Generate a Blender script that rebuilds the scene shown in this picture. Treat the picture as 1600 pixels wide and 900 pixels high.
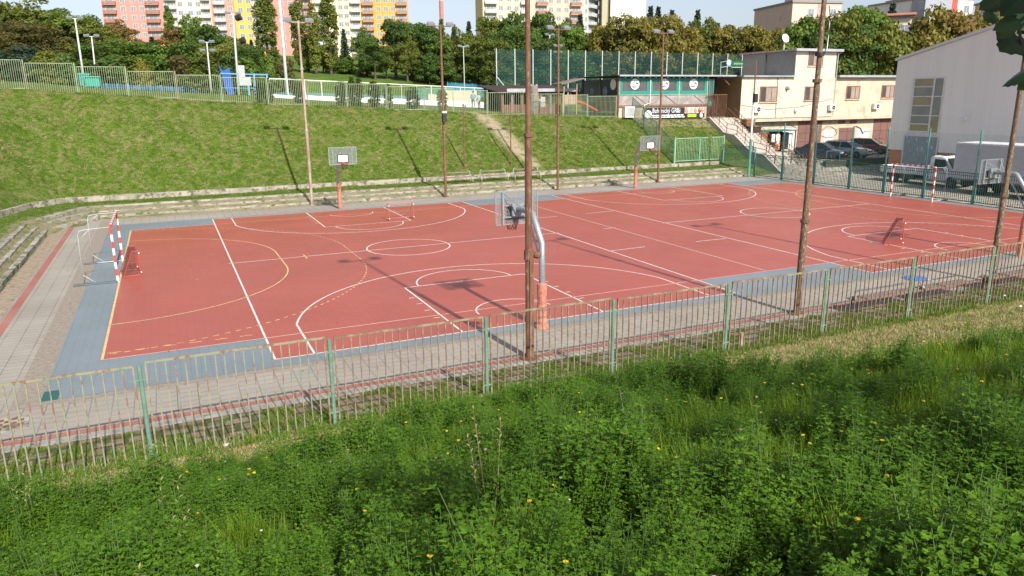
import bpy, bmesh, math, random
import numpy as np
from mathutils import Vector, Matrix, Euler
R = math.radians
for o in list(bpy.data.objects): bpy.data.objects.remove(o)
scene = bpy.context.scene
COL = scene.collection
rnd = random.Random(7)

# ------------------------------------------------------------------ camera
F_PX = 1165.21; PITCH = 0.2503; YAW = 0.4271; ROLL = -0.0106
CAM = np.array([-21.216, -33.589, 6.8165])
_fw = np.array([math.sin(YAW)*math.cos(PITCH), math.cos(YAW)*math.cos(PITCH), -math.sin(PITCH)])
_r0 = np.array([math.cos(YAW), -math.sin(YAW), 0.0]); _u0 = np.cross(_r0, _fw)
_rt = _r0*math.cos(ROLL)+_u0*math.sin(ROLL); _up = -_r0*math.sin(ROLL)+_u0*math.cos(ROLL)
cd = bpy.data.cameras.new('camera'); cam = bpy.data.objects.new('camera', cd); COL.objects.link(cam)
cd.sensor_width = 36; cd.lens = F_PX/1600*36; cd.clip_start = 0.05; cd.clip_end = 3000
cam.matrix_world = Matrix(((_rt[0], _up[0], -_fw[0], CAM[0]), (_rt[1], _up[1], -_fw[1], CAM[1]),
                           (_rt[2], _up[2], -_fw[2], CAM[2]), (0, 0, 0, 1)))
scene.camera = cam
scene.render.resolution_x = 1024; scene.render.resolution_y = 576

# ------------------------------------------------------------------ sky and sun
SUN_TO = Vector((0.075, -1.0, 0.765)).normalized()
SUN_EL = math.asin(SUN_TO.z)
w = bpy.data.worlds.new('World'); scene.world = w; w.use_nodes = True
nt = w.node_tree; nt.nodes.clear()
sky = nt.nodes.new('ShaderNodeTexSky'); sky.sky_type = 'NISHITA'; sky.sun_disc = False
sky.sun_elevation = SUN_EL; sky.sun_rotation = math.atan2(SUN_TO.x, SUN_TO.y)
sky.air_density = 1.0; sky.dust_density = 1.6; sky.ozone_density = 2.6
bg = nt.nodes.new('ShaderNodeBackground'); bg.inputs[1].default_value = 0.115
wo = nt.nodes.new('ShaderNodeOutputWorld')
hs = nt.nodes.new('ShaderNodeHueSaturation'); hs.inputs['Saturation'].default_value = .62; hs.inputs['Hue'].default_value = .515
nt.links.new(sky.outputs[0], hs.inputs['Color']); nt.links.new(hs.outputs[0], bg.inputs[0]); nt.links.new(bg.outputs[0], wo.inputs[0])
sd = bpy.data.lights.new('sun', 'SUN'); sd.energy = 4.6; sd.angle = R(0.8); sd.color = (1, 0.95, 0.87)
so = bpy.data.objects.new('sun', sd); COL.objects.link(so)
so.rotation_euler = (-SUN_TO).to_track_quat('-Z', 'Y').to_euler(); so.location = (0, -60, 60)
vs = scene.view_settings; vs.view_transform = 'Standard'; vs.look = 'None'; vs.exposure = 0.44; vs.gamma = 1
scene.render.engine = 'CYCLES'
scene.cycles.max_bounces = 6; scene.cycles.volume_bounces = 0; scene.cycles.transparent_max_bounces = 16

# ------------------------------------------------------------------ measuring helpers: pixel of the photo -> point in the place
def ray(px, py): return _fw*F_PX+_rt*(px-800)-_up*(py-450)
def atz(px, py, z=0.0):
    d = ray(px, py); return CAM+d*(z-CAM[2])/d[2]
def aty(px, py, y):
    d = ray(px, py); return CAM+d*(y-CAM[1])/d[1]
def atx(px, py, x):
    d = ray(px, py); return CAM+d*(x-CAM[0])/d[0]
def atd(px, py, dist):
    return CAM+ray(px, py)/F_PX*dist
def proj(P):
    d = np.asarray(P, float)-CAM; z = d@_fw
    return 800+F_PX*(d@_rt)/z, 450-F_PX*(d@_up)/z, z

# ------------------------------------------------------------------ materials
def newmat(name):
    m = bpy.data.materials.new(name); m.use_nodes = True
    n = m.node_tree.nodes; b = n['Principled BSDF']
    return m, n, m.node_tree.links, b
def c4(c): return (c[0], c[1], c[2], 1)
def ramp(n, l, src, stops):
    r = n.new('ShaderNodeValToRGB'); e = r.color_ramp.elements
    e[0].position = stops[0][0]; e[0].color = c4(stops[0][1]); e[1].position = stops[-1][0]; e[1].color = c4(stops[-1][1])
    for p, c in stops[1:-1]:
        k = e.new(p); k.color = c4(c)
    l.new(src, r.inputs[0]); return r.outputs[0]
def noise(n, l, scale, detail=5, rough=.55, coord=None, dist=0):
    t = n.new('ShaderNodeTexNoise'); t.inputs['Scale'].default_value = scale
    t.inputs['Detail'].default_value = detail; t.inputs['Roughness'].default_value = rough
    t.inputs['Distortion'].default_value = dist
    if coord is not None: l.new(coord, t.inputs['Vector'])
    return t.outputs['Fac']
def mixc(n, l, f, a, b, mode='MIX'):
    m = n.new('ShaderNodeMix'); m.data_type = 'RGBA'; m.blend_type = mode
    for s, v in ((m.inputs[0], f), (m.inputs[6], a), (m.inputs[7], b)):
        if isinstance(v, bpy.types.NodeSocket): l.new(v, s)
        elif isinstance(v, (int, float)): s.default_value = v
        else: s.default_value = c4(v)
    return m.outputs[2]
def mth(n, l, op, a, b=0.0, clamp=False):
    m = n.new('ShaderNodeMath'); m.operation = op; m.use_clamp = clamp
    for s, v in ((m.inputs[0], a), (m.inputs[1], b)):
        if isinstance(v, bpy.types.NodeSocket): l.new(v, s)
        else: s.default_value = v
    return m.outputs[0]
def tco(n, l, scale=None):
    t = n.new('ShaderNodeTexCoord').outputs['Object']
    if scale:
        mp = n.new('ShaderNodeMapping'); mp.inputs['Scale'].default_value = scale; l.new(t, mp.inputs[0]); t = mp.outputs[0]
    return t
def bump(n, l, b, h, strength=.3, dist=.02):
    k = n.new('ShaderNodeBump'); k.inputs['Strength'].default_value = strength; k.inputs['Distance'].default_value = dist
    l.new(h, k.inputs['Height']); l.new(k.outputs[0], b.inputs['Normal'])
def mat(name, c1, c2=None, scale=3.0, rough=.75, metal=0, lo=.38, hi=.62, c3=None, lo3=.55, hi3=.62, scale3=8, bmp=0, bscale=30, stretch=None, spec=.5):
    m, n, l, b = newmat(name)
    b.inputs['Roughness'].default_value = rough; b.inputs['Metallic'].default_value = metal
    b.inputs['Specular IOR Level'].default_value = spec
    if c2 is None: c2 = tuple(x*.82 for x in c1)
    co = tco(n, l, stretch)
    c = ramp(n, l, noise(n, l, scale, 6, .6, co), [(lo, c1), (hi, c2)])
    if c3 is not None:
        f = ramp(n, l, noise(n, l, scale3, 5, .6, co), [(lo3, (0, 0, 0)), (hi3, (1, 1, 1))])
        c = mixc(n, l, f, c, c3)
    l.new(c, b.inputs['Base Color'])
    if bmp: bump(n, l, b, noise(n, l, bscale, 4, .6, co), bmp, .02)
    return m
def leafmat(name, ca, cb, cc=None, rough=.5, trans=.3, nscale=.6):
    m, n, l, b = newmat(name)
    oi = n.new('ShaderNodeObjectInfo').outputs['Random']
    geo = n.new('ShaderNodeNewGeometry')
    rp = geo.outputs['Random Per Island']
    nz = noise(n, l, nscale, 3, .5, tco(n, l))
    f = mth(n, l, 'ADD', mth(n, l, 'MULTIPLY', rp, .5), mth(n, l, 'MULTIPLY', nz, .6))
    f = mth(n, l, 'ADD', f, mth(n, l, 'MULTIPLY', mth(n, l, 'SUBTRACT', oi, .5), .25))
    st = [(.25, ca), (.6, cb)] + ([(.9, cc)] if cc else [])
    c = ramp(n, l, f, st)
    l.new(c, b.inputs['Base Color']); b.inputs['Roughness'].default_value = rough; b.inputs['Specular IOR Level'].default_value = .3
    tr = n.new('ShaderNodeBsdfTranslucent'); l.new(mixc(n, l, .5, c, (.25, .3, .03)), tr.inputs[0])
    mx = n.new('ShaderNodeMixShader'); mx.inputs[0].default_value = trans+.06
    l.new(b.outputs[0], mx.inputs[1]); l.new(tr.outputs[0], mx.inputs[2])
    l.new(mx.outputs[0], n['Material Output'].inputs[0])
    return m

# ------------------------------------------------------------------ mesh builder
class MB:
    def __init__(s): s.v = []; s.f = []; s.mi = []; s.m = 0
    def add(s, vs, fs):
        k = len(s.v); s.v += [tuple(map(float, v)) for v in vs]
        for f in fs: s.f.append(tuple(i+k for i in f)); s.mi.append(s.m)
        return s
    def bx(s, x0, x1, y0, y1, z0, z1, M=None):
        vs = [(x0,y0,z0),(x1,y0,z0),(x1,y1,z0),(x0,y1,z0),(x0,y0,z1),(x1,y0,z1),(x1,y1,z1),(x0,y1,z1)]
        if M is not None: vs = [M @ Vector(v) for v in vs]
        return s.add(vs, [(0,3,2,1),(4,5,6,7),(0,1,5,4),(1,2,6,5),(2,3,7,6),(3,0,4,7)])
    def cb(s, c, sz, M=None):
        return s.bx(c[0]-sz[0]/2,c[0]+sz[0]/2,c[1]-sz[1]/2,c[1]+sz[1]/2,c[2]-sz[2]/2,c[2]+sz[2]/2,M)
    def beam(s, a, b, w, h=None):     # rectangular bar from a to b
        a = Vector(a); b = Vector(b); h = h or w; d = (b-a).normalized()
        up = Vector((0,0,1)) if abs(d.z) < .95 else Vector((1,0,0))
        x = d.cross(up).normalized()*w/2; y = x.cross(d).normalized()*h/2
        vs = [p+sx*x+sy*y for p in (a,b) for sx,sy in ((-1,-1),(1,-1),(1,1),(-1,1))]
        return s.add(vs, [(0,1,2,3),(7,6,5,4),(0,4,5,1),(1,5,6,2),(2,6,7,3),(3,7,4,0)])
    def tube(s, pts, r, n=8, caps=True):
        pts = [Vector(p) for p in pts]; N = len(pts)
        rs = [r]*N if isinstance(r, (int, float)) else list(r)
        k = len(s.v); ux = None
        for i, p in enumerate(pts):
            d = (pts[min(i+1,N-1)]-pts[max(i-1,0)]).normalized()
            if ux is None:
                up = Vector((0,0,1)) if abs(d.z) < .9 else Vector((1,0,0))
                ux = d.cross(up).normalized()
            else:
                ux = (ux-d*ux.dot(d)).normalized()
            uy = d.cross(ux)
            for j in range(n):
                a = 2*math.pi*j/n; s.v.append(tuple(p+(ux*math.cos(a)+uy*math.sin(a))*rs[i]))
        for i in range(N-1):
            for j in range(n):
                a = k+i*n+j; b = k+i*n+(j+1)%n
                s.f.append((a, b, b+n, a+n)); s.mi.append(s.m)
        if caps:
            s.f.append(tuple(k+j for j in range(n))[::-1]); s.mi.append(s.m)
            s.f.append(tuple(k+(N-1)*n+j for j in range(n))); s.mi.append(s.m)
        return s
    def quad(s, *p): return s.add(p, [tuple(range(len(p)))])
    def prism(s, poly, z0, z1, M=None):   # poly in xy, extruded in z (M maps)
        n = len(poly); vs = [(x,y,z0) for x,y in poly]+[(x,y,z1) for x,y in poly]
        if M is not None: vs = [M @ Vector(v) for v in vs]
        return s.add(vs, [tuple(range(n))[::-1], tuple(range(n,2*n))]+[(i,(i+1)%n,n+(i+1)%n,n+i) for i in range(n)])
    def disc(s, c, nrm, r, n=16, th=.02):
        c = Vector(c); nrm = Vector(nrm).normalized()
        return s.tube([c-nrm*th/2, c+nrm*th/2], r, n)
    def ball(s, c, r, n=8, sz=(1,1,1)):
        vs = [(c[0],c[1],c[2]+r*sz[2])]; fs = []
        for i in range(1,n):
            t = math.pi*i/n
            for j in range(2*n):
                a = math.pi*j/n
                vs.append((c[0]+r*sz[0]*math.sin(t)*math.cos(a), c[1]+r*sz[1]*math.sin(t)*math.sin(a), c[2]+r*sz[2]*math.cos(t)))
        vs.append((c[0],c[1],c[2]-r*sz[2])); m = 2*n
        for j in range(m): fs.append((0,1+j,1+(j+1)%m))
        for i in range(n-2):
            for j in range(m):
                a = 1+i*m+j; b = 1+i*m+(j+1)%m; fs.append((a,a+m,b+m,b))
        L = len(vs)-1
        for j in range(m): fs.append((L,1+(n-2)*m+(j+1)%m,1+(n-2)*m+j))
        return s.add(vs, fs)
    def build(s, name, mats, parent=None, world=False, smooth=False):
        me = bpy.data.meshes.new(name); vs = s.v
        if world and parent is not None:
            r = parent
            while r.parent: r = r.parent
            iv = (Matrix.Translation(r.location) @ r.rotation_euler.to_matrix().to_4x4()).inverted()
            vs = [iv @ Vector(v) for v in vs]
        me.from_pydata(vs, [], s.f)
        if not isinstance(mats, (list, tuple)): mats = [mats]
        for m in mats: me.materials.append(m)
        if len(mats) > 1: me.polygons.foreach_set('material_index', s.mi)
        if smooth: me.polygons.foreach_set('use_smooth', [True]*len(me.polygons))
        me.update()
        o = bpy.data.objects.new(name, me); COL.objects.link(o); o.parent = parent
        return o
def thing(name, loc, label, cat, group=None, rz=0):
    o = bpy.data.objects.new(name, None); COL.objects.link(o); o.empty_display_size = .3
    o.location = tuple(map(float, loc)); o.rotation_euler = (0,0,rz)
    o['label'] = label; o['category'] = cat
    if group: o['group'] = group
    return o
def tag(o, label, cat, group=None, kind=None):
    if label: o['label'] = label
    if cat: o['category'] = cat
    if group: o['group'] = group
    if kind: o['kind'] = kind
    return o
CH = {}
def kids(o):
    return [c for c in bpy.data.objects if c.parent == o]
def copy_tree(o, parent=None):
    c = o.copy(); COL.objects.link(c); c.parent = parent
    for ch in kids(o): copy_tree(ch, c)
    return c
def dup(o, loc, rz, label, scale=None):
    c = copy_tree(o); c.location = tuple(map(float, loc)); c.rotation_euler = (0,0,rz); c['label'] = label
    if scale: c.scale = scale
    return c
def text_mb(body, size, M, mb, depth=.01):
    cu = bpy.data.curves.new('txt', 'FONT'); cu.body = body; cu.size = size; cu.extrude = depth; cu.resolution_u = 2
    ob = bpy.data.objects.new('txt', cu); COL.objects.link(ob)
    dg = bpy.context.evaluated_depsgraph_get(); me = ob.evaluated_get(dg).to_mesh()
    mb.add([M @ v.co for v in me.vertices], [tuple(p.vertices) for p in me.polygons])
    wd = max((v.co.x for v in me.vertices), default=1)
    ob.evaluated_get(dg).to_mesh_clear(); bpy.data.objects.remove(ob); bpy.data.curves.remove(cu)
    return wd
def collection_off(objs, name):
    c = bpy.data.collections.new(name)
    for o in objs:
        for k in list(o.users_collection): k.objects.unlink(o)
        c.objects.link(o)
    return c
def scatter(name, pts, rots, scl, idx, coll, label, cat):
    me = bpy.data.meshes.new(name); me.from_pydata([tuple(p) for p in pts], [], [])
    a = me.attributes.new('rot', 'FLOAT_VECTOR', 'POINT'); a.data.foreach_set('vector', np.asarray(rots, np.float32).ravel())
    a = me.attributes.new('scl', 'FLOAT', 'POINT'); a.data.foreach_set('value', np.asarray(scl, np.float32))
    a = me.attributes.new('idx', 'INT', 'POINT'); a.data.foreach_set('value', np.asarray(idx, np.int32))
    o = bpy.data.objects.new(name, me); COL.objects.link(o)
    g = bpy.data.node_groups.new(name, 'GeometryNodeTree')
    g.interface.new_socket('Geometry', in_out='INPUT', socket_type='NodeSocketGeometry')
    g.interface.new_socket('Geometry', in_out='OUTPUT', socket_type='NodeSocketGeometry')
    N = g.nodes; L = g.links
    gi = N.new('NodeGroupInput'); go = N.new('NodeGroupOutput'); ip = N.new('GeometryNodeInstanceOnPoints')
    ci = N.new('GeometryNodeCollectionInfo'); ci.inputs[0].default_value = coll
    ci.inputs['Separate Children'].default_value = True; ci.inputs['Reset Children'].default_value = True
    ip.inputs['Pick Instance'].default_value = True
    def na(nm, t):
        k = N.new('GeometryNodeInputNamedAttribute'); k.data_type = t; k.inputs[0].default_value = nm; return k.outputs[0]
    L.new(gi.outputs[0], ip.inputs['Points']); L.new(ci.outputs[0], ip.inputs['Instance'])
    L.new(na('idx','INT'), ip.inputs['Instance Index']); L.new(na('rot','FLOAT_VECTOR'), ip.inputs['Rotation'])
    L.new(na('scl','FLOAT'), ip.inputs['Scale']); L.new(ip.outputs[0], go.inputs[0])
    md = o.modifiers.new('scatter', 'NODES'); md.node_group = g
    return tag(o, label, cat, kind='stuff')
# ------------------------------------------------------------------ terrain
C0, CW, CL = 11.28, 7.88, 13.56         # basketball courts: centre offset, half width, half length
HA, HB = 23.43, 11.5                    # handball court half length, half width
ZPX = [-60,-31,-23.2,-17.7,-9.7,-2.4,4.5,17,26,60]; ZPZ = [8.2,7.72,7.19,6.68,6.29,5.87,5.44,4.95,4.65,4.6]
S1 = [(-27.4,-60),(-27.45,13.1),(-25.2,17.1),(24.6,16.9)]
WL = [(-31.2,-60),(-30.7,9),(-29.9,15.4),(-28.9,18.6),(-27.3,20.5),(-19.9,20.6),(24.6,21.0),(60,21.2)]
def sdist(poly, X, Y):
    best = np.full(X.shape, 1e9); sg = np.zeros(X.shape)
    for (x0,y0),(x1,y1) in zip(poly[:-1], poly[1:]):
        dx, dy = x1-x0, y1-y0; L2 = dx*dx+dy*dy
        t = np.clip(((X-x0)*dx+(Y-y0)*dy)/L2, 0, 1)
        d = np.hypot(X-x0-t*dx, Y-y0-t*dy); cr = dx*(Y-y0)-dy*(X-x0)
        m = d < best-1e-9; best = np.where(m, d, best); sg = np.where(m, np.sign(cr), sg)
    return best*sg
_q = [atd(-300,118,60), aty(40,128,40), aty(150,137,40), aty(350,147,40), aty(424,152,40), aty(520,158,40), aty(640,163,40), aty(764,169,40), aty(870,174,40)]
ZQX = [float(a[0]) for a in _q]+[30,60]; ZQZ = [float(a[2]) for a in _q]+[4.9,4.9]
def sm(t): t = np.clip(t, 0, 1); return t*t*(3-2*t)
def hgt(X, Y):
    X = np.asarray(X, float); Y = np.asarray(Y, float)
    X, Y = np.broadcast_arrays(X, Y)
    z = np.full(X.shape, -0.05)
    d1 = sdist(S1, X, Y); dw = sdist(WL, X, Y)
    k = np.where(Y > 14.5, .8, .45)
    zb = np.clip(.10+d1/k*.2, -.05, .60)+np.clip(d1-2.2,0,2)*.05
    z = np.where((d1 > 0) & (X < 25), zb, z)
    zp = np.interp(X, ZPX, ZPZ)
    zp2 = np.interp(X, ZQX, ZQZ); zp = zp+(zp2-zp)*sm((Y-29.5)/11)
    hill = zp+np.interp(Y+.12*X, [62,92,240,700], [0,4.6,16,44])
    und = .12*np.sin(X*.7+1.3*np.sin(Y*.5))*np.sin(Y*.9+X*.21)
    t = np.clip((dw-.22)/7.0, 0, 1); tt = t*.9+.1*sm(t)
    zs = .94+(hill-.94)*tt + und*np.sin(math.pi*t)
    zs = np.where(dw > 7.2, hill, zs)
    z = np.where(dw > .14, zs, z)
    # near bank (camera side)
    yn = -Y
    zn = np.interp(yn, [16.7,16.9,18.7,19.6,21.5,34.5,60], [-.05,.02,.15,.32,.95,5.15,11])
    zn = zn+.05*np.sin(X*1.1+Y)*np.sin(Y*1.3-X*.4)*np.clip((yn-20)/2,0,1)
    z = np.where(Y < -16.7, zn, z)
    # yard on the right
    yard = (X > 28.5) & (Y < 38) & (Y > -16.7)
    zt = np.where(X > 31.2, 1.1*sm((Y-15.2)/.3), 1.1*np.clip((Y-12)/10,0,1))
    z = np.where(yard, zt, z)
    z = np.where((X > 24.6) & (X <= 28.5) & (Y <= 21.1) & (Y > -16.7), np.where(Y > 17, np.clip((Y-17)*.25,0,1)*np.clip((28.5-X),0,1), 0)*.9, z)
    z = np.where((X > 28.5) & (Y >= 38), 1.1+(hill-1.1)*sm((Y-38)/5), z)
    return z
def h1(x, y): return float(hgt(x, y))
def axis(segs):
    out = []
    for a, b, st in segs: out += list(np.arange(a, b, st))
    return np.array(out+[segs[-1][1]])
gx = axis([(-420,-120,30),(-120,-40,4),(-40,-24,.3),(-24,26,.4),(26,32,.25),(32,64,1.0),(64,120,5),(120,700,30)])
gy = axis([(-120,-40,8),(-40,-24,.5),(-24,-16,.2),(-16,16,2.0),(16,31,.22),(31,48,.8),(48,110,3),(110,300,8),(300,900,40)])
GX, GY = np.meshgrid(gx, gy); GZ = hgt(GX, GY)
nx, ny = len(gx), len(gy)
verts = np.stack([GX.ravel(), GY.ravel(), GZ.ravel()], -1)
ii, jj = np.meshgrid(np.arange(nx-1), np.arange(ny-1)); a = (jj*nx+ii).ravel()
faces = np.stack([a, a+1, a+nx+1, a+nx], -1)
me = bpy.data.meshes.new('ground'); me.from_pydata(verts.tolist(), [], faces.tolist())
me.polygons.foreach_set('use_smooth', [True]*len(me.polygons))
def attr(nm, arr):
    a = me.attributes.new(nm, 'FLOAT', 'POINT'); a.data.foreach_set('value', np.clip(arr, 0, 1).astype(np.float32).ravel())
# dry mown strip between near fence and tall weeds; bare patches; dirt track down the far bank
EDX = [-40,-24,-22.8,-21.8,-20.4,-19.4,-17.8,-15.6,-14.2,-13.2,-12.5,-12,-10.5,-9,-7,6,30]
EDY = [-22,-21.5,-22.3,-22.3,-21.8,-21.4,-20.8,-20.0,-19.85,-20.6,-22.6,-24.0,-24.2,-24.5,-25.0,-26,-27]
def vegedge(x): return np.interp(x, EDX, EDY)
edge = vegedge(GX)
dry = np.clip((GY-edge+.5)/.8, 0, 1)*np.clip((-18.7-GY)/.5, 0, 1)
track = np.clip(1-np.abs(GX-np.interp(GY,[20.5,28.5],[6.6,3.9]))/np.interp(GY,[20.5,24,28.5],[.5,1.0,1.0]), 0, 1)*(GY > 21.6)*(GY < 28.6)*1.6
cafe = ((GX > 19.7) & (GX < 28.4) & (GY > 26.6) & (GY < 28.5))*.8
attr('dry', dry+.75*((GY > 28.5) & (GY < 33) & (GX < 8) & (GX > -22)))
attr('dirt', np.maximum(track, cafe)+.68*((sdist(S1,GX,GY) > -.2) & (sdist(S1,GX,GY) < 1.9) & (GX < 25) & (GY > -16)))
attr('slab', ((GY < -16.6) & (GY > -18.75))*1.0)
attr('cobble', ((GX > 24.6) & (GY < 40) & (GY > -16.7) & ~((GX < 28.5) & (GY > 17)))*1.0)
attr('far', np.clip((GY-40)/20, 0, 1))
m, n, l, b = newmat('ground'); co = tco(n, l)
def at(nm):
    k = n.new('ShaderNodeAttribute'); k.attribute_name = nm; return k.outputs['Fac']
n1 = noise(n, l, .35, 6, .6, co); n2 = noise(n, l, 2.2, 6, .65, co); n3 = noise(n, l, 14, 5, .7, co); n4 = noise(n, l, 1.7, 8, .78, co, .8)
g = ramp(n, l, n2, [(.3, (.066,.135,.008)), (.5, (.108,.195,.012)), (.7, (.155,.225,.022))])
g = mixc(n, l, ramp(n, l, noise(n, l, 34, 4, .7, co), [(.42,(0,0,0)),(.6,(1,1,1))]), g, (.05,.08,.015))
tan = ramp(n, l, n3, [(.3, (.20,.155,.075)), (.7, (.33,.265,.145))])
dm = mth(n, l, 'ADD', mth(n, l, 'MULTIPLY', n4, 1.0), mth(n, l, 'MULTIPLY', n3, .45))
dmk = ramp(n, l, dm, [(.70, (0,0,0)), (.86, (.8,.8,.8))])
g = mixc(n, l, dmk, g, tan)
fa = at('far'); g = mixc(n, l, fa, g, ramp(n, l, n1, [(.35,(.07,.135,.018)),(.65,(.12,.18,.03))]))
dd = mth(n, l, 'MULTIPLY', at('dry'), ramp(n, l, n2, [(.25,(.5,.5,.5)),(.55,(1,1,1))]))
g = mixc(n, l, dd, g, ramp(n, l, n3, [(.3,(.24,.20,.085)),(.5,(.42,.35,.165)),(.75,(.55,.47,.25))]))
di = mth(n, l, 'MULTIPLY', at('dirt'), ramp(n, l, mth(n,l,'ADD',mth(n,l,'MULTIPLY',n2,.6),mth(n,l,'MULTIPLY',n3,.4)), [(.40,(.15,.15,.15)),(.52,(1,1,1))]))
g = mixc(n, l, di, g, ramp(n, l, n3, [(.3,(.30,.235,.155)),(.7,(.46,.37,.27))]))
bk = n.new('ShaderNodeTexBrick'); l.new(co, bk.inputs['Vector']); bk.inputs['Scale'].default_value = 1
bk.inputs['Brick Width'].default_value = .62; bk.inputs['Row Height'].default_value = .42; bk.inputs['Mortar Size'].default_value = .085; bk.inputs['Mortar Smooth'].default_value = .6
bk.inputs['Color1'].default_value = c4((.44,.35,.26)); bk.inputs['Color2'].default_value = c4((.34,.27,.20)); bk.inputs['Mortar'].default_value = c4((.09,.12,.03))
ns = noise(n, l, 1.6, 4, .6, co)
sl = mixc(n, l, ramp(n, l, mth(n,l,'ADD',ns,mth(n,l,'MULTIPLY',n3,.3)), [(.66,(0,0,0)),(.78,(1,1,1))]), bk.outputs[0], (.085,.12,.028))
g = mixc(n, l, at('slab'), g, mixc(n, l, .36, sl, mixc(n,l,n3,(.2,.16,.11),(.09,.13,.03))))
bk2 = n.new('ShaderNodeTexBrick'); l.new(co, bk2.inputs['Vector']); bk2.inputs['Brick Width'].default_value = .9; bk2.inputs['Row Height'].default_value = .9; bk2.inputs['Scale'].default_value = 1
bk2.inputs['Mortar Size'].default_value = .05; bk2.inputs['Color1'].default_value = c4((.52,.47,.39)); bk2.inputs['Color2'].default_value = c4((.45,.405,.34)); bk2.inputs['Mortar'].default_value = c4((.17,.17,.11))
g = mixc(n, l, at('cobble'), g, mixc(n, l, ramp(n,l,n2,[(.5,(0,0,0)),(.7,(.6,.6,.6))]), bk2.outputs[0], (.24,.21,.165)))
l.new(g, b.inputs['Base Color']); b.inputs['Roughness'].default_value = .95; b.inputs['Specular IOR Level'].default_value = .15
bump(n, l, b, mth(n, l, 'ADD', n3, n2), .9, .10)
me.materials.append(m)
ground = bpy.data.objects.new('ground', me); COL.objects.link(ground); ground['kind'] = 'structure'

# ------------------------------------------------------------------ paving, court surfaces
def tilemat(name, c1, c2, cm, w, h, ms, rough, n1c=None, spec=.5, off=.5, rvar=0, rot=0):
    m, n, l, b = newmat(name); co = tco(n, l)
    if rot: mp = n.new('ShaderNodeMapping'); mp.inputs['Rotation'].default_value = (0,0,math.pi/2); l.new(co, mp.inputs[0]); co = mp.outputs[0]
    bk = n.new('ShaderNodeTexBrick'); l.new(co, bk.inputs['Vector']); bk.inputs['Scale'].default_value = 1; bk.offset = off
    bk.inputs['Brick Width'].default_value = w; bk.inputs['Row Height'].default_value = h; bk.inputs['Mortar Size'].default_value = ms
    bk.inputs['Mortar Smooth'].default_value = .3
    for k, c in (('Color1', c1), ('Color2', c2), ('Mortar', cm)): bk.inputs[k].default_value = c4(c)
    c = bk.outputs[0]
    nz = noise(n, l, .45, 6, .6, co); nf = noise(n, l, 9, 4, .6, co)
    if n1c: c = mixc(n, l, ramp(n, l, nz, [(.42,(0,0,0)),(.72,(.7,.7,.7))]), c, n1c)
    st_ = ramp(n, l, noise(n, l, .16, 5, .55, co, 1.2), [(.40,(0,0,0)),(.72,(.34,.34,.34))])
    c = mixc(n, l, st_, c, (.58*c1[0],.56*c1[1],.56*c1[2]))
    c = mixc(n, l, mth(n,l,'MULTIPLY',nf,.22), c, (.75*c1[0],.75*c1[1],.75*c1[2]))
    l.new(c, b.inputs['Base Color'])
    rr = ramp(n, l, nz, [(.3,(rough-rvar,)*3),(.7,(rough+rvar,)*3)]); l.new(rr, b.inputs['Roughness'])
    b.inputs['Specular IOR Level'].default_value = spec
    bump(n, l, b, mth(n,l,'ADD',bk.outputs['Fac'],mth(n,l,'MULTIPLY',nf,-.4)), -.25, .006)
    return m
RED = tilemat('red_tiles', (.43,.100,.064), (.40,.092,.060), (.29,.075,.052), .25, .25, .007, .41, (.44,.115,.078), .5, 0, .07)
BLUE = tilemat('blue_tiles', (.215,.255,.275), (.20,.24,.26), (.13,.155,.18), .25, .25, .007, .5, (.25,.29,.33), .4, 0, .06)
PAVE = tilemat('beige_paving', (.36,.325,.28), (.325,.295,.255), (.15,.13,.10), .30, .46, .013, .85, (.42,.385,.335), .2, .5, 0, 1)
BRICKL = tilemat('red_brick_edging', (.40,.15,.115), (.35,.125,.10), (.24,.16,.12), .2, .1, .01, .85, (.42,.22,.18), .2)
GRIT = mat('gravel_strip', (.31,.265,.215), (.22,.185,.145), 9, .95, c3=(.33,.29,.25), lo3=.55, hi3=.65, scale3=30, bmp=.5)
KERB = mat('kerb_stone', (.36,.34,.30), (.22,.20,.17), 3, .9, c3=(.10,.12,.05), lo3=.58, hi3=.66, scale3=5, bmp=.4)
def sheet(name, rects, z, m):
    k = MB()
    for x0,x1,y0,y1 in rects: k.quad((x0,y0,z),(x1,y0,z),(x1,y1,z),(x0,y1,z))
    o = k.build(name, m); o['kind'] = 'structure'; return o
sheet('paving', [(-27.3,24.55,-16.62,16.85)], 0, PAVE)
sheet('gravel_strip', [(-25.15,-24.55,-14.4,16.0),(-24.55,24.2,-14.42,-14.15)], .004, GRIT)
sheet('debris_strip', [(-27.35,-26.72,-16.6,16.8),(-26.72,24.4,16.45,16.85)], .005, mat('earth_and_debris', (.37,.29,.205), (.24,.185,.13), 5, .95, c3=(.13,.14,.06), lo3=.58, hi3=.66, scale3=3, bmp=.5))
sheet('brick_edging', [(-26.62,-26.36,-16.45,15.8),(-26.36,24.5,-16.52,-16.3)], .008, BRICKL)
sheet('blue_court_surround', [(-24.55,24.35,-14.15,14.0)], .008, BLUE)
sheet('red_court', [(-HA,HA+.15,-HB,HB),(-C0-CW,-C0+CW,-CL,-HB),(-C0-CW,-C0+CW,HB,CL),(C0-CW,C0+CW,-CL,-HB),(C0-CW,C0+CW,HB,CL)], .012, RED)
k = MB(); k.bx(-27.3,24.5,-16.85,-16.62,-.05,.012); o = k.build('kerb', KERB); o['kind'] = 'structure'
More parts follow.
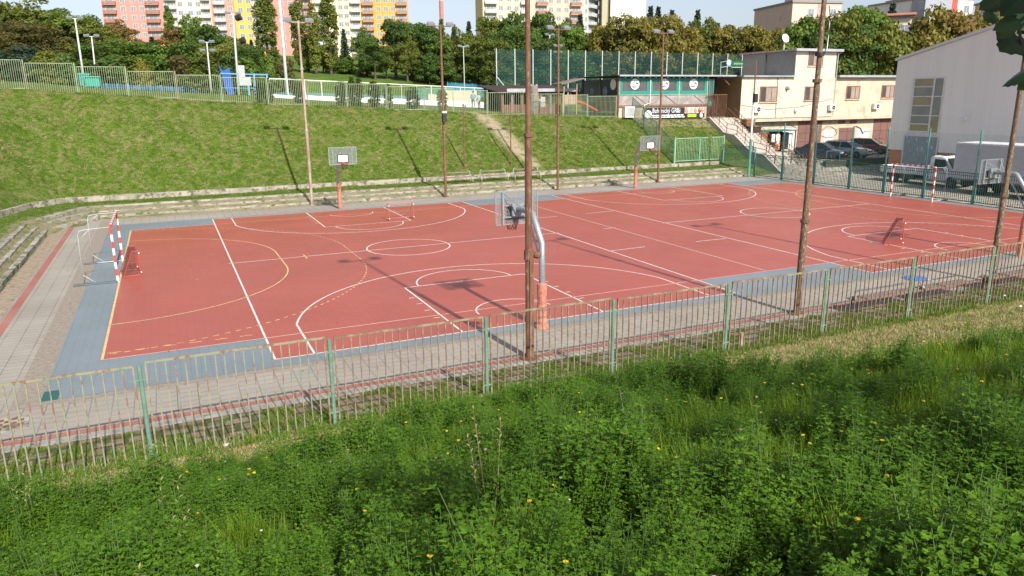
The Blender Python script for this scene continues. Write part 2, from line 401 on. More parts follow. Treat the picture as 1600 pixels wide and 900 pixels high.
# markings
wh, yl, og = MB(), MB(), MB(); ZL = .016
def line(k, a, b, w=.055):
    a = Vector((a[0],a[1],ZL)); b = Vector((b[0],b[1],ZL)); d = (b-a).normalized(); x = Vector((-d.y,d.x,0))*w/2
    k.quad(a-x, b-x, b+x, a+x)
def arc(k, c, r, a0, a1, w=.055, dash=None, n=None):
    L = abs(a1-a0)*r
    if dash:
        N = int(L/(2*dash)); seg = [(a0+(a1-a0)*(2*i)/(2*N), a0+(a1-a0)*(2*i+1)/(2*N)) for i in range(N)]
    else: seg = [(a0, a1)]
    for s0, s1 in seg:
        m = max(1, int(abs(s1-s0)*r/.25)) if not dash else 1
        P = [s0+(s1-s0)*i/m for i in range(m+1)]
        for p, q in zip(P[:-1], P[1:]):
            f = lambda t, rr: (c[0]+rr*math.cos(t), c[1]+rr*math.sin(t), ZL)
            k.quad(f(p,r-w/2), f(p,r+w/2), f(q,r+w/2), f(q,r-w/2))
def dashline(k, a, b, dash=.15, gap=None, w=.05):
    a = Vector(a); b = Vector(b); L = (b-a).length; gap = gap or dash; t = 0
    while t < L:
        line(k, a+(b-a)*(t/L), a+(b-a)*(min(L,t+dash)/L), w); t += dash+gap
P = math.pi
for cx in (-C0, C0):
    for a, b in (((cx-CW,-CL),(cx+CW,-CL)),((cx-CW,CL),(cx+CW,CL)),((cx-CW,-CL),(cx-CW,CL)),((cx+CW,-CL),(cx+CW,CL)),((cx-CW-.15,0),(cx+CW+.15,0))): line(wh, a, b, .06)
    arc(wh, (cx,0), 1.95, 0, 2*P, .06)
    for s in (-1, 1):
        for q in (-2.45, 2.45): line(wh, (cx+q, s*CL), (cx+q, s*(CL-6.03)), .06)
        line(wh, (cx-2.45, s*(CL-6.03)), (cx+2.45, s*(CL-6.03)), .06)
        arc(wh, (cx, s*(CL-6.03)), 1.9, 0 if s < 0 else P, P if s < 0 else 2*P, .055)
        arc(wh, (cx, s*12.0), 1.3, 0 if s < 0 else P, P if s < 0 else 2*P, .05)
        a0 = math.asin(1.5/6.99)
        arc(wh, (cx, s*12.0), 6.99, s*-a0, s*-(P-a0), .06)
        for q in (-6.83, 6.83): line(wh, (cx+q, s*CL), (cx+q, s*10.5), .06)
        for q in (-2.65, 2.65):
            for d_ in (1.8, 2.75, 3.65, 4.5): line(wh, (cx+q-.1, s*(CL-d_)), (cx+q+.1, s*(CL-d_)), .05)
for s in (-1, 1):
    k6 = yl
    line(yl, (s*HA,-HB), (s*HA,HB), .07)
    for q in (-1, 1):
        cx_, cy_ = s*HA, q*1.6
        a_in = 0 if s < 0 else P; a_out = q*P/2
        if s > 0 and q < 0: a_out = 3*P/2
        arc(yl, (cx_,cy_), 6.3, a_in, a_out, .055); arc(yl, (cx_,cy_), 9.45, a_in, a_out, .05, .17)
    line(yl, (s*(HA-6.3),-1.6), (s*(HA-6.3),1.6), .055); dashline(yl, (s*(HA-9.45),-1.6,0), (s*(HA-9.45),1.6,0), .17)
    line(yl, (s*(HA-7.35),-.5), (s*(HA-7.35),.5), .06); line(yl, (s*(HA-4.2),-.1), (s*(HA-4.2),.1), .05)
line(og, (-HA,-HB), (HA,-HB), .045); line(og, (-HA,HB), (HA,HB), .05); line(og, (0,-HB), (0,HB), .055)
dashline(yl, (-HA+.1,-HB+.55,0), (-19.4,-HB+.5,0), .35, .35, .05)
for p0, p1 in (((916,334),(957,330)),((1087,378),(1134,373)),((950,393),(1008,386)),((840,341),(870,338.5)),((943,358),(962,356))):
    a = atz(*p0); b_ = atz(*p1); line(wh, a, b_, .06)
WPAINT = mat('white_paint', (.74,.72,.66), (.55,.45,.40), 6, .6, lo=.45, hi=.75, c3=(.42,.14,.11), lo3=.62, hi3=.68, scale3=18)
YPAINT = mat('yellow_paint', (.72,.55,.24), (.64,.44,.22), 5, .6, c3=(.42,.13,.10), lo3=.56, hi3=.62, scale3=16)
OPAINT = mat('faded_paint', (.70,.55,.42), (.62,.42,.32), 4, .6, c3=(.42,.12,.09), lo3=.60, hi3=.66, scale3=12)
for k, nm, mm in ((wh,'white_court_lines',WPAINT),(yl,'yellow_court_lines',YPAINT),(og,'thin_faded_court_lines',OPAINT)):
    o = k.build(nm, mm); o['kind'] = 'structure'

# ------------------------------------------------------------------ terraces and low wall
CONC = mat('old_concrete', (.42,.385,.33), (.24,.215,.175), 1.4, .9, c3=(.10,.115,.045), lo3=.52, hi3=.62, scale3=2.5, bmp=.6, bscale=12)
CONCL = mat('pale_concrete', (.42,.375,.31), (.25,.22,.175), 1.6, .9, c3=(.12,.11,.075), lo3=.50, hi3=.62, scale3=2.6, bmp=.6, bscale=9)
def ribbon(k, pl, w, z0f, z1f, step=1.1, jit=.02, gap=.012):
    """ row of blocks following a polyline, w measured to the outer (left-hand) side """
    for (x0,y0),(x1,y1) in zip(pl[:-1], pl[1:]):
        L = math.hypot(x1-x0, y1-y0); N = max(1, round(L/step)); dx, dy = (x1-x0)/L, (y1-y0)/L
        for i in range(N):
            a = i*L/N+gap; b = (i+1)*L/N-gap; j = rnd.uniform(-jit, jit); jz = rnd.uniform(-jit, jit)*.7
            cx, cy = x0+dx*(a+b)/2, y0+dy*(a+b)/2
            M = Matrix.Translation((cx-dy*(w/2+j), cy+dx*(w/2+j), 0)) @ Matrix.Rotation(math.atan2(dy,dx)+rnd.uniform(-1,1)*jit*.3, 4, 'Z')
            k.bx(-(b-a)/2, (b-a)/2, -w/2, w/2, z0f, z1f+jz, M)
tr = thing('terrace', (0,17,0), 'worn mossy concrete steps along the far and left side of the court', 'terrace')
SP = [[(-27.4,-18),(-27.45,13.1),(-25.2,17.1),(24.4,16.9)], [(-27.85,-18),(-27.9,13.4),(-25.5,17.9),(24.4,17.7)], [(-28.3,-18),(-28.35,13.7),(-25.9,18.7),(24.4,18.5)]]
for i, pl in enumerate(SP):
    k = MB(); ribbon(k, pl, .36 if i else .34, -.05+.2*i-.1, .19+.2*i, 1.9, .02, .008); k.build('step', CONC, tr, True)
k = MB(); ribbon(k, WL[:-1], .28, .3, 1.0, 2.4, .012); wl = k.build('retaining_wall', CONCL)
tag(wl, 'long low weathered concrete wall at the foot of the far grass bank', 'wall')
# ------------------------------------------------------------------ shared metals
RUST = mat('rusty_steel', (.13,.058,.035), (.22,.105,.055), 3, .75, .0, c3=(.30,.22,.16), lo3=.60, hi3=.68, scale3=6, bmp=.4, stretch=(3,3,.8))
RUSTL = mat('rusty_mottled_steel', (.19,.12,.065), (.11,.06,.038), 4, .8, 0, c3=(.38,.33,.25), lo3=.56, hi3=.64, scale3=9, bmp=.4, stretch=(3,3,.8))
GREYRUST = mat('grey_weathered_pole_paint', (.42,.36,.31), (.28,.16,.11), 3, .7, 0, stretch=(2,2,.5), bmp=.2)
FENCEP = mat('flaking_green_fence_paint', (.16,.25,.175), (.29,.265,.17), 3.5, .65, 0, lo=.38, hi=.54, c3=(.23,.13,.075), lo3=.51, hi3=.58, scale3=5, stretch=(1,1,.7))
FENCER = mat('rusty_yellow_green_fence_paint', (.29,.25,.155), (.21,.13,.08), 4, .7, 0, lo=.42, hi=.56, c3=(.17,.30,.19), lo3=.60, hi3=.66, scale3=5)
FPOST = mat('green_post_paint', (.11,.235,.165), (.17,.29,.215), 4, .5, 0, c3=(.34,.30,.2), lo3=.6, hi3=.66, scale3=7)
DGREEN = mat('dark_green_paint', (.03,.13,.11), (.045,.17,.14), 3, .5)
TEAL = mat('teal_post_paint', (.10,.30,.25), (.06,.22,.20), 2, .5, c3=(.35,.45,.4), lo3=.6, hi3=.7, scale3=4)
GALV = mat('galvanised_steel', (.44,.49,.51), (.34,.39,.42), 14, .4, .55, bmp=.1)
GALVD = mat('dark_galvanised_steel', (.17,.20,.22), (.12,.15,.17), 10, .5, .4)
WHITE = mat('white_paint_metal', (.78,.78,.76), (.70,.69,.66), 5, .45)
REDP = mat('red_paint', (.56,.06,.045), (.46,.06,.045), 5, .45, c3=(.5,.18,.14), lo3=.62, hi3=.7, scale3=9)
ORPAD = mat('salmon_foam_padding', (.52,.23,.165), (.44,.18,.13), 6, .8, c3=(.42,.13,.08), lo3=.5, hi3=.6, scale3=12, bmp=.6, bscale=18)
BLACK = mat('black_plastic', (.018,.018,.02), (.03,.03,.03), 6, .5)
NETB = mat('dark_net_cord', (.035,.02,.02), (.06,.025,.025), 6, .8)
WOODG = mat('weathered_wood', (.25,.19,.165), (.17,.125,.11), 2, .8, stretch=(.6,8,8), bmp=.3)
GLASSL = mat('lamp_glass', (.55,.58,.6), (.45,.48,.5), 6, .15)

# ------------------------------------------------------------------ floodlight poles around the court
def lamps(k_arm, t, z, armm, spread=.75):
    k = MB(); k.beam((-spread,0,z),(spread,0,z),.07); k.build('crossbar', armm, t)
    for s in (-1,1):
        M = Matrix.Translation((s*spread*.9,0,z+.14)) @ Matrix.Rotation(R(28),4,'X')
        k = MB(); k.prism([(-.26,-.17),(.26,-.17),(.22,.17),(-.22,.17)], -.08, .08, M); k.beam((s*spread*.9,0,z),(s*spread*.9,0,z+.1),.05)
        lp = k.build('lamp', GALV, t)
        k = MB(); M2 = M @ Matrix.Translation((0,0,-.085)); k.bx(-.22,.22,-.14,.14,-.006,0, M2); k.build('lens', GLASSL, lp)
def mast(x, y, z0, h, r, m, label, sec=None, box=None, facing=0):
    t = thing('floodlight_pole', (x,y,z0), label, 'light pole', 'floodlight poles around the court', facing)
    k = MB(); sec = sec or [(0,r),(h*.42,r),(h*.425,r*.86),(h*.75,r*.86),(h*.755,r*.72),(h,r*.72)]
    k.tube([(0,0,a) for a,_ in sec], [q for _,q in sec], 14)
    for a,_ in sec[1:-1:2]: k.tube([(0,0,a-.05),(0,0,a+.05)], sec[0][1]*1.18, 14)
    p = k.build('pole', m, t, smooth=False)
    lamps(None, t, h-.1, m)
    k = MB(); k.tube([(0,0,0),(0,0,.05)], r*2.0, 12); k.build('base_collar', m, t)
    if box:
        k = MB(); bz = box; k.bx(-.14,.14,-.30,-.06,bz,bz+.62); k.m = 1; k.bx(-.16,.16,-.32,-.04,bz+.62,bz+.74); k.build('control_box', [BLACK, WHITE], t)
    return t
NP = [(-12.95,-16.5), (-3.42,-16.5), (6.05,-16.55)]
t = mast(NP[0][0],NP[0][1],0, 11.2, .125, RUST, 'thick rusty brown pole in the middle foreground, in front of the nearest basketball hoop', [(0,.098),(5.9,.092),(5.95,.070),(11.2,.06)])
k = MB(); k.bx(.085,.125,-.04,.04,0,2.9); k.bx(-.03,.07,-.13,-.09,.3,2.8); k.build('welded_profile', RUST, t)
k = MB(); k.ball((.22,-.04,2.83),.12,5,(1,1,.8)); k.beam((0,0,2.86),(.3,-.04,2.86),.1); k.tube([(0,0,2.72),(0,0,2.98)],.125,10); k.build('junction_box', RUST, t)
t = mast(NP[1][0],NP[1][1],0, 11.4, .13, RUSTL, 'mottled rusty pole rising through the picture right of centre, in front of the red tiles', [(0,.118),(3.0,.105),(3.05,.092),(7.2,.084),(7.25,.076),(11.4,.066)])
k = MB(); k.tube([(0,0,7.9),(0,0,8.0)],.135,10); k.tube([(.1,-.1,9.3),(.22,-.1,8.8),(.12,-.12,8.3),(.1,-.1,7.95)],.012,5); k.build('clamp_and_cable', BLACK, t)
t = mast(NP[2][0],NP[2][1],0, 11.4, .14, RUSTL, 'leaning-looking rusty pole at the right edge beside the galvanised hoop mast', [(0,.115),(3.2,.10),(3.25,.09),(7.2,.082),(11.4,.07)])
FPL = [(-12.8,16.75,GREYRUST,'slender grey and rust pole left of the far left hoop, with two floodlights',None),
       (-3.5,16.5,RUST,'brown rusty pole carrying a small black box, beside the far benches',5.2),
       (5.4,16.35,RUST,'brown rusty pole in front of the wooden shelter with two pale floodlights',None),
       (14.8,16.75,RUST,'brown rusty pole in front of the green windowed cafe',None)]
for x,y,m_,lb,bx_ in FPL: mast(x,y,0,11.6,.098,m_,lb,box=bx_)
t = thing('box_topped_post', (23.8,16.3,0), 'white and teal painted post with a black box near its top at the court corner', 'post')
k = MB(); k.tube([(0,0,0),(0,0,3.2)],.11,12); k.m=1; k.tube([(0,0,3.2),(0,0,6.9)],[.085,.075],12); k.m=2; k.tube([(0,0,6.9),(0,0,9.6)],[.06,.05],8); k.build('pole',[TEAL,WHITE,RUST],t)
k = MB(); k.bx(-.17,.17,-.32,-.06,6.2,6.9); k.m=1; k.bx(-.18,.18,-.33,-.05,6.9,7.02); k.build('control_box',[BLACK,WHITE],t)
for i,(px,py,pt) in enumerate(((726.5,271,167),(798.5,268,166))):
    b_ = aty(px,py,21.9); zz = h1(b_[0],21.9)
    k = MB(); k.tube([(b_[0],21.9,zz-.1),(b_[0],21.9,zz+4.9)],.055,8)
    o = k.build('thin_pole', RUST); tag(o, ['thin bare rusty pole on the bank between the box pole and the dirt track','thin bare rusty pole standing beside the worn dirt track on the bank'][i], 'pole', 'thin rusty poles on the bank')

# ------------------------------------------------------------------ basketball hoops
def hoop(label, loc, rz, pad, netcol, back, W=.84, padh=1.7):
    t = thing('basketball_hoop', loc, label, 'basketball hoop', 'basketball hoops', rz)
    # local +y points to the court
    k = MB(); k.tube([(0,0,0),(0,0,2.62),(0,.62,3.42),(0,.70,3.45),(0,1.62,3.45)], .095, 14); k.build('mast', GALV, t, smooth=True)
    k = MB(); k.tube([(0,0,1.95),(0,1.05,3.40)], .03, 8); k.beam((-.0,1.15,3.45),(-W*.69,1.72,3.95),.035); k.beam((.0,1.15,3.45),(W*.69,1.72,3.95),.035); k.build('brace', GALV, t)
    k = MB()
    if pad:
        zs = [0,.08,.12,.22,.32,.40,.55,.62,.75,1.0,1.38,1.40]; rs = [.23,.21,.16,.17,.14,.16,.145,.16,.14,.148,.155,.10]
    else:
        zs = [0,.5,1.0,1.5,1.68]; rs = [.125,.13,.125,.13,.11]
    k.tube([(0,0,z+.01) for z in zs], rs, 14); k.build('padding', ORPAD, t, smooth=False)
    k = MB(); y = 1.76; z0, z1 = 2.95, 3.98
    for a,b in (((-W,y,z0),(W,y,z0)),((-W,y,z1),(W,y,z1)),((-W,y,z0),(-W,y,z1)),((W,y,z0),(W,y,z1))): k.beam(a,b,.03)
    for i in range(1,24): k.beam((-W,y,z0+(z1-z0)*i/24),(W,y,z0+(z1-z0)*i/24),.010)
    for i in range(1,30): x = -W+2*W*i/30; k.beam((x,y+.008,z0),(x,y+.008,z1),.007)
    k.build('backboard', GALV, t)
    k = MB()
    for s in (-1,1): k.beam((s*W*.69,y-.06,z0),(s*W*.69,y-.06,z1),.055)
    k.beam((-W*.69,y-.06,3.18),(W*.69,y-.06,3.18),.04); k.beam((-W*.69,y-.06,3.55),(W*.69,y-.06,3.55),.04)
    k.bx(-.22,.22,1.60,y-.05,3.22,3.6); k.build('board_frame', GALV, t)
    k = MB(); k.bx(-.34,.34,y+.02,y+.03,3.06,3.56); k.m=1; k.bx(-.29,.29,y+.032,y+.038,3.11,3.51); k.build('target_panel', [BLACK, WHITE], t)
    k = MB(); P_ = [(.225*math.cos(a),y+.38+.225*math.sin(a),3.05) for a in [2*math.pi*i/20 for i in range(21)]]
    k.tube(P_, .013, 6); k.bx(-.09,.09,y+.03,y+.17,2.99,3.10); k.build('rim', netcol, t)
    k = MB()
    for i in range(10):
        a = 2*math.pi*i/10
        for q in (-1,1):
            pts = []
            for j in range(5):
                rr = .22-.022*j; aa = a+q*.31*j; pts.append((rr*math.cos(aa), y+.38+rr*math.sin(aa), 3.04-.085*j))
            k.tube(pts, .006, 4, False)
    k.build('net', NETB, t)
    return t
hp = hoop('galvanised basketball hoop with crumpled salmon padding, nearest to the camera', (-11.39,-14.18,0), 0, True, REDP, False, .72)
hoop('galvanised basketball hoop at the right edge, half behind a rusty pole', (11.45,-14.2,0), 0, False, REDP, False, .72)
hoop('far basketball hoop standing before the grass bank left of centre, white target square', (-11.45,14.35,0), math.pi, False, REDP, True)
hoop('far basketball hoop on the right, in front of the fence running down the bank', (11.05,14.4,0), math.pi, False, REDP, True)

FRAMEG = mat('pale_grey_tube', (.50,.53,.53), (.42,.44,.44), 6, .5)
# ------------------------------------------------------------------ handball goals
def big_goal(label, loc, rz, depth=1.12, half=2.15, H=2.15, side=True):
    t = thing('handball_goal', loc, label, 'handball goal', 'red and white handball goals', rz)   # local: mouth faces +x, y across
    for s in (-1,1):
        k = MB(); n_ = 8
        for i in range(n_): k.m = (i+1)%2; k.bx(-.04,.04,s*half-.04,s*half+.04,H*i/n_+.001,H*(i+1)/n_)
        k.build('goalpost', [REDP,WHITE], t)
    k = MB(); n_ = 16
    for i in range(n_): k.m = i%2; k.bx(-.042,.042,-half+2*half*i/n_,-half+2*half*(i+1)/n_,H,H+.085)
    k.build('crossbar', [REDP,WHITE], t)
    for s in (-1,1):
        k = MB(); y = s*half
        k.tube([(-.04,y,H+.02),(-depth+.25,y,H-.02),(-depth+.06,y,H-.06),(-depth,y,H-.2),(-depth-.04,y,.03)], .014, 8)
        k.tube([(-depth+.40,y,H-.03),(-depth-.01,y,H-.40)], .012, 6); k.tube([(-depth+.4,y,.04),(-depth-.02,y,.40)], .012, 6)
        if s>0: k.tube([(-.04,y,.03),(-depth-.04,y,.03)], .02, 6)
        k.build('side_frame', FRAMEG, t, smooth=True)
    k = MB(); k.bx(-depth-.4,.0,-half-.06,-half+.06,.01,.07); k.build('base_beam', GALVD, t)
    k = MB(); k.bx(-depth-.4,-depth+.1,half-.05,half+.05,.01,.06); k.build('base_beam', GALVD, t)
    return t
big_goal('red and white striped goal frame on the blue strip at the left end', (-23.47,.55,0.012), 0)
big_goal('red and white striped goal frame at the right end, before the dark green fence', (23.35,.35,0.012), math.pi, 1.1, 1.55)

THINRED = mat('faded_red_tube', (.48,.13,.11), (.42,.16,.14), 5, .5)
# ------------------------------------------------------------------ small goals
def mini_goal(label, loc, rz, w=.6, h=.75, d=.5, dense=True, flat=False, tint=REDP):
    t = thing('small_goal', loc, label, 'mini goal', 'small red street hockey goals', rz)
    k = MB(); r = .018
    k.tube([(0,-w,0.02),(0,-w,h),(0,w,h),(0,w,.02)], r, 8); k.tube([(0,-w,.02),(-d,-w,.02),(-d,w,.02),(0,w,.02)], r*.8, 8)
    for s in (-1,1):
        k.tube([(0,s*w,h),(-d*.35,s*w,h),(-d,s*w,.02)], r*.8, 8)
    k.tube([(-d*.35,-w,h),(-d*.35,w,h)], r*.7, 8); k.build('frame', tint, t)
    if dense:
        k = MB(); N = 14 if not flat else 10; rr = .006
        for i in range(N+1):
            y = -w+2*w*i/N; k.beam((-d*.35,y,h),(-d,y,.02),rr); k.beam((0,y,h),(-d*.35,y,h),rr)
        for i in range(N+1):
            f = i/N; k.beam((-d*.35-d*.65*f,-w,h*(1-f)+.02),(-d*.35-d*.65*f,w,h*(1-f)+.02),rr)
        for s in (-1,1):
            for i in range(1,10):
                f = i/10; k.beam((-d*f*.98,s*w,.02),(-d*f*.4,s*w,h),rr); k.beam((0,s*w,h*f),(-d*(1-.65*f),s*w,h*f),rr)
        k.build('net', NETB, t)
    if not flat:
        for s in (-1,1):
            for z in (.12,h-.1): k = MB(); k.ball((.03,s*w,z),.035,4); k.build('cap', WHITE, t)
    return t
mg = atz(191,431); g0 = atz(217,429)
mini_goal('small red goal with black net standing on the goal line by the big left goal', ((mg[0]+g0[0])/2+.30,(mg[1]+g0[1])/2+.35,.016), R(8), .62, 1.0, .62)
mini_goal('small thin red goal frame without net near the far left hoop', (-9.25,8.0,.016), R(-88), .74, .96, .7, False, tint=THINRED)
mini_goal('small red goal with slack dark net near the right side of the court', (9.55,-9.95,.016), R(-47), .52, 1.12, .75, True)

# ------------------------------------------------------------------ benches
BENCHL = mat('off_white_tube', (.50,.49,.45), (.36,.33,.29), 5, .6)
def tube_bench(px0, px1, py, label):
    a = atz(px0, py, .95); b_ = atz(px1, py-2.5, .95); y = 19.35; xa = aty(px0,py,y)[0]; xb = aty(px1,py-2,y)[0]
    t = thing('park_bench', ((xa+xb)/2, y, h1((xa+xb)/2,y)), label, 'bench', 'benches on the far terrace'); W = (xb-xa)/2
    k = MB(); k.bx(-W+.05,W-.05,-.2,.2,.40,.45); k.build('seat', WOODG, t)
    k = MB(); k.bx(-W+.15,W-.15,.27,.31,.72,.80); k.build('backrest', WOODG, t)
    for s in (-1,1):
        k = MB(); k.tube([(s*W,-.22,-.1),(s*W,-.22,.35),(s*W*.985,-.1,.44),(s*W*.97,.2,.47),(s*W*.94,.28,.8),(s*W*.80,.3,.88)], .024, 8); k.tube([(s*W,.25,-.1),(s*W,.2,.45)],.022,8); k.build('leg', BENCHL, t, smooth=True)
tube_bench(695,737,272,'bench with white tube legs just right of the black box pole')
tube_bench(751,792,270,'middle bench with white tube legs, seen between two poles before the dirt track')
tube_bench(803,843,267,'bench with white tube legs partly behind the thick foreground pole')
def slat_bench(xa, xb, y, label, rail=True):
    t = thing('slatted_bench', ((xa+xb)/2,y,.04), label, 'bench', 'slatted benches behind the near fence'); W = (xb-xa)/2
    k = MB()
    for i in range(4): k.bx(-W,W,-.21+.11*i,-.12+.11*i,.42,.46)
    k.build('seat', WOODG, t)
    for s in (-1,1):
        k = MB(); k.tube([(s*W*.86,-.13,0),(s*W*.86,-.10,.40),(s*W*.86,.14,.40),(s*W*.86,.16,0)], .035, 8); k.build('leg', GALVD, t)
    if rail:
        k = MB(); k.tube([(-W,-.16,.50),(-W*.78,.12,.53),(-W*.62,.34,.56),(W*.9,.34,.56)], .03, 8); k.build('side_rail', FRAMEG, t, smooth=True)
slat_bench(-1.95,1.0,-17.25,'slatted bench with a bent metal rail behind the near fence, left of the blue cover')
slat_bench(1.2,3.55,-17.25,'slatted bench without rail between its two railed neighbours, near the blue cover')
slat_bench(4.5,7.7,-17.25,'slatted bench with metal rail furthest right, beside the leaning rusty pole')
k = MB(); k.tube([(4.06,-14.95,.002),(4.06,-14.95,.03)], .44, 24); k.tube([(4.06,-14.95,.03),(4.06,-14.95,.045)], .34, 24)
tag(k.build('manhole_cover', mat('blue_paint',(.04,.17,.50),(.05,.21,.55),4,.5)), 'round bright blue manhole cover in the paving behind the near fence', 'manhole cover')
k = MB(); k.bx(-24.55,-24.2,-14.15,-13.5,.0,.02)
tag(k.build('floor_tile', mat('green_tile',(.02,.10,.085),(.03,.125,.105),4,.6)), 'dark green square tile at the near left corner of the blue surface', 'tile')
dc = atz(12,664); dm_ = thing('drain_cover', (dc[0],dc[1],.0), 'patterned square drain cover in the paving at the left edge', 'drain cover', rz=R(4))
k = MB(); k.bx(-.4,.4,-.4,.4,.0,.02); k.build('frame', CONCL, dm_)
k = MB()
for i in range(5):
    for j in range(5):
        if (i+j)%2: k.bx(-.33+.13*i,-.22+.13*i,-.33+.13*j,-.22+.13*j,.02,.032)
k.build('grate', RUST, dm_)
k = MB(); s_ = atz(1157,543,.2); k.tube([(s_[0],s_[1],.0),(s_[0]+.01,s_[1],.62)], .055, 8)
tag(k.build('short_stake', mat('pale_stake_wood',(.42,.33,.25),(.28,.17,.11),5,.8)), 'short pale stake standing in the grass right behind the near fence', 'stake')

# ------------------------------------------------------------------ bar fences
def bar_panel(k, w, h, n, r, z0=0, zb=None, top=.05, jit=0):
    """ local: x along, z up; top rail, end bars, n bars that hang down, one bottom rail """
    k.beam((0,0,z0+h),(w,0,z0+h),top,top*.9)
    for i in range(n+1):
        x = w*i/n; j = rnd.uniform(-jit,jit); q = r*1.35 if i in (0,n) else r
        k.beam((x,0,z0+(zb or 0)+rnd.uniform(-jit,jit)*3),(x+j,0,z0+h),q)
nf = thing('bar_fence', (-12,-18.9,.1), 'long near fence of rusty green metal bars between tall weeds and court', 'fence')
PX = [(-45,802,0),(240,735,575),(524,660,520),(762,612,480),(957,580,458),(1133,553,432),(1285,525,408),(1418,503,400),(1541,482,378)]
xs = [aty(px,py,-18.9)[0] for px,py,_ in PX]; xs[0] = xs[1]-3.42; xs.insert(0, xs[0]-3.42); xs.append(xs[-1]+3.35); xs.append(xs[-1]+3.35)
for i, (a, b_) in enumerate(zip(xs[:-1], xs[1:])):
    z0 = h1((a+b_)/2,-18.9)-.05; lift = [.0,-.02,.03,.0,.02,-.02,.0,.0,.02,.0,0,0][i%12]
    k = MB(); w_ = b_-a-.20; bar_panel(k, w_, 1.93+lift, 19, .024, z0+.04, .0, .045, .012)
    p = k.build('panel', FENCEP if i < 3 else FENCER, nf); p.location = (a+.10+12, 0, -.1)
for x in xs:
    z0 = h1(x,-18.9)
    k = MB(); k.tube([(x+12,.03,z0-.2),(x+12,.03,z0+1.80)], .042, 10); k.beam((x+12-.12,0,z0+1.62-.1),(x+12+.12,0,z0+1.62-.1),.03)
    k.beam((x+12-.12,0,z0+.30-.1),(x+12+.12,0,z0+.30-.1),.03); k.build('post', FPOST, nf)
# far fence on the crest
ff = thing('bar_fence', (-6,28,6.2), 'long far fence of pale green bars along the crest of the grass bank', 'fence')
FB = mat('pale_green_fence_paint', (.36,.42,.26), (.25,.35,.22), 2, .6, c3=(.32,.2,.12), lo3=.6, hi3=.66, scale3=3)
bpx = [-38,42,122,201,278,348,420,482,543,605,664,709,762,826,880,918,963]
bx_ = [aty(p, np.interp(p,[0,200,330,500,640,760,963],[138,150,160,166,172,178,182]), 28)[0] for p in bpx]
bx_.insert(0, bx_[0]-3.1)
for i,(a,b_) in enumerate(zip(bx_[:-1], bx_[1:])):
    z0 = min(h1(a,28),h1(b_,28))+.12
    k = MB(); bar_panel(k, b_-a-.22, 1.88, 21, .020, z0, -.05, .04); k.beam((0,0,z0+.02),(b_-a-.22,0,z0+.02),.035) if i%3==1 else None
    p = k.build('panel', FB, ff); p.location = (a+.11+6,0,-6.2)
RUSTF = mat('rusty_fence_post', (.30,.17,.11), (.30,.36,.24), 3, .7)
for i,x in enumerate(bx_):
    z0 = h1(x,28); k = MB(); k.tube([(x+6,.03,z0-6.5),(x+6,.03,z0-6.2+2.05)],.04,8); k.build('post', RUSTF if i%3==2 else FB, ff)
# fence going down the bank at x = 19.6, and gate on the wall
sf = thing('bar_fence', (19.6,24.5,3), 'green bar fence stepping down the bank beside the cafe to the low wall', 'fence')
ys = [28,26.0,23.9,21.2]
for a,b_ in zip(ys[:-1],ys[1:]):
    za, zb_ = h1(19.6,a), h1(19.6,b_); k = MB(); n_ = 16
    for i in range(n_+1):
        f = i/n_; y = a+(b_-a)*f; z = za+(zb_-za)*f; k.beam((0,y-24.5,z-3-.1),(0,y-24.5,z-3+1.95),.026)
    k.beam((0,a-24.5,za-3+1.95),(0,b_-24.5,zb_-3+1.95),.045); k.build('panel', FPOST, sf)
for y in ys:
    z = h1(19.6,y)-3; k = MB(); k.tube([(0,y-24.5,z-.2),(0,y-24.5,z+2.15)],.045,8); k.build('post', FPOST, sf)
gx0, gx1 = aty(1056,212,21.15)[0], aty(1132,212,21.15)[0]
gt = thing('metal_gate', ((gx0+gx1)/2,21.15,1.1), 'double leaf gate of bright green bars standing on the low wall', 'gate'); W = (gx1-gx0)/2
LG = mat('light_green_gate_paint', (.22,.48,.32), (.30,.5,.33), 3, .5)
for s in (-1,1):
    k = MB(); x0 = 0.06 if s>0 else -W+.04; bar_panel(k, W-.1, 2.0, 15, .026, .05, 0, .05); k.beam((0,0,.08),(W-.1,0,.08),.05)
    p = k.build('gate_leaf', LG, gt); p.location = (x0,0,0)
for x in (-W,0,W): k = MB(); k.tube([(x,.03,-.6),(x,.03,2.2)],.05,8); k.build('post', LG if x else TEAL, gt)
# side fence at the right end : low dark bars, tall posts, wire mesh
rf = thing('mesh_topped_fence', (24.7,4,0), 'dark green bar fence with tall teal posts and wire mesh above, right end of court', 'fence')
pys = [20.9,16.6,13.4,10.0,6.6,3.6,.5,-3.0,-6.6,-10.2,-13.8]
for i,(a,b_) in enumerate(zip(pys[:-1],pys[1:])):
    z0 = max(0,h1(24.6,(a+b_)/2)) if a > 14 else 0; k = MB(); n_ = int(abs(b_-a)/.135)
    for j in range(n_+1):
        y = a+(b_-a)*j/n_; k.beam((0,y-4,z0+.06),(0,y-4,z0+1.9),.026)
    k.beam((0,a-4,z0+1.9),(0,b_-4,z0+1.9),.05); k.beam((0,a-4,z0+.12),(0,b_-4,z0+.12),.045); k.beam((0,a-4,z0+1.72),(0,b_-4,z0+1.72),.035); k.build('panel', DGREEN, rf)
for i,y in enumerate(pys):
    tall = i >= 2; z1 = 4.55 if tall else 2.3
    k = MB(); k.tube([(-.05,y-4,-.1),(-.05,y-4,z1)],.055,10); k.beam((.03,y-4,0),(.03,y-4,2.0),.14,.06); k.build('post', TEAL, rf)
k = MB(); H0, H1 = 1.95, 4.3; ya, yb = 13.4, -13.8; st = .15
q = ya
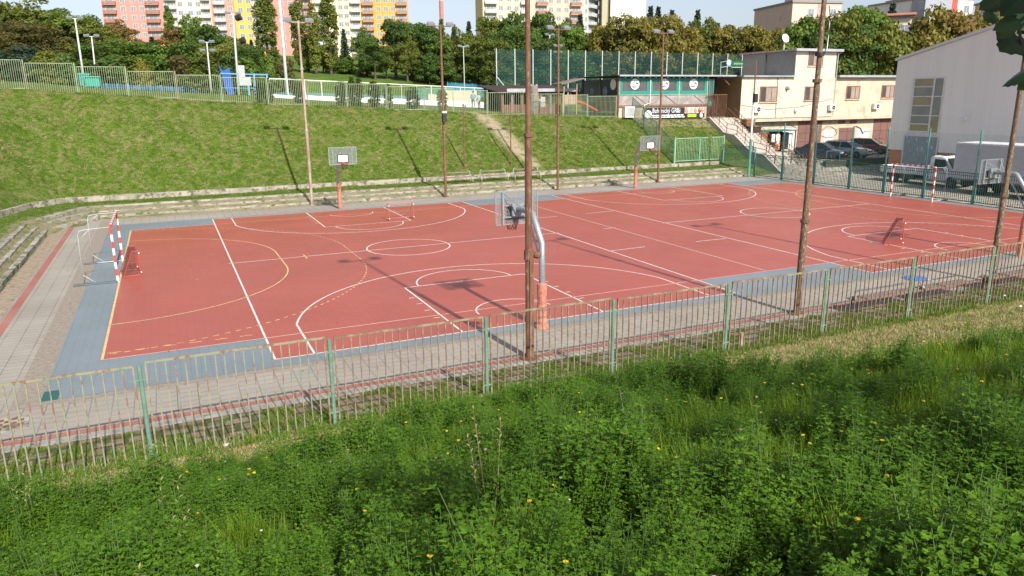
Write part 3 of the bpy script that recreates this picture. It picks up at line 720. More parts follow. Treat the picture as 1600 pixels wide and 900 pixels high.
while q > yb-(H1-H0):
    for sgn in (1,-1):
        y0_, y1_ = (q, q+(H1-H0)) if sgn>0 else (q+(H1-H0), q)
        p0, p1 = Vector((0,y0_-4,H0)), Vector((0,y1_-4,H1))
        lo_, hi_ = sorted((y0_,y1_)); 
        if hi_ > ya or lo_ < yb:   # clip
            d = p1-p0
            ts = sorted((((ya-y0_)/(y1_-y0_)), ((yb-y0_)/(y1_-y0_)))); t0_, t1_ = max(0,ts[0]), min(1,ts[1])
            if t1_-t0_ < .02: continue
            p0, p1 = p0+d*t0_, p0+d*t1_
        k.beam(p0,p1,.0045)
    q -= st
k.build('wire_mesh', DGREEN, rf)
# ------------------------------------------------------------------ rendered walls and glass
CREAM = mat('cream_render', (.58,.49,.37), (.50,.42,.31), 1.2, .9, lo=.35, hi=.7, c3=(.40,.32,.23), lo3=.53, hi3=.64, scale3=.9, bmp=.2)
CREAML = mat('pale_render', (.63,.56,.45), (.56,.49,.385), 1.2, .9, c3=(.44,.37,.28), lo3=.55, hi3=.66, scale3=.8, bmp=.2)
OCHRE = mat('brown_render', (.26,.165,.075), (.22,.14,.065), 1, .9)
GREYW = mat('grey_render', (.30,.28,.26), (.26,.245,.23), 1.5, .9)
WBROWN = mat('brown_window_wood', (.30,.13,.055), (.24,.10,.045), 3, .5)
GLASS = mat('window_glass', (.05,.055,.06), (.09,.09,.09), .8, .08, spec=.8)
CURT = mat('curtained_glass', (.36,.30,.25), (.28,.235,.2), 2, .25)
GARAGE = mat('brown_red_garage_door', (.22,.105,.085), (.185,.09,.075), 2, .7)
METR = mat('sheet_roof', (.47,.50,.52), (.38,.40,.42), 1, .45, .3)
PINKR = mat('faded_red_roof', (.40,.24,.23), (.50,.40,.38), 1.5, .7)
DARKW = mat('dark_brown_wood', (.055,.032,.022), (.035,.022,.016), 2, .8)
TEALF = mat('teal_awning_fabric', (.015,.21,.17), (.02,.25,.20), 3, .7)
def window(t, M, w, h, fm, panes=3, gm=None, name='window', cur=(1,)):
    """ M maps local (x right, y up, z outward) """
    k = MB(); f = .09
    k.bx(-w/2,w/2,h-f,h,0,.07,M); k.bx(-w/2,w/2,0,f,0,.07,M); k.bx(-w/2,-w/2+f,f,h-f,0,.07,M); k.bx(w/2-f,w/2,f,h-f,0,.07,M)
    for i in range(1,panes): x = -w/2+w*i/panes; k.bx(x-f*.45,x+f*.45,f,h-f,0,.065,M)
    fr = k.build(name, fm, t)
    k = MB()
    for i in range(panes):
        k.m = 1 if i in cur else 0; x0 = -w/2+w*i/panes; k.bx(x0+f*.4,x0+w/panes-f*.4,f*.8,h-f*.8,.01,.035,M)
    k.build('pane', [gm or GLASS, CURT], fr)
    return fr
def facingY(x, y, z): return Matrix(((1,0,0,x),(0,0,-1,y),(0,1,0,z),(0,0,0,1)))     # outward = -y
def facingX(x, y, z): return Matrix(((0,0,-1,x),(-1,0,0,y),(0,1,0,z),(0,0,0,1)))    # outward = -x, right = -y

# ------------------------------------------------------------------ cream building with garages
BY = 26.9; BZ = 1.1
def bp(px, py): return aty(px, py, BY)
b0 = thing('garage_building', (42,BY,BZ), 'cream rendered two storey building with brown garage doors and a small tower', 'building')
O = Vector((42,BY,BZ))
xl = bp(1158,150)[0]; xt0 = bp(1243,100)[0]; xt1 = bp(1306,100)[0]; xr = 57.0
zroof = 8.55; ztow = 11.15; zbal = bp(1245,183)[2]
def L(k, nm, mm, par=None): return k.build(nm, mm, par or b0, world=True)
k = MB(); k.bx(xl,xt1,BY,BY+8,zbal,zroof); L(k, 'wall', CREAML)
k = MB(); k.bx(xt1+.003,xr,BY+.25,BY+8,zbal,zroof-.05); L(k, 'wall', CREAM)
k = MB(); k.bx(xl-.6,xr,BY+.12,BY+8,0.6,zbal-.002); L(k, 'wall', CREAM)
k = MB(); k.bx(xt0,xt1,BY-.02,BY+6,zroof-.3,ztow); tw = L(k, 'tower_wall', CREAML)
xg0 = aty(1196,80,BY+4.2)[0]
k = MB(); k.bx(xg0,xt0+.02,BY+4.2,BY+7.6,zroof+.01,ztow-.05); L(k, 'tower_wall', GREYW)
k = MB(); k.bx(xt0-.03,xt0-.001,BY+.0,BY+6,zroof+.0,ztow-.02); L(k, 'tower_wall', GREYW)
k = MB(); k.bx(xt0-.45,xt1+.4,BY-.45,BY+8,ztow+.0,ztow+.16); k.m=1; k.bx(xt0-.5,xt1+.45,BY-.52,BY-.42,ztow-.05,ztow+.2)
k.m=0; k.bx(xg0-.2,xt0-.46,BY+3.9,BY+8,ztow-.03,ztow+.12)
L(k, 'tower_roof', [PINKR, METR])
k = MB(); k.bx(xl-.1,xt0-.04,BY-.35,BY+4.1,zroof+.002,zroof+.14); k.bx(xt1+.46,xr,BY-.25,BY+8,zroof-.02,zroof+.2); L(k, 'roof', METR)
k = MB(); k.bx(xl-.6,xr,BY-.55,BY+.10,zbal-.35,zbal-.08); k.m=1; k.bx(xl-.6,xr,BY-.5,BY+.1,zbal-.42,zbal-.352); L(k, 'ledge', [CREAM, DARKW])
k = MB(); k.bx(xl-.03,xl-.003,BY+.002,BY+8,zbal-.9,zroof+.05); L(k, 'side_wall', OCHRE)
for px0,px1,pt,pb,yy,nm in ((1186,1215,135,160,0,1),(1262,1282,81,103,0,1),(1256,1281,135,157,0,1),(1321,1344,134,155,.25,1),(1376,1398,133,153,.25,1)):
    a = aty(px0,pb,BY+yy); c_ = aty(px1,pt,BY+yy); w_ = c_[0]-a[0]
    if px0 == 1262: w_ *= 1.25
    wd = window(b0, Matrix.Translation(-O) @ facingY(a[0]+w_/2, BY+yy-(.024 if px0==1262 else .002), a[2]), w_, c_[2]-a[2], WBROWN, 3, cur=(1,2))
    k = MB(); k.bx(a[0]-.1,a[0]+w_+.1,BY+yy-.14,BY+yy-.08,a[2]-.08,a[2]-.01); L(k, 'sill', CREAML, wd)
for px0,px1,pt,pb in ((1245,1286,186,235),(1310,1337,199,232),(1363,1410,182,226)):
    a = aty(px0,pb,BY); c_ = aty(px1,pt,BY); k = MB(); x0,x1 = a[0],c_[0]; zt = min(c_[2],zbal-.45)
    k.bx(x0,x1,BY+.06,BY+.115,BZ-.1,zt); k.m=1; n_=max(2,round((x1-x0)/1.2))
    for i in range(1,n_): k.bx(x0+(x1-x0)*i/n_-.02,x0+(x1-x0)*i/n_+.02,BY+.05,BY+.058,BZ,zt)
    for zz in (.8,1.7): k.bx(x0+.05,x1-.05,BY+.045,BY+.055,BZ+zz,BZ+zz+.03)
    L(k, 'garage_door', [GARAGE, DARKW])
for px in (1316,1334):
    a = aty(px,193,BY); window(b0, Matrix.Translation(-O) @ facingY(a[0],BY+.11,a[2]), 1.0, .65, WBROWN, 1, cur=())
def ac(px, py, yy, label):
    a = aty(px,py,yy); t = thing('air_conditioner', (a[0],yy-.25,a[2]), label, 'air conditioner', 'air conditioners on the cream building')
    k = MB(); k.bx(-.42,.42,-.16,.16,-.3,.3); k.build('casing', WHITE, t)
    k = MB(); k.disc((.1,-.165,0),(0,1,0),.23,18,.01); k.m=1; k.disc((.1,-.172,0),(0,1,0),.06,12,.012); k.build('fan_grille', [BLACK, WHITE], t)
    k = MB(); 
    for s in (-.3,.3): k.bx(s-.02,s+.02,-.14,.24,-.34,-.3)
    k.build('bracket', GALVD, t)
ac(1180,171,BY,'white air conditioner left on the cream wall, beside the painted post')
ac(1297,168,BY,'white air conditioner on the cream wall right behind the second rusty pole')
ac(1366,166,BY+.25,'white air conditioner between the two right hand windows')
def spray(k, pts, w, plane, off=0.0):
    pp = [Vector(p) for p in pts]
    for a,b_ in zip(pp[:-1],pp[1:]):
        k.beam(a,b_,w,.006)
GB = mat('black_spray_paint', (.03,.035,.045), (.06,.06,.07), 5, .8); GP = mat('pale_blue_spray_paint', (.30,.34,.42), (.24,.28,.36), 5, .8); GW = mat('white_spray_paint', (.62,.62,.62), (.5,.5,.5), 5, .8)
k = MB()
def g2(px,py): a = aty(px,py,BY); return (a[0],BY+.108,a[2])
spray(k, [g2(1219,199),g2(1224,196),g2(1234,195),g2(1245,199)], .12, 0)
spray(k, [g2(1285,204),g2(1292,198),g2(1300,198),g2(1307,203),g2(1308,209),g2(1303,214),g2(1292,215),g2(1284,212)], .12, 0)
spray(k, [g2(1338,197),g2(1345,200),g2(1349,209)], .22, 0); spray(k, [g2(1349,209),g2(1352,205),g2(1360,205)], .12, 0)
k.m = 1
for x0,y0,x1,y1 in ((1222,200,1243,214),(1287,202,1305,230),(1339,201,1360,222)):
    a, c_ = g2(x0,y1), g2(x1,y0); k.bx(a[0],c_[0],BY+.112,BY+.116,a[2],c_[2])
L(k, 'graffiti', [GB, GW])
k = MB(); ys_ = BY+4.19
def g3(px,py): a = aty(px,py,ys_); return (a[0],ys_-.01,a[2])
spray(k, [g3(1197,86),g3(1202,89),g3(1202,95),g3(1207,99),g3(1207,108),g3(1198,112),g3(1197,86)], .1, 0)
spray(k, [g3(1208,92),g3(1208,105),g3(1216,105),g3(1216,91),g3(1208,91)], .1, 0)
spray(k, [g3(1217,96),g3(1225,91),g3(1225,81),g3(1228,81),g3(1227,108),g3(1217,104)], .1, 0); spray(k, [g3(1228,89),g3(1234,85),g3(1234,92),g3(1228,93)], .1, 0)
spray(k, [g3(1197,100),g3(1228,95)], .05, 0)
k.m = 1
for x0,y0,x1,y1 in ((1198,90,1201,110),(1202,100,1206,108),(1209,93,1215,104),(1218,98,1226,104),(1225,83,1227,98)):
    a, c_ = g3(x0,y1), g3(x1,y0); k.bx(a[0],c_[0],ys_-.006,ys_-.003,a[2],c_[2])
L(k, 'graffiti', [GB, GP])
a = aty(1226,60,BY+3.6); sdh = thing('satellite_dish', (a[0],BY+3.6,zroof+.14), 'white round satellite dish on a pole at the tower roof', 'satellite dish')
k = MB(); k.tube([(0,0,0),(0,0,a[2]-zroof-.3)],.04,8); k.build('pole', WHITE, sdh)
k = MB(); k.tube([(0,0,a[2]-zroof-.14),(0,-.1,a[2]-zroof-.14),(0,-.16,a[2]-zroof-.12)],[.1,.42,.47],20); k.build('dish', WHITE, sdh)
k = MB(); k.beam((0,-.12,a[2]-zroof-.55),(.12,-.6,a[2]-zroof-.25),.03); k.bx(.06,.18,-.66,-.56,a[2]-zroof-.3,a[2]-zroof-.18); k.build('feed_arm', BLACK, sdh)
a = aty(1293,68,BY+5); k = MB(); k.tube([(a[0],BY+5,ztow+.1),(a[0]+.05,BY+5,ztow+3.7)],[.06,.03],8)
tag(k.build('roof_aerial', WHITE), 'slim white aerial pole rising from the tower roof', 'aerial')
k = MB(); k.tube([(xt1+.12,BY-.1,ztow-.1),(xt1+.1,BY-.12,zbal)],.05,8); k.tube([(xt1+.5,BY-.35,ztow+.05),(xt1+.12,BY-.1,ztow-.35)],.05,8); L(k, 'drainpipe', METR)
k = MB(); k.tube([(xl+4.6,BY-.05,zroof),(xl+4.62,BY-.05,zbal)],.02,5); k.tube([(xl,BY-.04,zroof-2.7),(xl+3.5,BY-.04,zroof-3.2),(xl+8,BY-.04,zroof-3.0),(xt1,BY-.04,zroof-2.2)],.012,5); L(k, 'cable', BLACK)
# wall lamps
for px,py,lb in ((1229,137,'small grey lamp box on the cream wall between two windows'),(1242,172,'small round white lamp low on the cream wall under the tower')):
    a = bp(px,py); t = thing('wall_lamp', (a[0],BY,a[2]), lb, 'wall lamp'); k = MB(); k.bx(-.15,.15,-.2,-.02,-.12,.14); k.build('housing', GALV if px==1229 else WHITE, t); k = MB(); k.ball((.05,-.25,-.1),.14,6); k.build('lamp_head', GREYW if px==1229 else WHITE, t)

# ------------------------------------------------------------------ cafe on the crest
CY = 28.0; cx0 = aty(965,150,CY)[0]+.15; cx1 = aty(1104,150,CY)[0]; cxr = aty(1143,118,CY)[0]; cf = thing('cafe_pavilion', ((cx0+cx1)/2,CY,4.6), 'low cafe pavilion with teal framed windows, plastic lower panels and thin flat roof', 'cafe')
def Lc(k, nm, mm, par=None, sm_=False): return k.build(nm, mm, par or cf, world=True, smooth=sm_)
def cz(py): return aty(1030,py,CY)[2]
zt, zs, zp_, zg = cz(121.5), cz(147.5), cz(163.5), cz(190)
CLEAR = mat('hazy_plastic_sheet', (.33,.30,.285), (.27,.25,.235), 2, .3, c3=(.40,.38,.36), lo3=.5, hi3=.65, scale3=1.2)
DKGL = mat('dark_cafe_glass', (.12,.11,.115), (.09,.085,.09), 1, .2)
DKG2 = mat('dark_green_glass', (.018,.035,.035), (.03,.045,.04), 1, .3)
k = MB(); k.bx(cx0-.35,cxr+.1,CY-.6,CY+7.2,cz(119.3),cz(117.6)); k.m=1; k.bx(cx0-.37,cxr+.12,CY-.64,CY-.602,cz(119.6),cz(117.2)); Lc(k, 'roof', [DARKW, METR])
k = MB()
n_ = 15
for i in range(n_): x = cx0+(cx1-cx0)*(i+.5)/n_; k.bx(x-.06,x+.06,CY-.55,CY+.2,zt-.02,cz(119.4))
Lc(k, 'rafters', mat('grey_rafter_wood', (.16,.14,.13), (.1,.09,.08), 3, .8))
nb = 3; W = (cx1-cx0)/nb
for i in range(nb):
    x0 = cx0+W*i+.04; x1 = x0+W-.08
    k = MB(); fw_ = .30
    k.bx(x0,x1,CY-.05,CY+.02,zt-.35,zt); k.bx(x0,x1,CY-.05,CY+.02,zs,zs+.33); k.bx(x0,x0+fw_,CY-.05,CY+.02,zs+.33,zt-.35); k.bx(x1-fw_,x1,CY-.05,CY+.02,zs+.33,zt-.35)
    wdw = Lc(k, 'window', TEALF)
    k = MB(); k.bx(x0+fw_*.9,x1-fw_*.9,CY-.01,CY+.01,zs+.3,zt-.33); Lc(k, 'pane', DKGL, wdw)
    # round badge on the glass
    cxx = (x0+x1)/2; czz = zs+(zt-zs)*.62
    k = MB(); M = facingY(cxx, CY-.055, czz)
    k.prism([(.50*math.cos(R(a_)),.50*math.sin(R(a_))) for a_ in range(0,360,15)], 0, .01, M); k.prism([(-.28,.38),(.28,.38),(0,.56)], 0, .012, M)
    k.m=1; k.prism([(.10,.20),(.40,.10),(.36,-.04),(.05,.06)], .0101, .018, M); k.prism([(-.34,-.18),(.30,-.22),(.2,-.3),(-.22,-.32)], .0101, .018, M); k.m = 2; k.prism([(-.4,.05),(0,.12),(.05,-.08),(-.38,-.12)], .0101, .018, M)
    Lc(k, 'badge', [WHITE, mat('dark_teal_ink',(.05,.15,.19),None,3,.6), mat('pale_teal_ink',(.40,.62,.68),None,3,.6)], wdw)
    k = MB(); k.bx(x0,x1,CY-.02,CY+.0,zp_,zs-.05); Lc(k, 'plastic_panel', CLEAR)
    k = MB(); m_ = (x0+x1)/2; yb_ = CY-.045
    k.beam((x0+.3,yb_,zp_+.1),(m_-.05,yb_,zs-.08),.07,.04); k.beam((m_+.1,yb_,zs-.08),(x1-.3,yb_,zp_+.1),.07,.04); Lc(k, 'brace', mat('salmon_wood',(.42,.27,.19),(.34,.21,.15),3,.7))
k = MB(); k.bx(cx0-.05,cx1+.1,CY-.09,CY-.02,zs-.06,zs); k.bx(cx0-.02,cx0+.05,CY-.07,CY-.02,zs,zt)
for i in range(1,nb+1): k.bx(cx0+W*i-.06,cx0+W*i+.06,CY-.08,CY+.0,zp_,zt)
Lc(k, 'frame', FB)
k = MB(); k.tube([(cx0+W,CY-.14,zt-.2),(cx0+W,CY-.14,zp_+.15),(cx0+W-.6,CY-.14,zp_+.0),(cx0+W-.75,CY-.14,zp_-.9)],.05,8); Lc(k, 'drainpipe', WHITE)
k = MB(); k.bx(cx0-.1,cx1+.1,CY-.12,CY+.05,zp_-.16,zp_-.02); k.m=1; k.bx(cx0,cx1+.1,CY-.0,CY+.3,zg-.5,zp_-.17); Lc(k, 'base_wall', [mat('reddish_beam',(.26,.14,.10),(.2,.11,.08),3,.8), CREAM])
k = MB(); k.bx(cx0-.18,cx0+.02,CY-.05,CY+.1,zp_-.6,zt+.1); Lc(k, 'corner_post', mat('red_brown_wood',(.16,.07,.045),None,3,.8))
# dark side towards the left
sy1 = CY+6.8
k = MB(); 
for y0_,y1_ in ((CY+.2,CY+3.3),(CY+3.5,sy1)):
    k.bx(cx0-.02,cx0+.0,y0_,y1_,zs-.6,zt-.1)
sdw = Lc(k, 'side_window', DKG2)
k = MB()
for y_ in (CY+3.4,sy1): k.bx(cx0-.1,cx0+.05,y_-.1,y_+.1,zp_-.4,zt)
k.bx(cx0-.05,cx0+.02,CY+.1,sy1,zp_-.6,zs-.62); Lc(k, 'side_frame', mat('brown_panel_wood',(.20,.12,.05),(.08,.06,.04),1,.8))
for y_,r_,mm in ((CY+1.0,.5,0),(CY+2.4,.42,1),(CY+4.9,.36,1)):
    k = MB(); k.m=mm; k.disc((cx0-.04,y_,zs+(.95 if mm==0 else .35)),(1,0,0),r_,20,.02); Lc(k, 'badge', [mat('cream_badge',(.8,.77,.62),None,3,.6), mat('blue_badge',(.22,.30,.40),(.08,.1,.14),8,.6)], sdw)
# entrance side to the right: dark room + teal curtain
k = MB(); k.bx(cx1+.12,cxr+.0,CY+2.2,CY+2.4,zg-.2,zt+.2); Lc(k, 'porch_wall', DARKW)
k = MB(); k.bx(cx1+.08,cx1+.2,CY-.16,CY-.1,zp_-.25,zt-.05); k.bx(cx1+.62,cx1+.74,CY-.16,CY-.1,zs,zt-.05); k.m=1; k.bx(cx1+.2,cx1+.6,CY-.14,CY-.12,zp_,zt-.1); k.m=0; k.ball((cx1+.3,CY-.13,zp_),.3,5,(1,.4,1)); Lc(k, 'curtain', [TEALF, DKGL])
k = MB(); k.beam((cxr-1.3,CY-.1,zt+.1),(cxr-.3,CY-.1,zt-.7),.12); Lc(k, 'porch_brace', mat('brown_beam',(.12,.06,.04),None,3,.8))
# banner with lettering
bx0 = aty(1005,168,CY)[0]; bx1 = aty(1098,184,CY)[0]; bz1 = aty(1005,168.5,CY)[2]; bz0 = aty(1005,185.5,CY)[2]
bn = thing('cafe_banner', ((bx0+bx1)/2,CY-.2,bz0), 'black advertising banner with white lettering below the cafe windows', 'banner')
k = MB(); k.bx(bx0,bx1,CY-.24,CY-.2,bz0,bz1); bc = k.build('banner_cloth', mat('black_banner',(.022,.022,.028),None,3,.6), bn, world=True)
BW, BH = bx1-bx0, bz1-bz0
def bm_(u, v, d=0): return facingY(bx0+BW*u, CY-.242-d, bz0+BH*v)
k = MB(); text_mb('Bohunický GRIL', .62, bm_(.125,.50) @ Matrix.Diagonal((.80,1.05,1,1)), k, .004)
for u0,u1,v0 in ((.12,.60,.22),(.10,.63,.05)):
    u = u0
    while u < u1: l_ = rnd.uniform(.04,.07); k.bx(bx0+BW*u,bx0+BW*(u+l_),CY-.252,CY-.243,bz0+BH*v0,bz0+BH*(v0+.11)); u += l_+.008
k.prism([(.42*math.cos(R(a_)),.38*math.sin(R(a_))) for a_ in range(0,360,20)], .001, .008, bm_(.06,.40)); 
for q in ((.525,.50,.58,.52),(.525,.88,.58,.90),(.525,.5,.53,.9),(.6-.025,.5,.58,.9)): k.bx(bx0+BW*q[0],bx0+BW*q[2],CY-.25,CY-.243,bz0+BH*q[1],bz0+BH*q[3])
text_mb('GRIL', .2, bm_(.533,.62), k, .004)
k.build('lettering', mat('white_banner_ink',(.8,.8,.8),(.7,.72,.75),9,.6), bn, world=True)
k = MB(); k.bx(bx0+BW*.66,bx1-.06,CY-.252,CY-.243,bz0+BH*.42,bz1-.03); k.m=1
for u,mm in ((.68,1),(.76,2),(.83,1),(.90,3),(.945,1)): k.m=mm; k.prism([(.2*math.cos(R(a_)),.28*math.sin(R(a_))) for a_ in range(0,360,30)],.012,.016,bm_(u+.01,.68)); k.m=2; k.prism([(.12*math.cos(R(a_)),.1*math.sin(R(a_))) for a_ in range(0,360,30)],.017,.02,bm_(u+.02,.78))
k.m=4; k.bx(bx0+BW*.71,bx0+BW*.86,CY-.252,CY-.243,bz0+BH*.06,bz0+BH*.34); k.m=0; k.prism([(.2*math.cos(R(a_)),.22*math.sin(R(a_))) for a_ in range(0,360,30)],.002,.009,bm_(.945,.2))
k.build('photo_strip', [mat('paper_white',(.75,.68,.62),None,3,.6), mat('food_orange',(.62,.25,.10),(.5,.16,.06),4,.6), mat('food_pink',(.65,.4,.35),None,4,.6), mat('food_plum',(.2,.06,.12),None,4,.6), mat('lime_ink',(.42,.60,.02),None,4,.6)], bn, world=True)
ab = thing('air_conditioner', (aty(980,175,CY)[0],CY-.3,aty(980,175,CY)[2]), 'large white air conditioner below the left cafe window', 'air conditioner')
k = MB(); k.bx(-.55,.55,-.2,.2,-.5,.5); k.build('casing', WHITE, ab)
k = MB(); [k.bx(-.4+.13*i,-.34+.13*i,-.215,-.202,-.4,.4) for i in range(7)]; k.build('grille', GALVD, ab)
# porch gate at the stairs
ga, gb = aty(1106,148,CY-.4), aty(1134,183,CY-.4)
pg = thing('porch_gate', ((ga[0]+gb[0])/2,CY-.4,gb[2]), 'rusty brown barred gate at the top of the stairs', 'gate'); W = (gb[0]-ga[0])/2
for s in (0,1):
    k = MB(); bar_panel(k, W-.05, ga[2]-gb[2], 8, .03, 0, 0, .06); k.beam((0,0,.05),(W-.05,0,.05),.05); p = k.build('gate_leaf', RUST, pg); p.location = (-W+s*(W+.03),0,0)

# ------------------------------------------------------------------ stairs with railings
st = thing('concrete_stairs', (30,24,2.3), 'broad pale concrete stairs with rusty railings leading down from the cafe to the yard', 'stairs')
STC = mat('pale_stair_concrete', (.50,.45,.39), (.40,.355,.30), 2, .9, c3=(.30,.26,.21), lo3=.6, hi3=.68, scale3=3, bmp=.3)
ztop = gb[2]-.05; y_top = CY-.6; y_bot = 17.2; N = 26; sx0, sx1 = 28.5, 31.4
prof = []; runs = []
y = y_top; z = ztop; k = MB(); landings = {8: 1.2, 17: 1.4}
fl = y_top-y_bot-sum(landings.values()); tread = fl/N; rise = ztop/N
edge_pts = [(y_top,ztop)]
for i in range(N):
    ln = tread+landings.get(i,0); k.bx(sx0,sx1,y-ln,y-.001,max(-.2,z-rise-1.6),z-rise*.0-.0001 if i==0 else z)
    y -= ln; z -= rise; edge_pts.append((y,z))
k.build('steps', STC, st, world=True)
k = MB()
for (ya,za),(yb_,zb_) in zip(edge_pts[:-1],edge_pts[1:]):
    for X_ in (sx0-.25,): k.prism([(ya+.001,za-1.2),(ya+.001,za+.12),(yb_,zb_+.12),(yb_,zb_-1.2)], 0, .24, Matrix(((0,0,1,X_),(1,0,0,0),(0,1,0,0),(0,0,0,1))))
k.build('side_wall', STC, st, world=True)
for X_ in (sx0+.1,(sx0+sx1)/2+.6,sx1-.05):
    k = MB(); idx = [0,4,8,9,13,17,18,22,26]
    pts = [edge_pts[i] for i in idx]
    for yy,zz in pts: k.beam((X_,yy,zz-.1),(X_,yy,zz+.95),.045)
    for h_ in (.5,.95): k.tube([(X_,yy,zz+h_) for yy,zz in pts],.025,6)
    k.build('railing', RUST, st, world=True)
k = MB(); k.bx(29.0,31.6,CY-.6,CY+2.3,ztop-1.2,ztop); k.build('landing', STC, st, world=True)
# wooden planter / bench thing beside the landing
k0 = aty(1137,178,CY-1.2); pb_ = thing('wooden_counter', (32.2,CY-1.4,ztop-1.2), 'stepped brown wooden counter beside the stairs below the ochre wall', 'counter')
for i in range(3):
    k = MB(); k.bx(-.6,.5,-.9-.9*i,-.05-.9*i,0-.8*i,.95-.6*i); k.build('cabinet', WBROWN if i%2==0 else DARKW, pb_); k = MB(); k.bx(-.7,.6,-.95-.9*i,0-.9*i,.955-.6*i,1.02-.6*i); k.build('top', WOODG, pb_)
gq = mat('pale_render_base', (.60,.52,.40), (.5,.43,.33), 2, .9)
k = MB(); k.bx(32.9,xl+.0,CY-1.0,CY+8,0.5,zbal-.1); tag(k.build('retaining_wall', gq), 'pale plastered retaining wall between stairs and cream building', 'wall')

# small shelter under ledge with laundry and fridge
a = aty(1195,222,25.6); sh = thing('lean_to', (a[0],25.2,1.1), 'small dark lean-to with odd boxes and a fridge below the cream wall', 'shed'); x0 = aty(1180,205,25.2)[0]-a[0]; x1 = aty(1236,210,25.2)[0]-a[0]
k = MB(); k.bx(x0,x1,-.8,1.2,2.15,2.24); k.build('roof', DGREEN, sh)
for x_ in (x0+.1,(x0+x1)/2,x1-.1): k = MB(); k.beam((x_,-.7,0),(x_,-.7,2.15),.09); k.build('post', RUST, sh)
k = MB(); k.bx(x0,x1,1.15,1.25,0,2.15); k.build('back_board', DGREEN, sh)
for u,w_,h_,mm,nm in ((.55,.9,1.5,mat('peach_board',(.55,.27,.16),None,3,.8),'board'),(.78,.8,1.7,BLACK,'cabinet'),(.97,.8,1.6,WHITE,'fridge')):
    xx = x0+(x1-x0)*u; k = MB(); k.bx(xx-w_/2,xx+w_/2,-.3,.3,.3,.3+h_); k.build(nm, mm, sh)
k = MB(); k.bx(x0+1.5,x0+1.9,-.75,-.72,1.1,1.9); k.bx(x0+2.1,x0+2.5,-.75,-.72,.9,1.9); k.build('laundry', WHITE, sh)

# ------------------------------------------------------------------ grey hall
HX = 34.9
hl = thing('grey_hall', (HX,0,0), 'tall light grey sheet clad hall with mono pitch roof and gridded window', 'hall')
m, n, l, b = newmat('grey_cladding'); co = tco(n, l)
sp = n.new('ShaderNodeSeparateXYZ'); l.new(co, sp.inputs[0])
wv = mth(n, l, 'SINE', mth(n, l, 'MULTIPLY', sp.outputs[1], 2*math.pi/.28))
stn = noise(n, l, 1, 4, .6, tco(n, l, (.3,1.2,.08)))
c = ramp(n, l, stn, [(.35,(.80,.775,.735)),(.7,(.74,.72,.685))])
jn = mth(n, l, 'GREATER_THAN', mth(n, l, 'FRACT', mth(n, l, 'MULTIPLY', sp.outputs[1], 1/1.12)), .985)
c = mixc(n, l, mth(n,l,'MULTIPLY',jn,.4), c, (.36,.365,.38)); l.new(c, b.inputs['Base Color']); b.inputs['Roughness'].default_value = .55
bump(n, l, b, wv, .08, .02); CLAD = m
def hz(px, py): a = atx(px, py, HX); return a[1], a[2]
ye, ze = hz(1403,95); yr, zr = hz(1556,43); slope = (zr-ze)/(ye-yr); yend = -26.0; zend = ze+slope*(ye-yend)*.55
yp_, zpk = yr-1.2, zr+slope*1.2
poly = [(ye,2.2),(ye,ze),(yp_,zpk),(yend,zpk-1.5),(yend,2.2)]
MX = Matrix(((0,0,1,HX),(1,0,0,0),(0,1,0,0),(0,0,0,1)))
k = MB(); k.prism(poly, 0, 22, MX); k.build('wall', CLAD, hl, world=True)
ORB = mat('orange_render', (.52,.25,.13), (.45,.21,.11), 2, .9)
k = MB(); k.bx(HX+.10,HX+22,yend+.1,ye-.08,-.1,2.199); k.build('plinth', ORB, hl, world=True)
k = MB()
MX2 = Matrix(((0,0,1,HX-.16),(1,0,0,0),(0,1,0,0),(0,0,0,1)))
k.prism([(ye+.15,ze+.002),(ye+.15,ze+.2),(yp_,zpk+.22),(yp_,zpk+.002)],0,22.3,MX2); k.prism([(yp_-.003,zpk+.002),(yp_-.003,zpk+.2),(yend,zpk-1.28),(yend,zpk-1.498)],0,22.3,MX2); k.build('roof', mat('pale_roof_trim',(.62,.63,.62),(.55,.56,.56),2,.5), hl, world=True)
y0_, zt_ = hz(1428,122); y1_, _ = hz(1479,122); _, zb_ = hz(1422,207)
k = MB(); w_ = y0_-y1_; h_ = zt_-zb_; F_ = mat('white_window_frame',(.68,.68,.65),None,3,.5)
def hb(u0,u1,v0,v1,d=.06): k.bx(HX-d,HX-.002,y0_-w_*u1,y0_-w_*u0,zb_+h_*v0,zb_+h_*v1)
for u in (0,.94): hb(u,u+.06,0,1)
for v in (0,.98): hb(.06,.94,v,v+.02)
hb(.64,.69,.02,.98,.055)
for v in (.155,.31,.49,.655,.83): hb(.06,.64,v,v+.018,.05)
for v in (.31,.655): hb(.69,.94,v,v+.018,.05)
hw = k.build('window', F_, hl, world=True)
k = MB(); vs_ = [0.02,.155,.31,.49,.655,.83,.98]
for i in range(6): k.m = (0,1,1,0,1,0)[i] if i else 0; hb(.06,.64,vs_[i]+.018,vs_[i+1],.02)
for i,(v0,v1) in enumerate(((.02,.31),(.328,.655),(.673,.98))): k.m = 1 if i else 0; hb(.69,.94,v0,v1,.02)
k.build('pane', [mat('yellowish_pane',(.34,.30,.17),(.28,.25,.15),1,.3), mat('grey_pane',(.27,.28,.26),(.22,.23,.22),1,.25)], hw, world=True)
y2_, zd_ = hz(1413,212); y3_, _ = hz(1468,212)
k = MB(); k.bx(HX-.05,HX-.002,y3_,y2_,.0,zd_); k.m=1; k.bx(HX-.08,HX-.052,y3_,y2_,zd_-.0,zd_+.12); k.bx(HX-.08,HX-.052,y2_-.1,y2_,0,zd_); k.bx(HX-.08,HX-.052,y3_,y3_+.1,0,zd_)
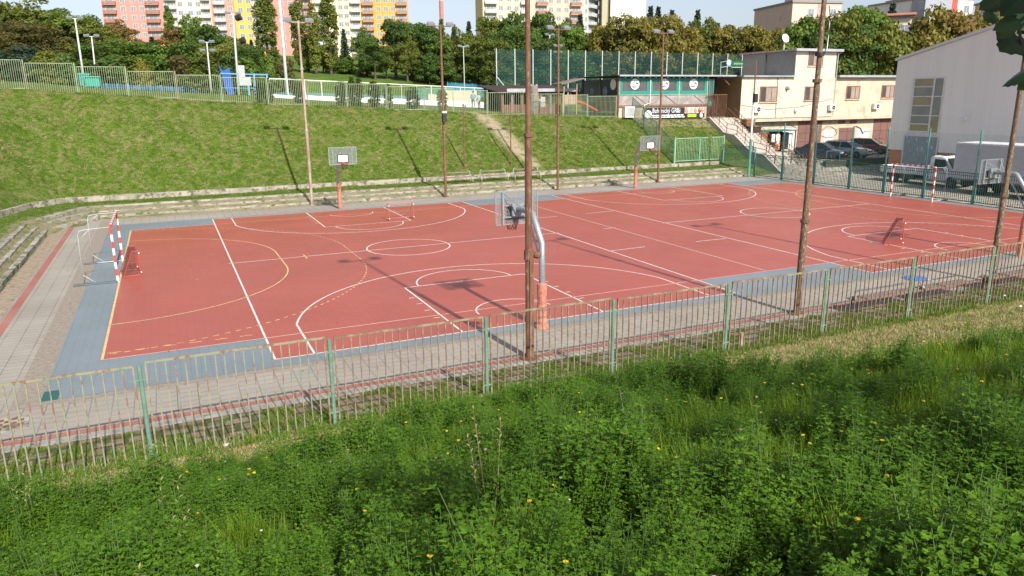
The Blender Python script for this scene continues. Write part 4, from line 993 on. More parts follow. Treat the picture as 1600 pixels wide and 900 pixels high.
k.build('door', [mat('peeling_blue_grey_door',(.26,.31,.35),(.22,.27,.31),1.5,.6,c3=(.55,.57,.58),lo3=.6,hi3=.64,scale3=1.8,stretch=(1,3,.8)), F_], hl, world=True)
a = atx(1509,185,HX); k = MB(); k.bx(HX-.35,HX,a[1]-.2,a[1]+.2,a[2]-.1,a[2]+.12); k.bx(HX-.5,HX-.3,a[1]-.3,a[1]-.1,a[2]-.12,a[2]+.0)
tag(k.build('wall_lamp', WHITE), 'small white lamp fixed halfway up the grey hall wall', 'wall lamp')

# ------------------------------------------------------------------ distant panel blocks
ST = 2.8
def facade(label, P0, P1, pxa, pxb, zb, rows, wallm, cols, hgtm, balm=None, depth=12, side=None):
    """ one block: P0-P1 the facade line for pixel columns pxa..pxb; cols = [(kind, px0, px1)] """
    P0 = Vector(P0); P1 = Vector(P1); e = (P1-P0); e.z = 0; Lm = e.length; e.normalize(); ang = math.atan2(e.y, e.x)
    t = thing('apartment_block', (P0.x,P0.y,zb), label, 'apartment block', 'panel apartment blocks behind the trees', ang)
    k = MB(); k.bx(0,Lm,0,depth,-3,hgtm); k.build('wall', wallm, t)
    k = MB(); k.bx(-.1,Lm+.1,-.1,depth+.1,hgtm+.003,hgtm+.4); k.build('roof', GREYW, t)
    s = lambda px: (px-pxa)/(pxb-pxa)*Lm
    protos = {}
    for kind, p0, p1 in cols:
        if kind == 'w':
            for r in range(rows):
                zz = 1.2+r*ST; key = 'w%d' % rnd.randint(0,2)
                if key not in protos:
                    M = Matrix(((1,0,0,0),(0,0,-1,0),(0,1,0,0),(0,0,0,1))); f_ = window(t, M, 1.65, 1.55, F_, 2, GLS, cur=((),(0,),(1,))[int(key[1])]); protos[key] = f_
                    f_.location = (s((p0+p1)/2), 0, zz)
                else:
                    c = copy_tree(protos[key], t); c.location = (s((p0+p1)/2), 0, zz)
        else:
            wb = s(p1)-s(p0); key = 'b%.1f%s' % (wb, kind)
            for r in range(rows):
                zz = r*ST+.3
                if key not in protos:
                    k = MB(); k.bx(-wb/2,wb/2,-1.15,-.002,0,.16); k.m=1; k.bx(-wb/2,wb/2,-1.2,-1.12,.18,1.15); k.bx(-wb/2,-wb/2+.06,-1.1,-.01,.18,1.15); k.bx(wb/2-.06,wb/2,-1.1,-.01,.18,1.15)
                    f_ = k.build('balcony', [wallm if kind!='g' else GREYW2, balm], t); protos[key] = f_
                    k = MB(); k.m=0; k.bx(-wb/2+.08,wb/2-.08,-.03,-.004,.17,2.55); k.m=1; k.bx(-wb/2+.5,wb/2-.9,-.05,-.032,1.0,2.3); k.m=2; k.bx(-wb/2+.5,-wb/2+.65,-.06,-.051,.9,2.35); k.bx(wb/2-1.0,wb/2-.9,-.06,-.051,.2,2.35); k.bx(-.1,.0,-.06,-.051,.2,2.35); k.build('balcony_door', [BREC, GLS, F_], f_)
                    f_.location = (s((p0+p1)/2),0,zz)
                else:
                    c = copy_tree(protos[key], t); c.location = (s((p0+p1)/2),0,zz)
    return t
GLS = mat('blue_grey_glass', (.16,.20,.25), (.30,.33,.37), .6, .15)
BREC = mat('balcony_back_wall', (.42,.36,.32), (.3,.26,.24), 1, .9)
GREYW2 = mat('pale_slab', (.55,.55,.53), None, 3, .8)
BR1 = mat('brown_railing', (.28,.13,.09), (.35,.2,.15), 1.5, .7); BR2 = mat('grey_railing', (.42,.46,.47), (.52,.55,.55), 1.5, .6); BR3 = mat('white_railing', (.62,.62,.58), (.5,.5,.48), 1.5, .6); BR4 = mat('rust_railing',(.36,.22,.18),(.30,.18,.14),1.5,.6)
def wm(nm, c): return mat(nm, c, tuple(x*.93 for x in c), .5, .85)
PK, CR, WT, OR_, PK2, OG = wm('pink_render',(.62,.27,.23)), wm('butter_render',(.76,.66,.42)), wm('off_white_render',(.66,.62,.52)), wm('amber_render',(.78,.44,.10)), wm('salmon_render',(.66,.29,.22)), wm('orange_render_wall',(.76,.36,.08))
A0, A1 = atd(167,70,255), atd(640,90,268)
def fp(px, off=0):
    f = (px-167)/(640-167); p = A0+(A1-A0)*f; d = np.array([(A1-A0)[1],-(A1-A0)[0],0]); d = d/np.linalg.norm(d); return p+d*off
def blk(label, pa, pb, basepy, wallm, cols, balm, off=0, rows=9):
    q = fp((pa+pb)/2); dd = (q-CAM)@_fw; zb = atd((pa+pb)/2, basepy, dd)[2]
    return facade(label, fp(pa,off), fp(pb,off), pa, pb, zb, rows, wallm, cols, 33, balm)
blk('pink block with brown balconies, leftmost of the row of flats', 167, 259, 64, PK, [('b',170,189),('w',194,203),('w',210,218),('w',223,231),('b',233,253)], BR1)
blk('off white and butter block between the pink and the amber flats', 259.4, 331, 70, WT, [('g',262,279),('w',281,288),('w',296,303),('w',308,315),('b',317,330)], BR3)
blk('narrow salmon section with grey balconies left of the amber flats', 331.4, 366, 76, PK2, [('g',336,353),('w',356,365)], BR2)
blk('amber yellow block with grey balconies', 366.4, 411, 78, OR_, [('w',372,380),('w',385,393),('g',395,410)], BR2)
blk('salmon block partly behind the tall poplar', 411.4, 487.6, 81, PK, [('b',414,428),('w',435,443),('w',450,458),('w',462,470),('b',472,486)], BR1)
blk('butter yellow block behind two poplars and a spruce', 488, 564.6, 86, CR, [('g',493,510),('w',518,526),('w',529,536),('w',538,545),('g',548,564)], BR3)
blk('bright orange block, rightmost of the row of flats', 565, 640, 88, OG, [('b',567,585),('w',589,597),('w',601,609),('w',613,620),('b',622,639)], BR4)
# second group
B0, B1 = atd(752,60,246), atd(946,60,256)
def fp2(px): f = (px-752)/(946-752); return B0+(B1-B0)*f
def blk2(label, pa, pb, wallm, cols, balm, depth=12):
    zb = atd((pa+pb)/2, 92, 250)[2]; return facade(label, fp2(pa), fp2(pb), pa, pb, zb, 9, wallm, cols, 34, balm, depth)
CR2, PK3 = wm('light_cream_render',(.68,.60,.40)), wm('peach_render',(.70,.47,.36))
blk2('cream block left of the thick foreground pole', 755, 834, CR2, [('g',758,776),('w',779,785),('w',792,798),('w',803,809),('g',812,824)], BR3)
blk2('peach block with brown balconies right of the thick foreground pole', 834.4, 908, PK3, [('b',836,853),('w',856,862),('w',868,874),('w',880,886),('b',889,906)], BR1)
KH = wm('khaki_render',(.46,.42,.30))
facade('khaki side wing with balconies beside the blank white gable', atd(908.5,60,257), atd(934,60,268), 908, 934, atd(920,92,260)[2], 9, GREYW2, [('w',912,917),('g',918,933)], 34, BR2, 8)
k = MB(); Pc = atd(940,60,262); Pd = atd(951,60,262); k.bx(0,(Pd-Pc)[0]*1.1,0,10,0,34)
t = thing('apartment_block', (Pc[0],Pc[1],atd(940,92,262)[2]-3), 'khaki stair tower with a blank bright gable to its right', 'apartment block', 'panel apartment blocks behind the trees', math.atan2((Pd-Pc)[1],(Pd-Pc)[0]))
k.build('stair_tower', KH, t); W_ = float(np.linalg.norm((atd(1005,60,262)-Pd)[:2])); x0 = float(np.linalg.norm((Pd-Pc)[:2]))*1.12
k = MB(); k.bx(x0,x0+W_,-1.5,12,0,34); k.build('gable_wall', wm('bright_white_render',(.84,.80,.70)), t)
k = MB(); k.bx(-.2,x0+W_+.2,-1.7,12.2,34.003,34.4); k.build('roof', GREYW, t)
# right background houses
def house(label, cat, pa, pb, top_py, d0, d1, hb, wallm, floors, wins, extra=None, depth=14):
    P0, P1 = Vector(atd(pa,top_py,d0)), Vector(atd(pb,top_py,d1)); zt_ = P0.z; e = P1-P0; e.z=0; Lm = e.length
    t = thing('distant_building', (P0.x,P0.y,zt_-hb), label, cat, None, math.atan2(e.y,e.x))
    k = MB(); k.bx(0,Lm,0,depth,-4,hb); k.build('wall', wallm, t); k = MB(); k.bx(-.2,Lm+.2,-.25,depth+.2,hb+.003,hb+.35); k.build('roof', GREYW, t)
    s = lambda px: (px-pa)/(pb-pa)*Lm
    pr_ = None
    for px in wins:
        for f_ in range(floors):
            zz = hb-2.4-f_*3.0
            if pr_ is None: pr_ = window(t, Matrix(((1,0,0,0),(0,0,-1,0),(0,1,0,0),(0,0,0,1))), 1.3 if not extra else 2.1, 1.4, F_, 2, GLS, cur=()); c = pr_
            else: c = copy_tree(pr_, t)
            c.location = (s(px),0,zz)
    return t, s, hb, Lm
PKH = wm('pale_pink_render',(.74,.50,.42))
t,s,hb,Lm = house('pale pink house with two windows on its gable, above the autumn trees', 'house', 1239, 1316, 4, 140, 142, 11, PKH, 2, (1268,1284,1303))
k = MB(); k.bx(Lm*.18,Lm*.42,2,6,hb+.36,hb+2.2); k.build('roof_house', PKH, t)
P0 = Vector(atd(1196,16,165)); P1 = Vector(atd(1238,5,140)); 
t,s,hb,Lm = house('pink house wing with open loggias seen obliquely behind the cream tower', 'house', 1197, 1238.4, 15, 153, 141, 11, wm('dusty_pink_render',(.52,.30,.26)), 1, (1235,), depth=6)
for f_ in range(3):
    k = MB(); z0 = hb-3.1-3*f_
    k.bx(.5,Lm-3.2,-.9,-.02,z0,z0+.9); k.m=1
    for i in range(7): x_ = .5+(Lm-4)*i/6; k.bx(x_-.12,x_+.12,-.9,-.03,z0+.903,z0+2.9)
    k.build('loggia', [mat('terracotta_parapet',(.50,.22,.17),None,2,.8), mat('mustard_pier',(.42,.36,.14),None,2,.8)], t)
t,s,hb,Lm = house('grey house with dark red balcony bands behind the right trees', 'house', 1386, 1446, 5, 146, 134, 12, wm('blue_grey_render',(.36,.38,.44)), 2, (1392,1400,1408,1416,1424,1440), depth=5)
for f_ in range(2): k = MB(); k.bx(.2,Lm*.72,-.8,-.02,hb-4.2-3*f_,hb-3.0-3*f_); k.build('balcony_band', mat('dark_red_panel',(.36,.06,.06),None,2,.7), t)
t,s,hb,Lm = house('white flat roofed house with red panels, top right behind the orange tree', 'house', 1446.5, 1522, -3, 135, 138, 11, wm('white_house_render',(.80,.78,.74)), 2, (1478,1512))
k = MB(); k.bx(s(1482),s(1497),-.06,-.02,hb-6,hb); k.build('red_panel', mat('red_wall_panel',(.62,.10,.07),None,2,.7), t)
t,s,hb,Lm = house('peach orange house at the top right corner behind the dark leaves', 'house', 1524, 1604, 9, 140, 125, 9, wm('apricot_render',(.72,.45,.24)), 2, (1538,1560,1585))
k = MB(); k.bx(s(1570),s(1590),3,8,hb+.36,hb+2.4); k.build('roof_house', wm('rust_orange_render',(.5,.2,.08)), t)
t,s,hb,Lm = house('low house with terracotta tiled roof half hidden by the right trees', 'house', 1372, 1425, 30, 118, 116, 4, wm('cream_house_render',(.62,.52,.42)), 1, (1380,1415))
k = MB(); k.prism([(-.6,-.8),(Lm+.6,-.8),(Lm+.6,6),(-.6,6)], hb+.36, hb+.5); k.add([(-.6,-.8,hb+.5),(Lm+.6,-.8,hb+.5),(Lm+.6,6,hb+1.3),(-.6,6,hb+1.3)],[(0,1,2,3)]); k.build('tiled_roof', mat('terracotta_tiles',(.46,.19,.12),(.38,.15,.10),2,.8), t)
t,s,hb,Lm = house('small cream house with dark roof right above the hall roof', 'house', 1520, 1560, 30, 100, 98, 4, wm('ivory_render',(.70,.64,.54)), 1, (1530,1545))
# chimney stack
Pc = atd(691,60,420); t = thing('factory_chimney', (Pc[0],Pc[1],20), 'tall distant white and faded red chimney on the horizon', 'chimney')
k = MB()
for z0_,z1_,mi in ((-25,28,2),(28,39.4,0),(39.4,56,1)): k.m = mi; k.tube([(0,0,z0_),(0,0,z1_)],[1.35-.006*z0_,1.35-.006*z1_],16,False)
k.build('stack', [mat('faded_red_band',(.50,.22,.18),None,1,.8), WHITE, mat('chimney_concrete',(.50,.42,.40),None,1,.8)], t)
# ------------------------------------------------------------------ vehicles
TYRE = mat('tyre_rubber', (.02,.02,.02), (.03,.03,.03), 5, .8); RIM = mat('wheel_rim', (.35,.36,.38), None, 5, .35, .7)
CGL = mat('car_glass', (.012,.014,.016), (.025,.03,.032), 1, .12, spec=.45); HL = mat('headlight_glass', (.6,.62,.62), (.4,.42,.42), 10, .1); TL = mat('tail_light', (.35,.02,.02), None, 4, .3)
def carpaint(nm, c):
    m, n, l, b = newmat(nm); b.inputs['Base Color'].default_value = c4(c); b.inputs['Roughness'].default_value = .3; b.inputs['Coat Weight'].default_value = .6; b.inputs['Coat Roughness'].default_value = .05
    b.inputs['Metallic'].default_value = .25; l.new(ramp(n,l,noise(n,l,1.5,4,.6,tco(n,l)),[(.4,c),(.7,tuple(x*.85 for x in c))]), b.inputs['Base Color']); return m
def loft(k, secs, close=True):
    """ secs: list of rings (same count) """
    n_ = len(secs[0]); base = len(k.v)
    for r_ in secs:
        for p in r_: k.v.append(tuple(map(float,p)))
    for i in range(len(secs)-1):
        for j in range(n_-(0 if close else 1)):
            a = base+i*n_+j; b_ = base+i*n_+(j+1)%n_; k.f.append((a,b_,b_+n_,a+n_)); k.mi.append(k.m)
    k.f.append(tuple(base+j for j in range(n_))[::-1]); k.mi.append(k.m); k.f.append(tuple(base+(len(secs)-1)*n_+j for j in range(n_))); k.mi.append(k.m)
def wheel(t, x, y, r=.32, w=.2):
    k = MB(); k.tube([(x,y-w/2,r),(x,y-w/2+.03,r),(x,y+w/2-.03,r),(x,y+w/2,r)],[r*.9,r,r,r*.9],20); wh_ = k.build('wheel', TYRE, t)
    k = MB(); s = 1 if y > 0 else -1; k.disc((x,y+s*w/2,r),(0,1,0),r*.62,18,.03); k.m=1
    for i in range(5): a_ = 2*math.pi*i/5; k.beam((x,y+s*(w/2+.02),r),(x+r*.55*math.cos(a_),y+s*(w/2+.02),r+r*.55*math.sin(a_)),.07,.02)
    k.build('rim', [BLACK, RIM], wh_)
def car(label, loc, rz, paint, kind='hatch'):
    t = thing('parked_car', loc, label, 'car', 'cars parked before the garages', rz)     # +x = front
    Lh = 2.05; W = .86
    prof = {  # x, hood/belt z
     'hatch': [(-2.0,.55,.80),(-1.9,.35,.98),(-1.2,.25,1.0),(0,.22,.96),(.9,.22,.93),(1.5,.25,.84),(1.95,.33,.70),(2.05,.42,.56)],
     'sedan': [(-2.2,.5,.86),(-2.1,.33,.98),(-1.3,.25,1.0),(0,.22,.95),(.9,.22,.92),(1.6,.25,.82),(2.1,.33,.68),(2.2,.42,.56)],
     'wagon': [(-2.2,.5,.86),(-2.12,.33,1.02),(-1.3,.25,1.02),(0,.22,.97),(.95,.22,.93),(1.6,.25,.83),(2.05,.33,.68),(2.15,.42,.56)]}[kind]
    def ring(x, z0, z1, w):
        return [(x,-w*.92,z0),(x,-w,z0+(z1-z0)*.35),(x,-w*.99,z0+(z1-z0)*.75),(x,-w*.90,z1),(x,0,z1+.03),(x,w*.90,z1),(x,w*.99,z0+(z1-z0)*.75),(x,w,z0+(z1-z0)*.35),(x,w*.92,z0)]
    k = MB(); loft(k, [ring(x,z0,z1, W*(.86 if abs(x)>1.99 else .95 if abs(x)>1.8 else 1)) for x,z0,z1 in prof]); body = k.build('body', paint, t, smooth=False)
    rx = {'hatch':(-1.85,-1.45,.25,1.05),'sedan':(-1.6,-.95,.3,1.1),'wagon':(-2.08,-1.75,.25,1.05)}[kind]; H = {'hatch':1.47,'sedan':1.43,'wagon':1.46}[kind]
    def cr(x, z, w, zb=.93): return [(x,-w,zb if z==zb else z-.09),(x,-w*.93,z),(x,0,z+.025),(x,w*.93,z),(x,w,zb if z==zb else z-.09)]
    k = MB(); b0_, r0, r1, b1_ = rx; zb = .94
    vs_ = [(b0_,-.80,zb),(b0_,.80,zb),(b1_,.80,zb-.02),(b1_,-.80,zb-.02),(r0,-.60,H-.04),(r0,.60,H-.04),(r1,.62,H-.04),(r1,-.62,H-.04)]
    k.add(vs_, [(0,3,2,1),(4,5,6,7),(0,1,5,4),(1,2,6,5),(2,3,7,6),(3,0,4,7)]); gl = k.build('windows', CGL, t)
    k = MB(); k.add([(r0-.04,-.62,H-.05),(r0-.04,.62,H-.05),(r1+.04,.64,H-.05),(r1+.04,-.64,H-.05),(r0+.1,-.55,H),(r0+.1,.55,H),(r1-.1,.57,H),(r1-.1,-.57,H)], [(0,3,2,1),(4,5,6,7),(0,1,5,4),(1,2,6,5),(2,3,7,6),(3,0,4,7)])
    for s in (-1,1):
        k.beam((b0_,s*.805,zb),(r0,s*.61,H-.04),.07,.05); k.beam((b1_,s*.805,zb-.02),(r1,s*.63,H-.04),.06,.05); k.beam((-.35,s*.81,zb),(-.38,s*.625,H-.04),.07,.04)
    if kind == 'wagon':
        for s in (-1,1): k.tube([(r0+.1,s*.55,H+.05),(r1-.1,s*.56,H+.05)],.02,6)
    k.build('roof', paint, t)
    xf = prof[-1][0]; xb = prof[0][0]
    for s in (-1,1):
        k = MB(); k.add([(xf-.30,s*.50,.70),(xf-.32,s*.80,.70),(xf-.10,s*.52,.60),(xf-.18,s*.80,.58),(xf-.02,s*.5,.60),(xf-.12,s*.79,.60)],[(0,1,5,4)]); k.bx(xf-.22,xf-.02,min(s*.46,s*.76),max(s*.46,s*.76),.56,.70); k.build('headlight', HL, t)
        k = MB(); k.bx(xb-.01,xb+.1,min(s*.55,s*.78),max(s*.55,s*.78),.72,.86); k.build('tail_light', TL, t)
        k = MB(); k.bx(.80,.95,min(s*.85,s*1.0),max(s*.85,s*1.0),.92,1.05); k.build('wing_mirror', paint, t)
    k = MB(); k.bx(xf-.12,xf+.02,-.40,.40,.56,.66); k.bx(xf-.1,xf+.03,-.55,.55,.28,.36); k.build('grille', BLACK, t)
    k = MB(); k.bx(xf+.02,xf+.035,-.25,.25,.40,.51); k.build('number_plate', WHITE, t)
    for x_ in (-1.28,1.28):
        for s in (-1,1): wheel(t, x_, s*.78)
    return t
gA = aty(1303,246,15.9); gA2 = aty(1348,246,15.7); gC = aty(1383,240,17.5)
car('dark navy parked car, left of the three before the garages', (gA[0]+.2,17.6,1.1), R(-68), carpaint('navy_car_paint',(.03,.04,.075)), 'sedan')
car('silver blue parked estate car with roof rails in the middle of the three', (gA2[0]-.15,17.4,1.1), R(-72), carpaint('silver_blue_car_paint',(.30,.34,.40)), 'wagon')
car('dark red parked car, right and behind the silver blue estate', (gC[0]+.2,19.6,1.1), R(-62), carpaint('red_car_paint',(.22,.03,.035)), 'hatch')

# flatbed truck beside the hall
VW = mat('white_vehicle_paint', (.74,.76,.77), (.66,.68,.70), 2, .35)
def truck():
    rear = atz(1378,289,0); fr = atz(1513,292,0)
    a = Vector((31.6,9.6,0)); b_ = Vector((31.9,2.3,0)); d = b_-a; ang = math.atan2(d.y,d.x)
    t = thing('flatbed_truck', ((a.x+b_.x)/2,(a.y+b_.y)/2,0), 'white flatbed truck with a crew cab parked beside the grey hall', 'truck', None, ang)
    k = MB(); k.bx(-3.0,1.0,-.9,.9,.75,.88)
    k.bx(-3.0,1.0,-.96,-.90,.88,1.28); k.bx(-3.0,1.0,.90,.96,.88,1.28); k.bx(-3.05,-3.0,-.96,.96,.88,1.28); k.bx(.95,1.02,-.96,.96,.88,1.55)
    for x_ in (-2.0,-1.0,0): 
        for s in (-1,1): k.bx(x_-.03,x_+.03,s*.975-.01,s*.975+.01,.86,1.3)
    k.build('flatbed', VW, t)
    k = MB(); k.bx(-2.9,2.6,-.45,.45,.42,.72); k.bx(-1.4,-.2,-.85,-.5,.35,.7); k.build('chassis', BLACK, t)
    # cab loft along x
    def ring(x,z0,z1,w0,w1): return [(x,-w0,z0),(x,-w0*1.0,z0+(min(z1,1.25)-z0)*.8),(x,-w1,z1-.08),(x,-w1*.85,z1),(x,w1*.85,z1),(x,w1,z1-.08),(x,w0,z0+(min(z1,1.25)-z0)*.8),(x,w0,z0)]
    k = MB(); loft(k, [ring(1.08,.5,2.18,.94,.80),(ring(1.3,.5,2.28,.94,.80)),ring(2.0,.5,2.26,.95,.80),ring(2.25,.5,2.15,.95,.80),ring(2.85,.5,1.38,.94,.90),ring(3.45,.5,1.15,.90,.84),ring(3.62,.45,.85,.85,.82)]); cb_ = k.build('cab', VW, t)
    k = MB()
    for s in (-1,1): k.add([(1.42,s*.925,1.32),(2.62,s*.945,1.30),(2.22,s*.845,2.02),(1.42,s*.84,2.04)],[(0,1,2,3)]); k.add([(1.42,s*.935,1.32),(2.62,s*.955,1.30),(2.22,s*.855,2.02),(1.42,s*.85,2.04)],[(0,1,2,3)])
    k.build('side_window', CGL, t)
    k = MB(); k.add([(2.86,-.80,1.42),(2.86,.80,1.42),(2.30,.72,2.12),(2.30,-.72,2.12),(2.84,-.80,1.40),(2.84,.80,1.40),(2.26,.72,2.12),(2.26,-.72,2.12)],[(0,1,2,3),(4,7,6,5),(0,4,5,1),(1,5,6,2),(2,6,7,3),(3,7,4,0)]); k.build('windscreen', CGL, t)
    for s in (-1,1):
        k = MB(); k.bx(2.45,2.6,min(s*.98,s*1.16),max(s*.98,s*1.16),1.25,1.6); k.build('wing_mirror', VW, t)
        k = MB(); k.bx(3.40,3.60,min(s*.5,s*.86),max(s*.5,s*.86),.86,1.08); k.build('headlight', HL, t)
        k = MB(); k.bx(1.55,1.75,min(s*.955,s*.975),max(s*.955,s*.975),1.1,1.15); k.build('door_handle', BLACK, t)
    k = MB(); k.bx(3.58,3.68,-.45,.45,.72,.9); k.bx(3.5,3.66,-.85,.85,.42,.6); k.build('bumper', BLACK, t)
    k = MB(); k.bx(1.5,2.0,-.35,.35,2.29,2.33); k.build('roof_hatch', BLACK, t)
    for x_,r_ in ((-1.9,.34),(-1.15+.0,.34)) if False else ((-1.9,.36),): 
        for s in (-1,1): wheel(t, x_, s*.72, r_, .26)
    for s in (-1,1): wheel(t, 2.9, s*.80, .36, .22)
    k = MB(); 
    for s in (-1,1): k.tube([(2.9,s*.93,.40),(2.9,s*.96,.40)],.44,20)
    k.build('wheel_arch', BLACK, t)
truck()
t = thing('box_truck', (30.2,-3.6,0), 'big white box truck seen through the fence at the right edge', 'truck', None, R(-90))
fx = 5.6
k = MB(); k.bx(-5.2,fx,-1.2,1.2,.95,3.35); k.build('cargo_box', mat('white_box_panel',(.50,.51,.54),(.46,.47,.50),2,.5), t)
k = MB(); k.bx(-5.22,fx+.02,-1.22,1.22,3.353,3.46); k.m=1
for y_ in (-1.22,1.22): k.bx(-5.2,fx+.02,y_-.02,y_+.02,.9,1.0)
k.bx(fx,fx+.03,-1.22,-1.1,.95,3.35); k.bx(fx,fx+.03,1.1,1.22,.95,3.35); k.build('box_trim', [mat('white_roof_panel',(.82,.83,.84),None,2,.5), GALVD], t)
k = MB(); k.bx(-5.0,5.3,-.5,.5,.5,.93); k.bx(-1.2,1.6,-1.05,-.6,.4,.9); k.bx(-1.2,1.6,.6,1.05,.4,.9); k.build('chassis', BLACK, t)
for x_ in (-3.2,3.8):
    for s in (-1,1): wheel(t, x_, s*.95, .45, .3)
for x_ in (5.3,): k = MB(); k.bx(fx-.1,fx+.06,-1.0,-.8,.72,.86); k.bx(fx-.1,fx+.06,.8,1.0,.72,.86); k.build('tail_light', TL, t)

# ------------------------------------------------------------------ shelter, statue, playground
SY = 33.0
def ps(px, py, y=SY): return aty(px, py, y)
ax, bx2 = ps(783,150)[0], ps(872,150)[0]; zf = h1((ax+bx2)/2, SY)-.1; zr_ = ps(820,136)[2]
sh = thing('wooden_shelter', ((ax+bx2)/2,SY+2,zf), 'long open wooden shelter with grey sheet roof behind the far fence', 'shelter'); W = (bx2-ax)/2
k = MB(); k.prism([(-2.6,zr_-zf-.55),(-2.6,zr_-zf-.45),(2.6,zr_-zf+.25),(2.6,zr_-zf+.15)], -W-.6, W+1.6, Matrix(((0,0,1,0),(1,0,0,0),(0,1,0,0),(0,0,0,1)))); k.m=1; k.bx(-W+.3,W+1.6,-2.72,-2.62,zr_-zf-.45,zr_-zf-.15); k.build('roof', [DARKW, METR], sh)
for i in range(7): x_ = -W+2*W*i/6; k = MB(); k.bx(x_-.12,x_+.12,-2.35,-2.1,0,zr_-zf-.45); k.build('post', WOODG if i%2 else mat('post_brown',(.20,.11,.07),None,3,.8), sh)
k = MB(); k.bx(-W,W,-2.2,-2.1,0,.95); k.build('parapet', mat('brown_boards',(.18,.09,.07),(.13,.07,.05),3,.8), sh)
k = MB(); k.bx(-W,W,2.2,2.3,0,zr_-zf+.1); k.build('back_board', DARKW, sh)
q = ps(835,176,29.3); stt = thing('carved_log_statue', (q[0],29.3,h1(q[0],29.3)), 'grey carved wooden log figure taller than a person by the far fence', 'statue')
k = MB(); hh = aty(835,134,29.3)[2]-h1(q[0],29.3); k.tube([(0,0,-.1),(-.1,0,hh*.2),(.05,0,hh*.45),(0,0,hh*.62),(-.05,0,hh*.8),(-.05,0,hh*.97),(0,0,hh)],[.34,.42,.5,.42,.40,.34,.2],12)
k.build('body', mat('grey_log',(.27,.24,.21),(.17,.15,.13),3,.9,bmp=.8), stt)
k = MB(); 
for s in (-1,1): k.ball((-.05+s*.26,0,hh),.14,5); 
k.tube([(.0,-.1,hh*.6),(.42,-.3,hh*.5),(.5,-.3,hh*.35)],[.12,.1,.09],8); k.build('carved_detail', mat('grey_log_light',(.33,.30,.27),None,3,.9), stt)
k = MB(); k.bx(.5,.95,-.3,-.25,hh*.28,hh*.62); k.build('notice_board', mat('board_grey',(.42,.41,.39),None,4,.7), stt)
q = ps(886,172,32); pg = thing('playground_tower', (q[0],32,h1(q[0],32)), 'small wooden play tower with a bright red slide', 'play tower')
k = MB()
for x_ in (-.7,.7):
    for y_ in (-.6,.6): k.beam((x_,y_,0),(x_,y_,2.9),.11)
k.build('frame', mat('play_wood',(.38,.25,.17),(.3,.2,.13),3,.8), pg)
k = MB(); k.prism([(-1.15,2.85),(1.3,3.35),(1.3,3.45),(-1.15,2.95)], -1,1, Matrix(((1,0,0,0),(0,0,1,0),(0,1,0,0),(0,0,0,1)))); k.build('roof', WOODG, pg)
k = MB(); k.bx(-.7,.7,-.62,-.56,1.0,1.9); [k.beam((-.6+.2*i,-.65,1.0),(-.6+.2*i,-.65,1.9),.05) for i in range(7)]; k.build('panel', mat('play_panel',(.46,.33,.25),None,3,.8), pg)
k = MB(); k.add([(.75,-.55,1.15),(.75,.1,1.15),(1.4,-.6,1.05),(1.4,.1,1.05),(3.0,-.9,.2),(3.0,-.2,.2),(3.3,-.95,.2),(3.3,-.25,.2)],[(0,2,3,1),(2,4,5,3),(4,6,7,5)])
for s,(dy) in ((0,-.6),(1,.08)): k.tube([(.75,dy,1.28),(1.4,dy,1.18),(3.0,dy-.28,.32),(3.3,dy-.3,.3)],.07,6)
k.build('slide', mat('red_plastic',(.60,.06,.05),(.66,.10,.08),3,.4), pg)
def bin_(px, py, y, lb, c1, w_=.6, h_=1.0):
    q = aty(px,py,y); t = thing('waste_container', (q[0],y,h1(q[0],y)), lb, 'container')
    k = MB(); k.prism([(-w_*.42,-w_*.42),(w_*.42,-w_*.42),(w_*.5,w_*.42),(-w_*.5,w_*.42)],.08,h_*.85); k.build('body', mat('bin_paint',c1,None,3,.5), t)
    k = MB(); k.prism([(-w_*.5,-w_*.5),(w_*.5,-w_*.5),(w_*.5,w_*.5),(-w_*.5,w_*.5)],h_*.853,h_*.95); k.build('lid', mat('bin_lid',tuple(x*1.2 for x in c1),None,3,.5), t)
    k = MB(); [k.disc((sx*w_*.35,sy*w_*.4,.07),(1,0,0),.07,8,.05) for sx in (-1,1) for sy in (-1,1)]; k.build('wheels', BLACK, t)
bin_(888,172,30.3,'small dark waste bin beside the red slide',(.05,.06,.05),.55,.9)
q = aty(142,130,40); bin_(146,133,40,'large turquoise green container behind the far fence at the left',(.02,.32,.25),1.25,.95)
bin_(133,130,40.8,'white topped teal container left of the larger turquoise one',(.03,.26,.22),.9,1.15)

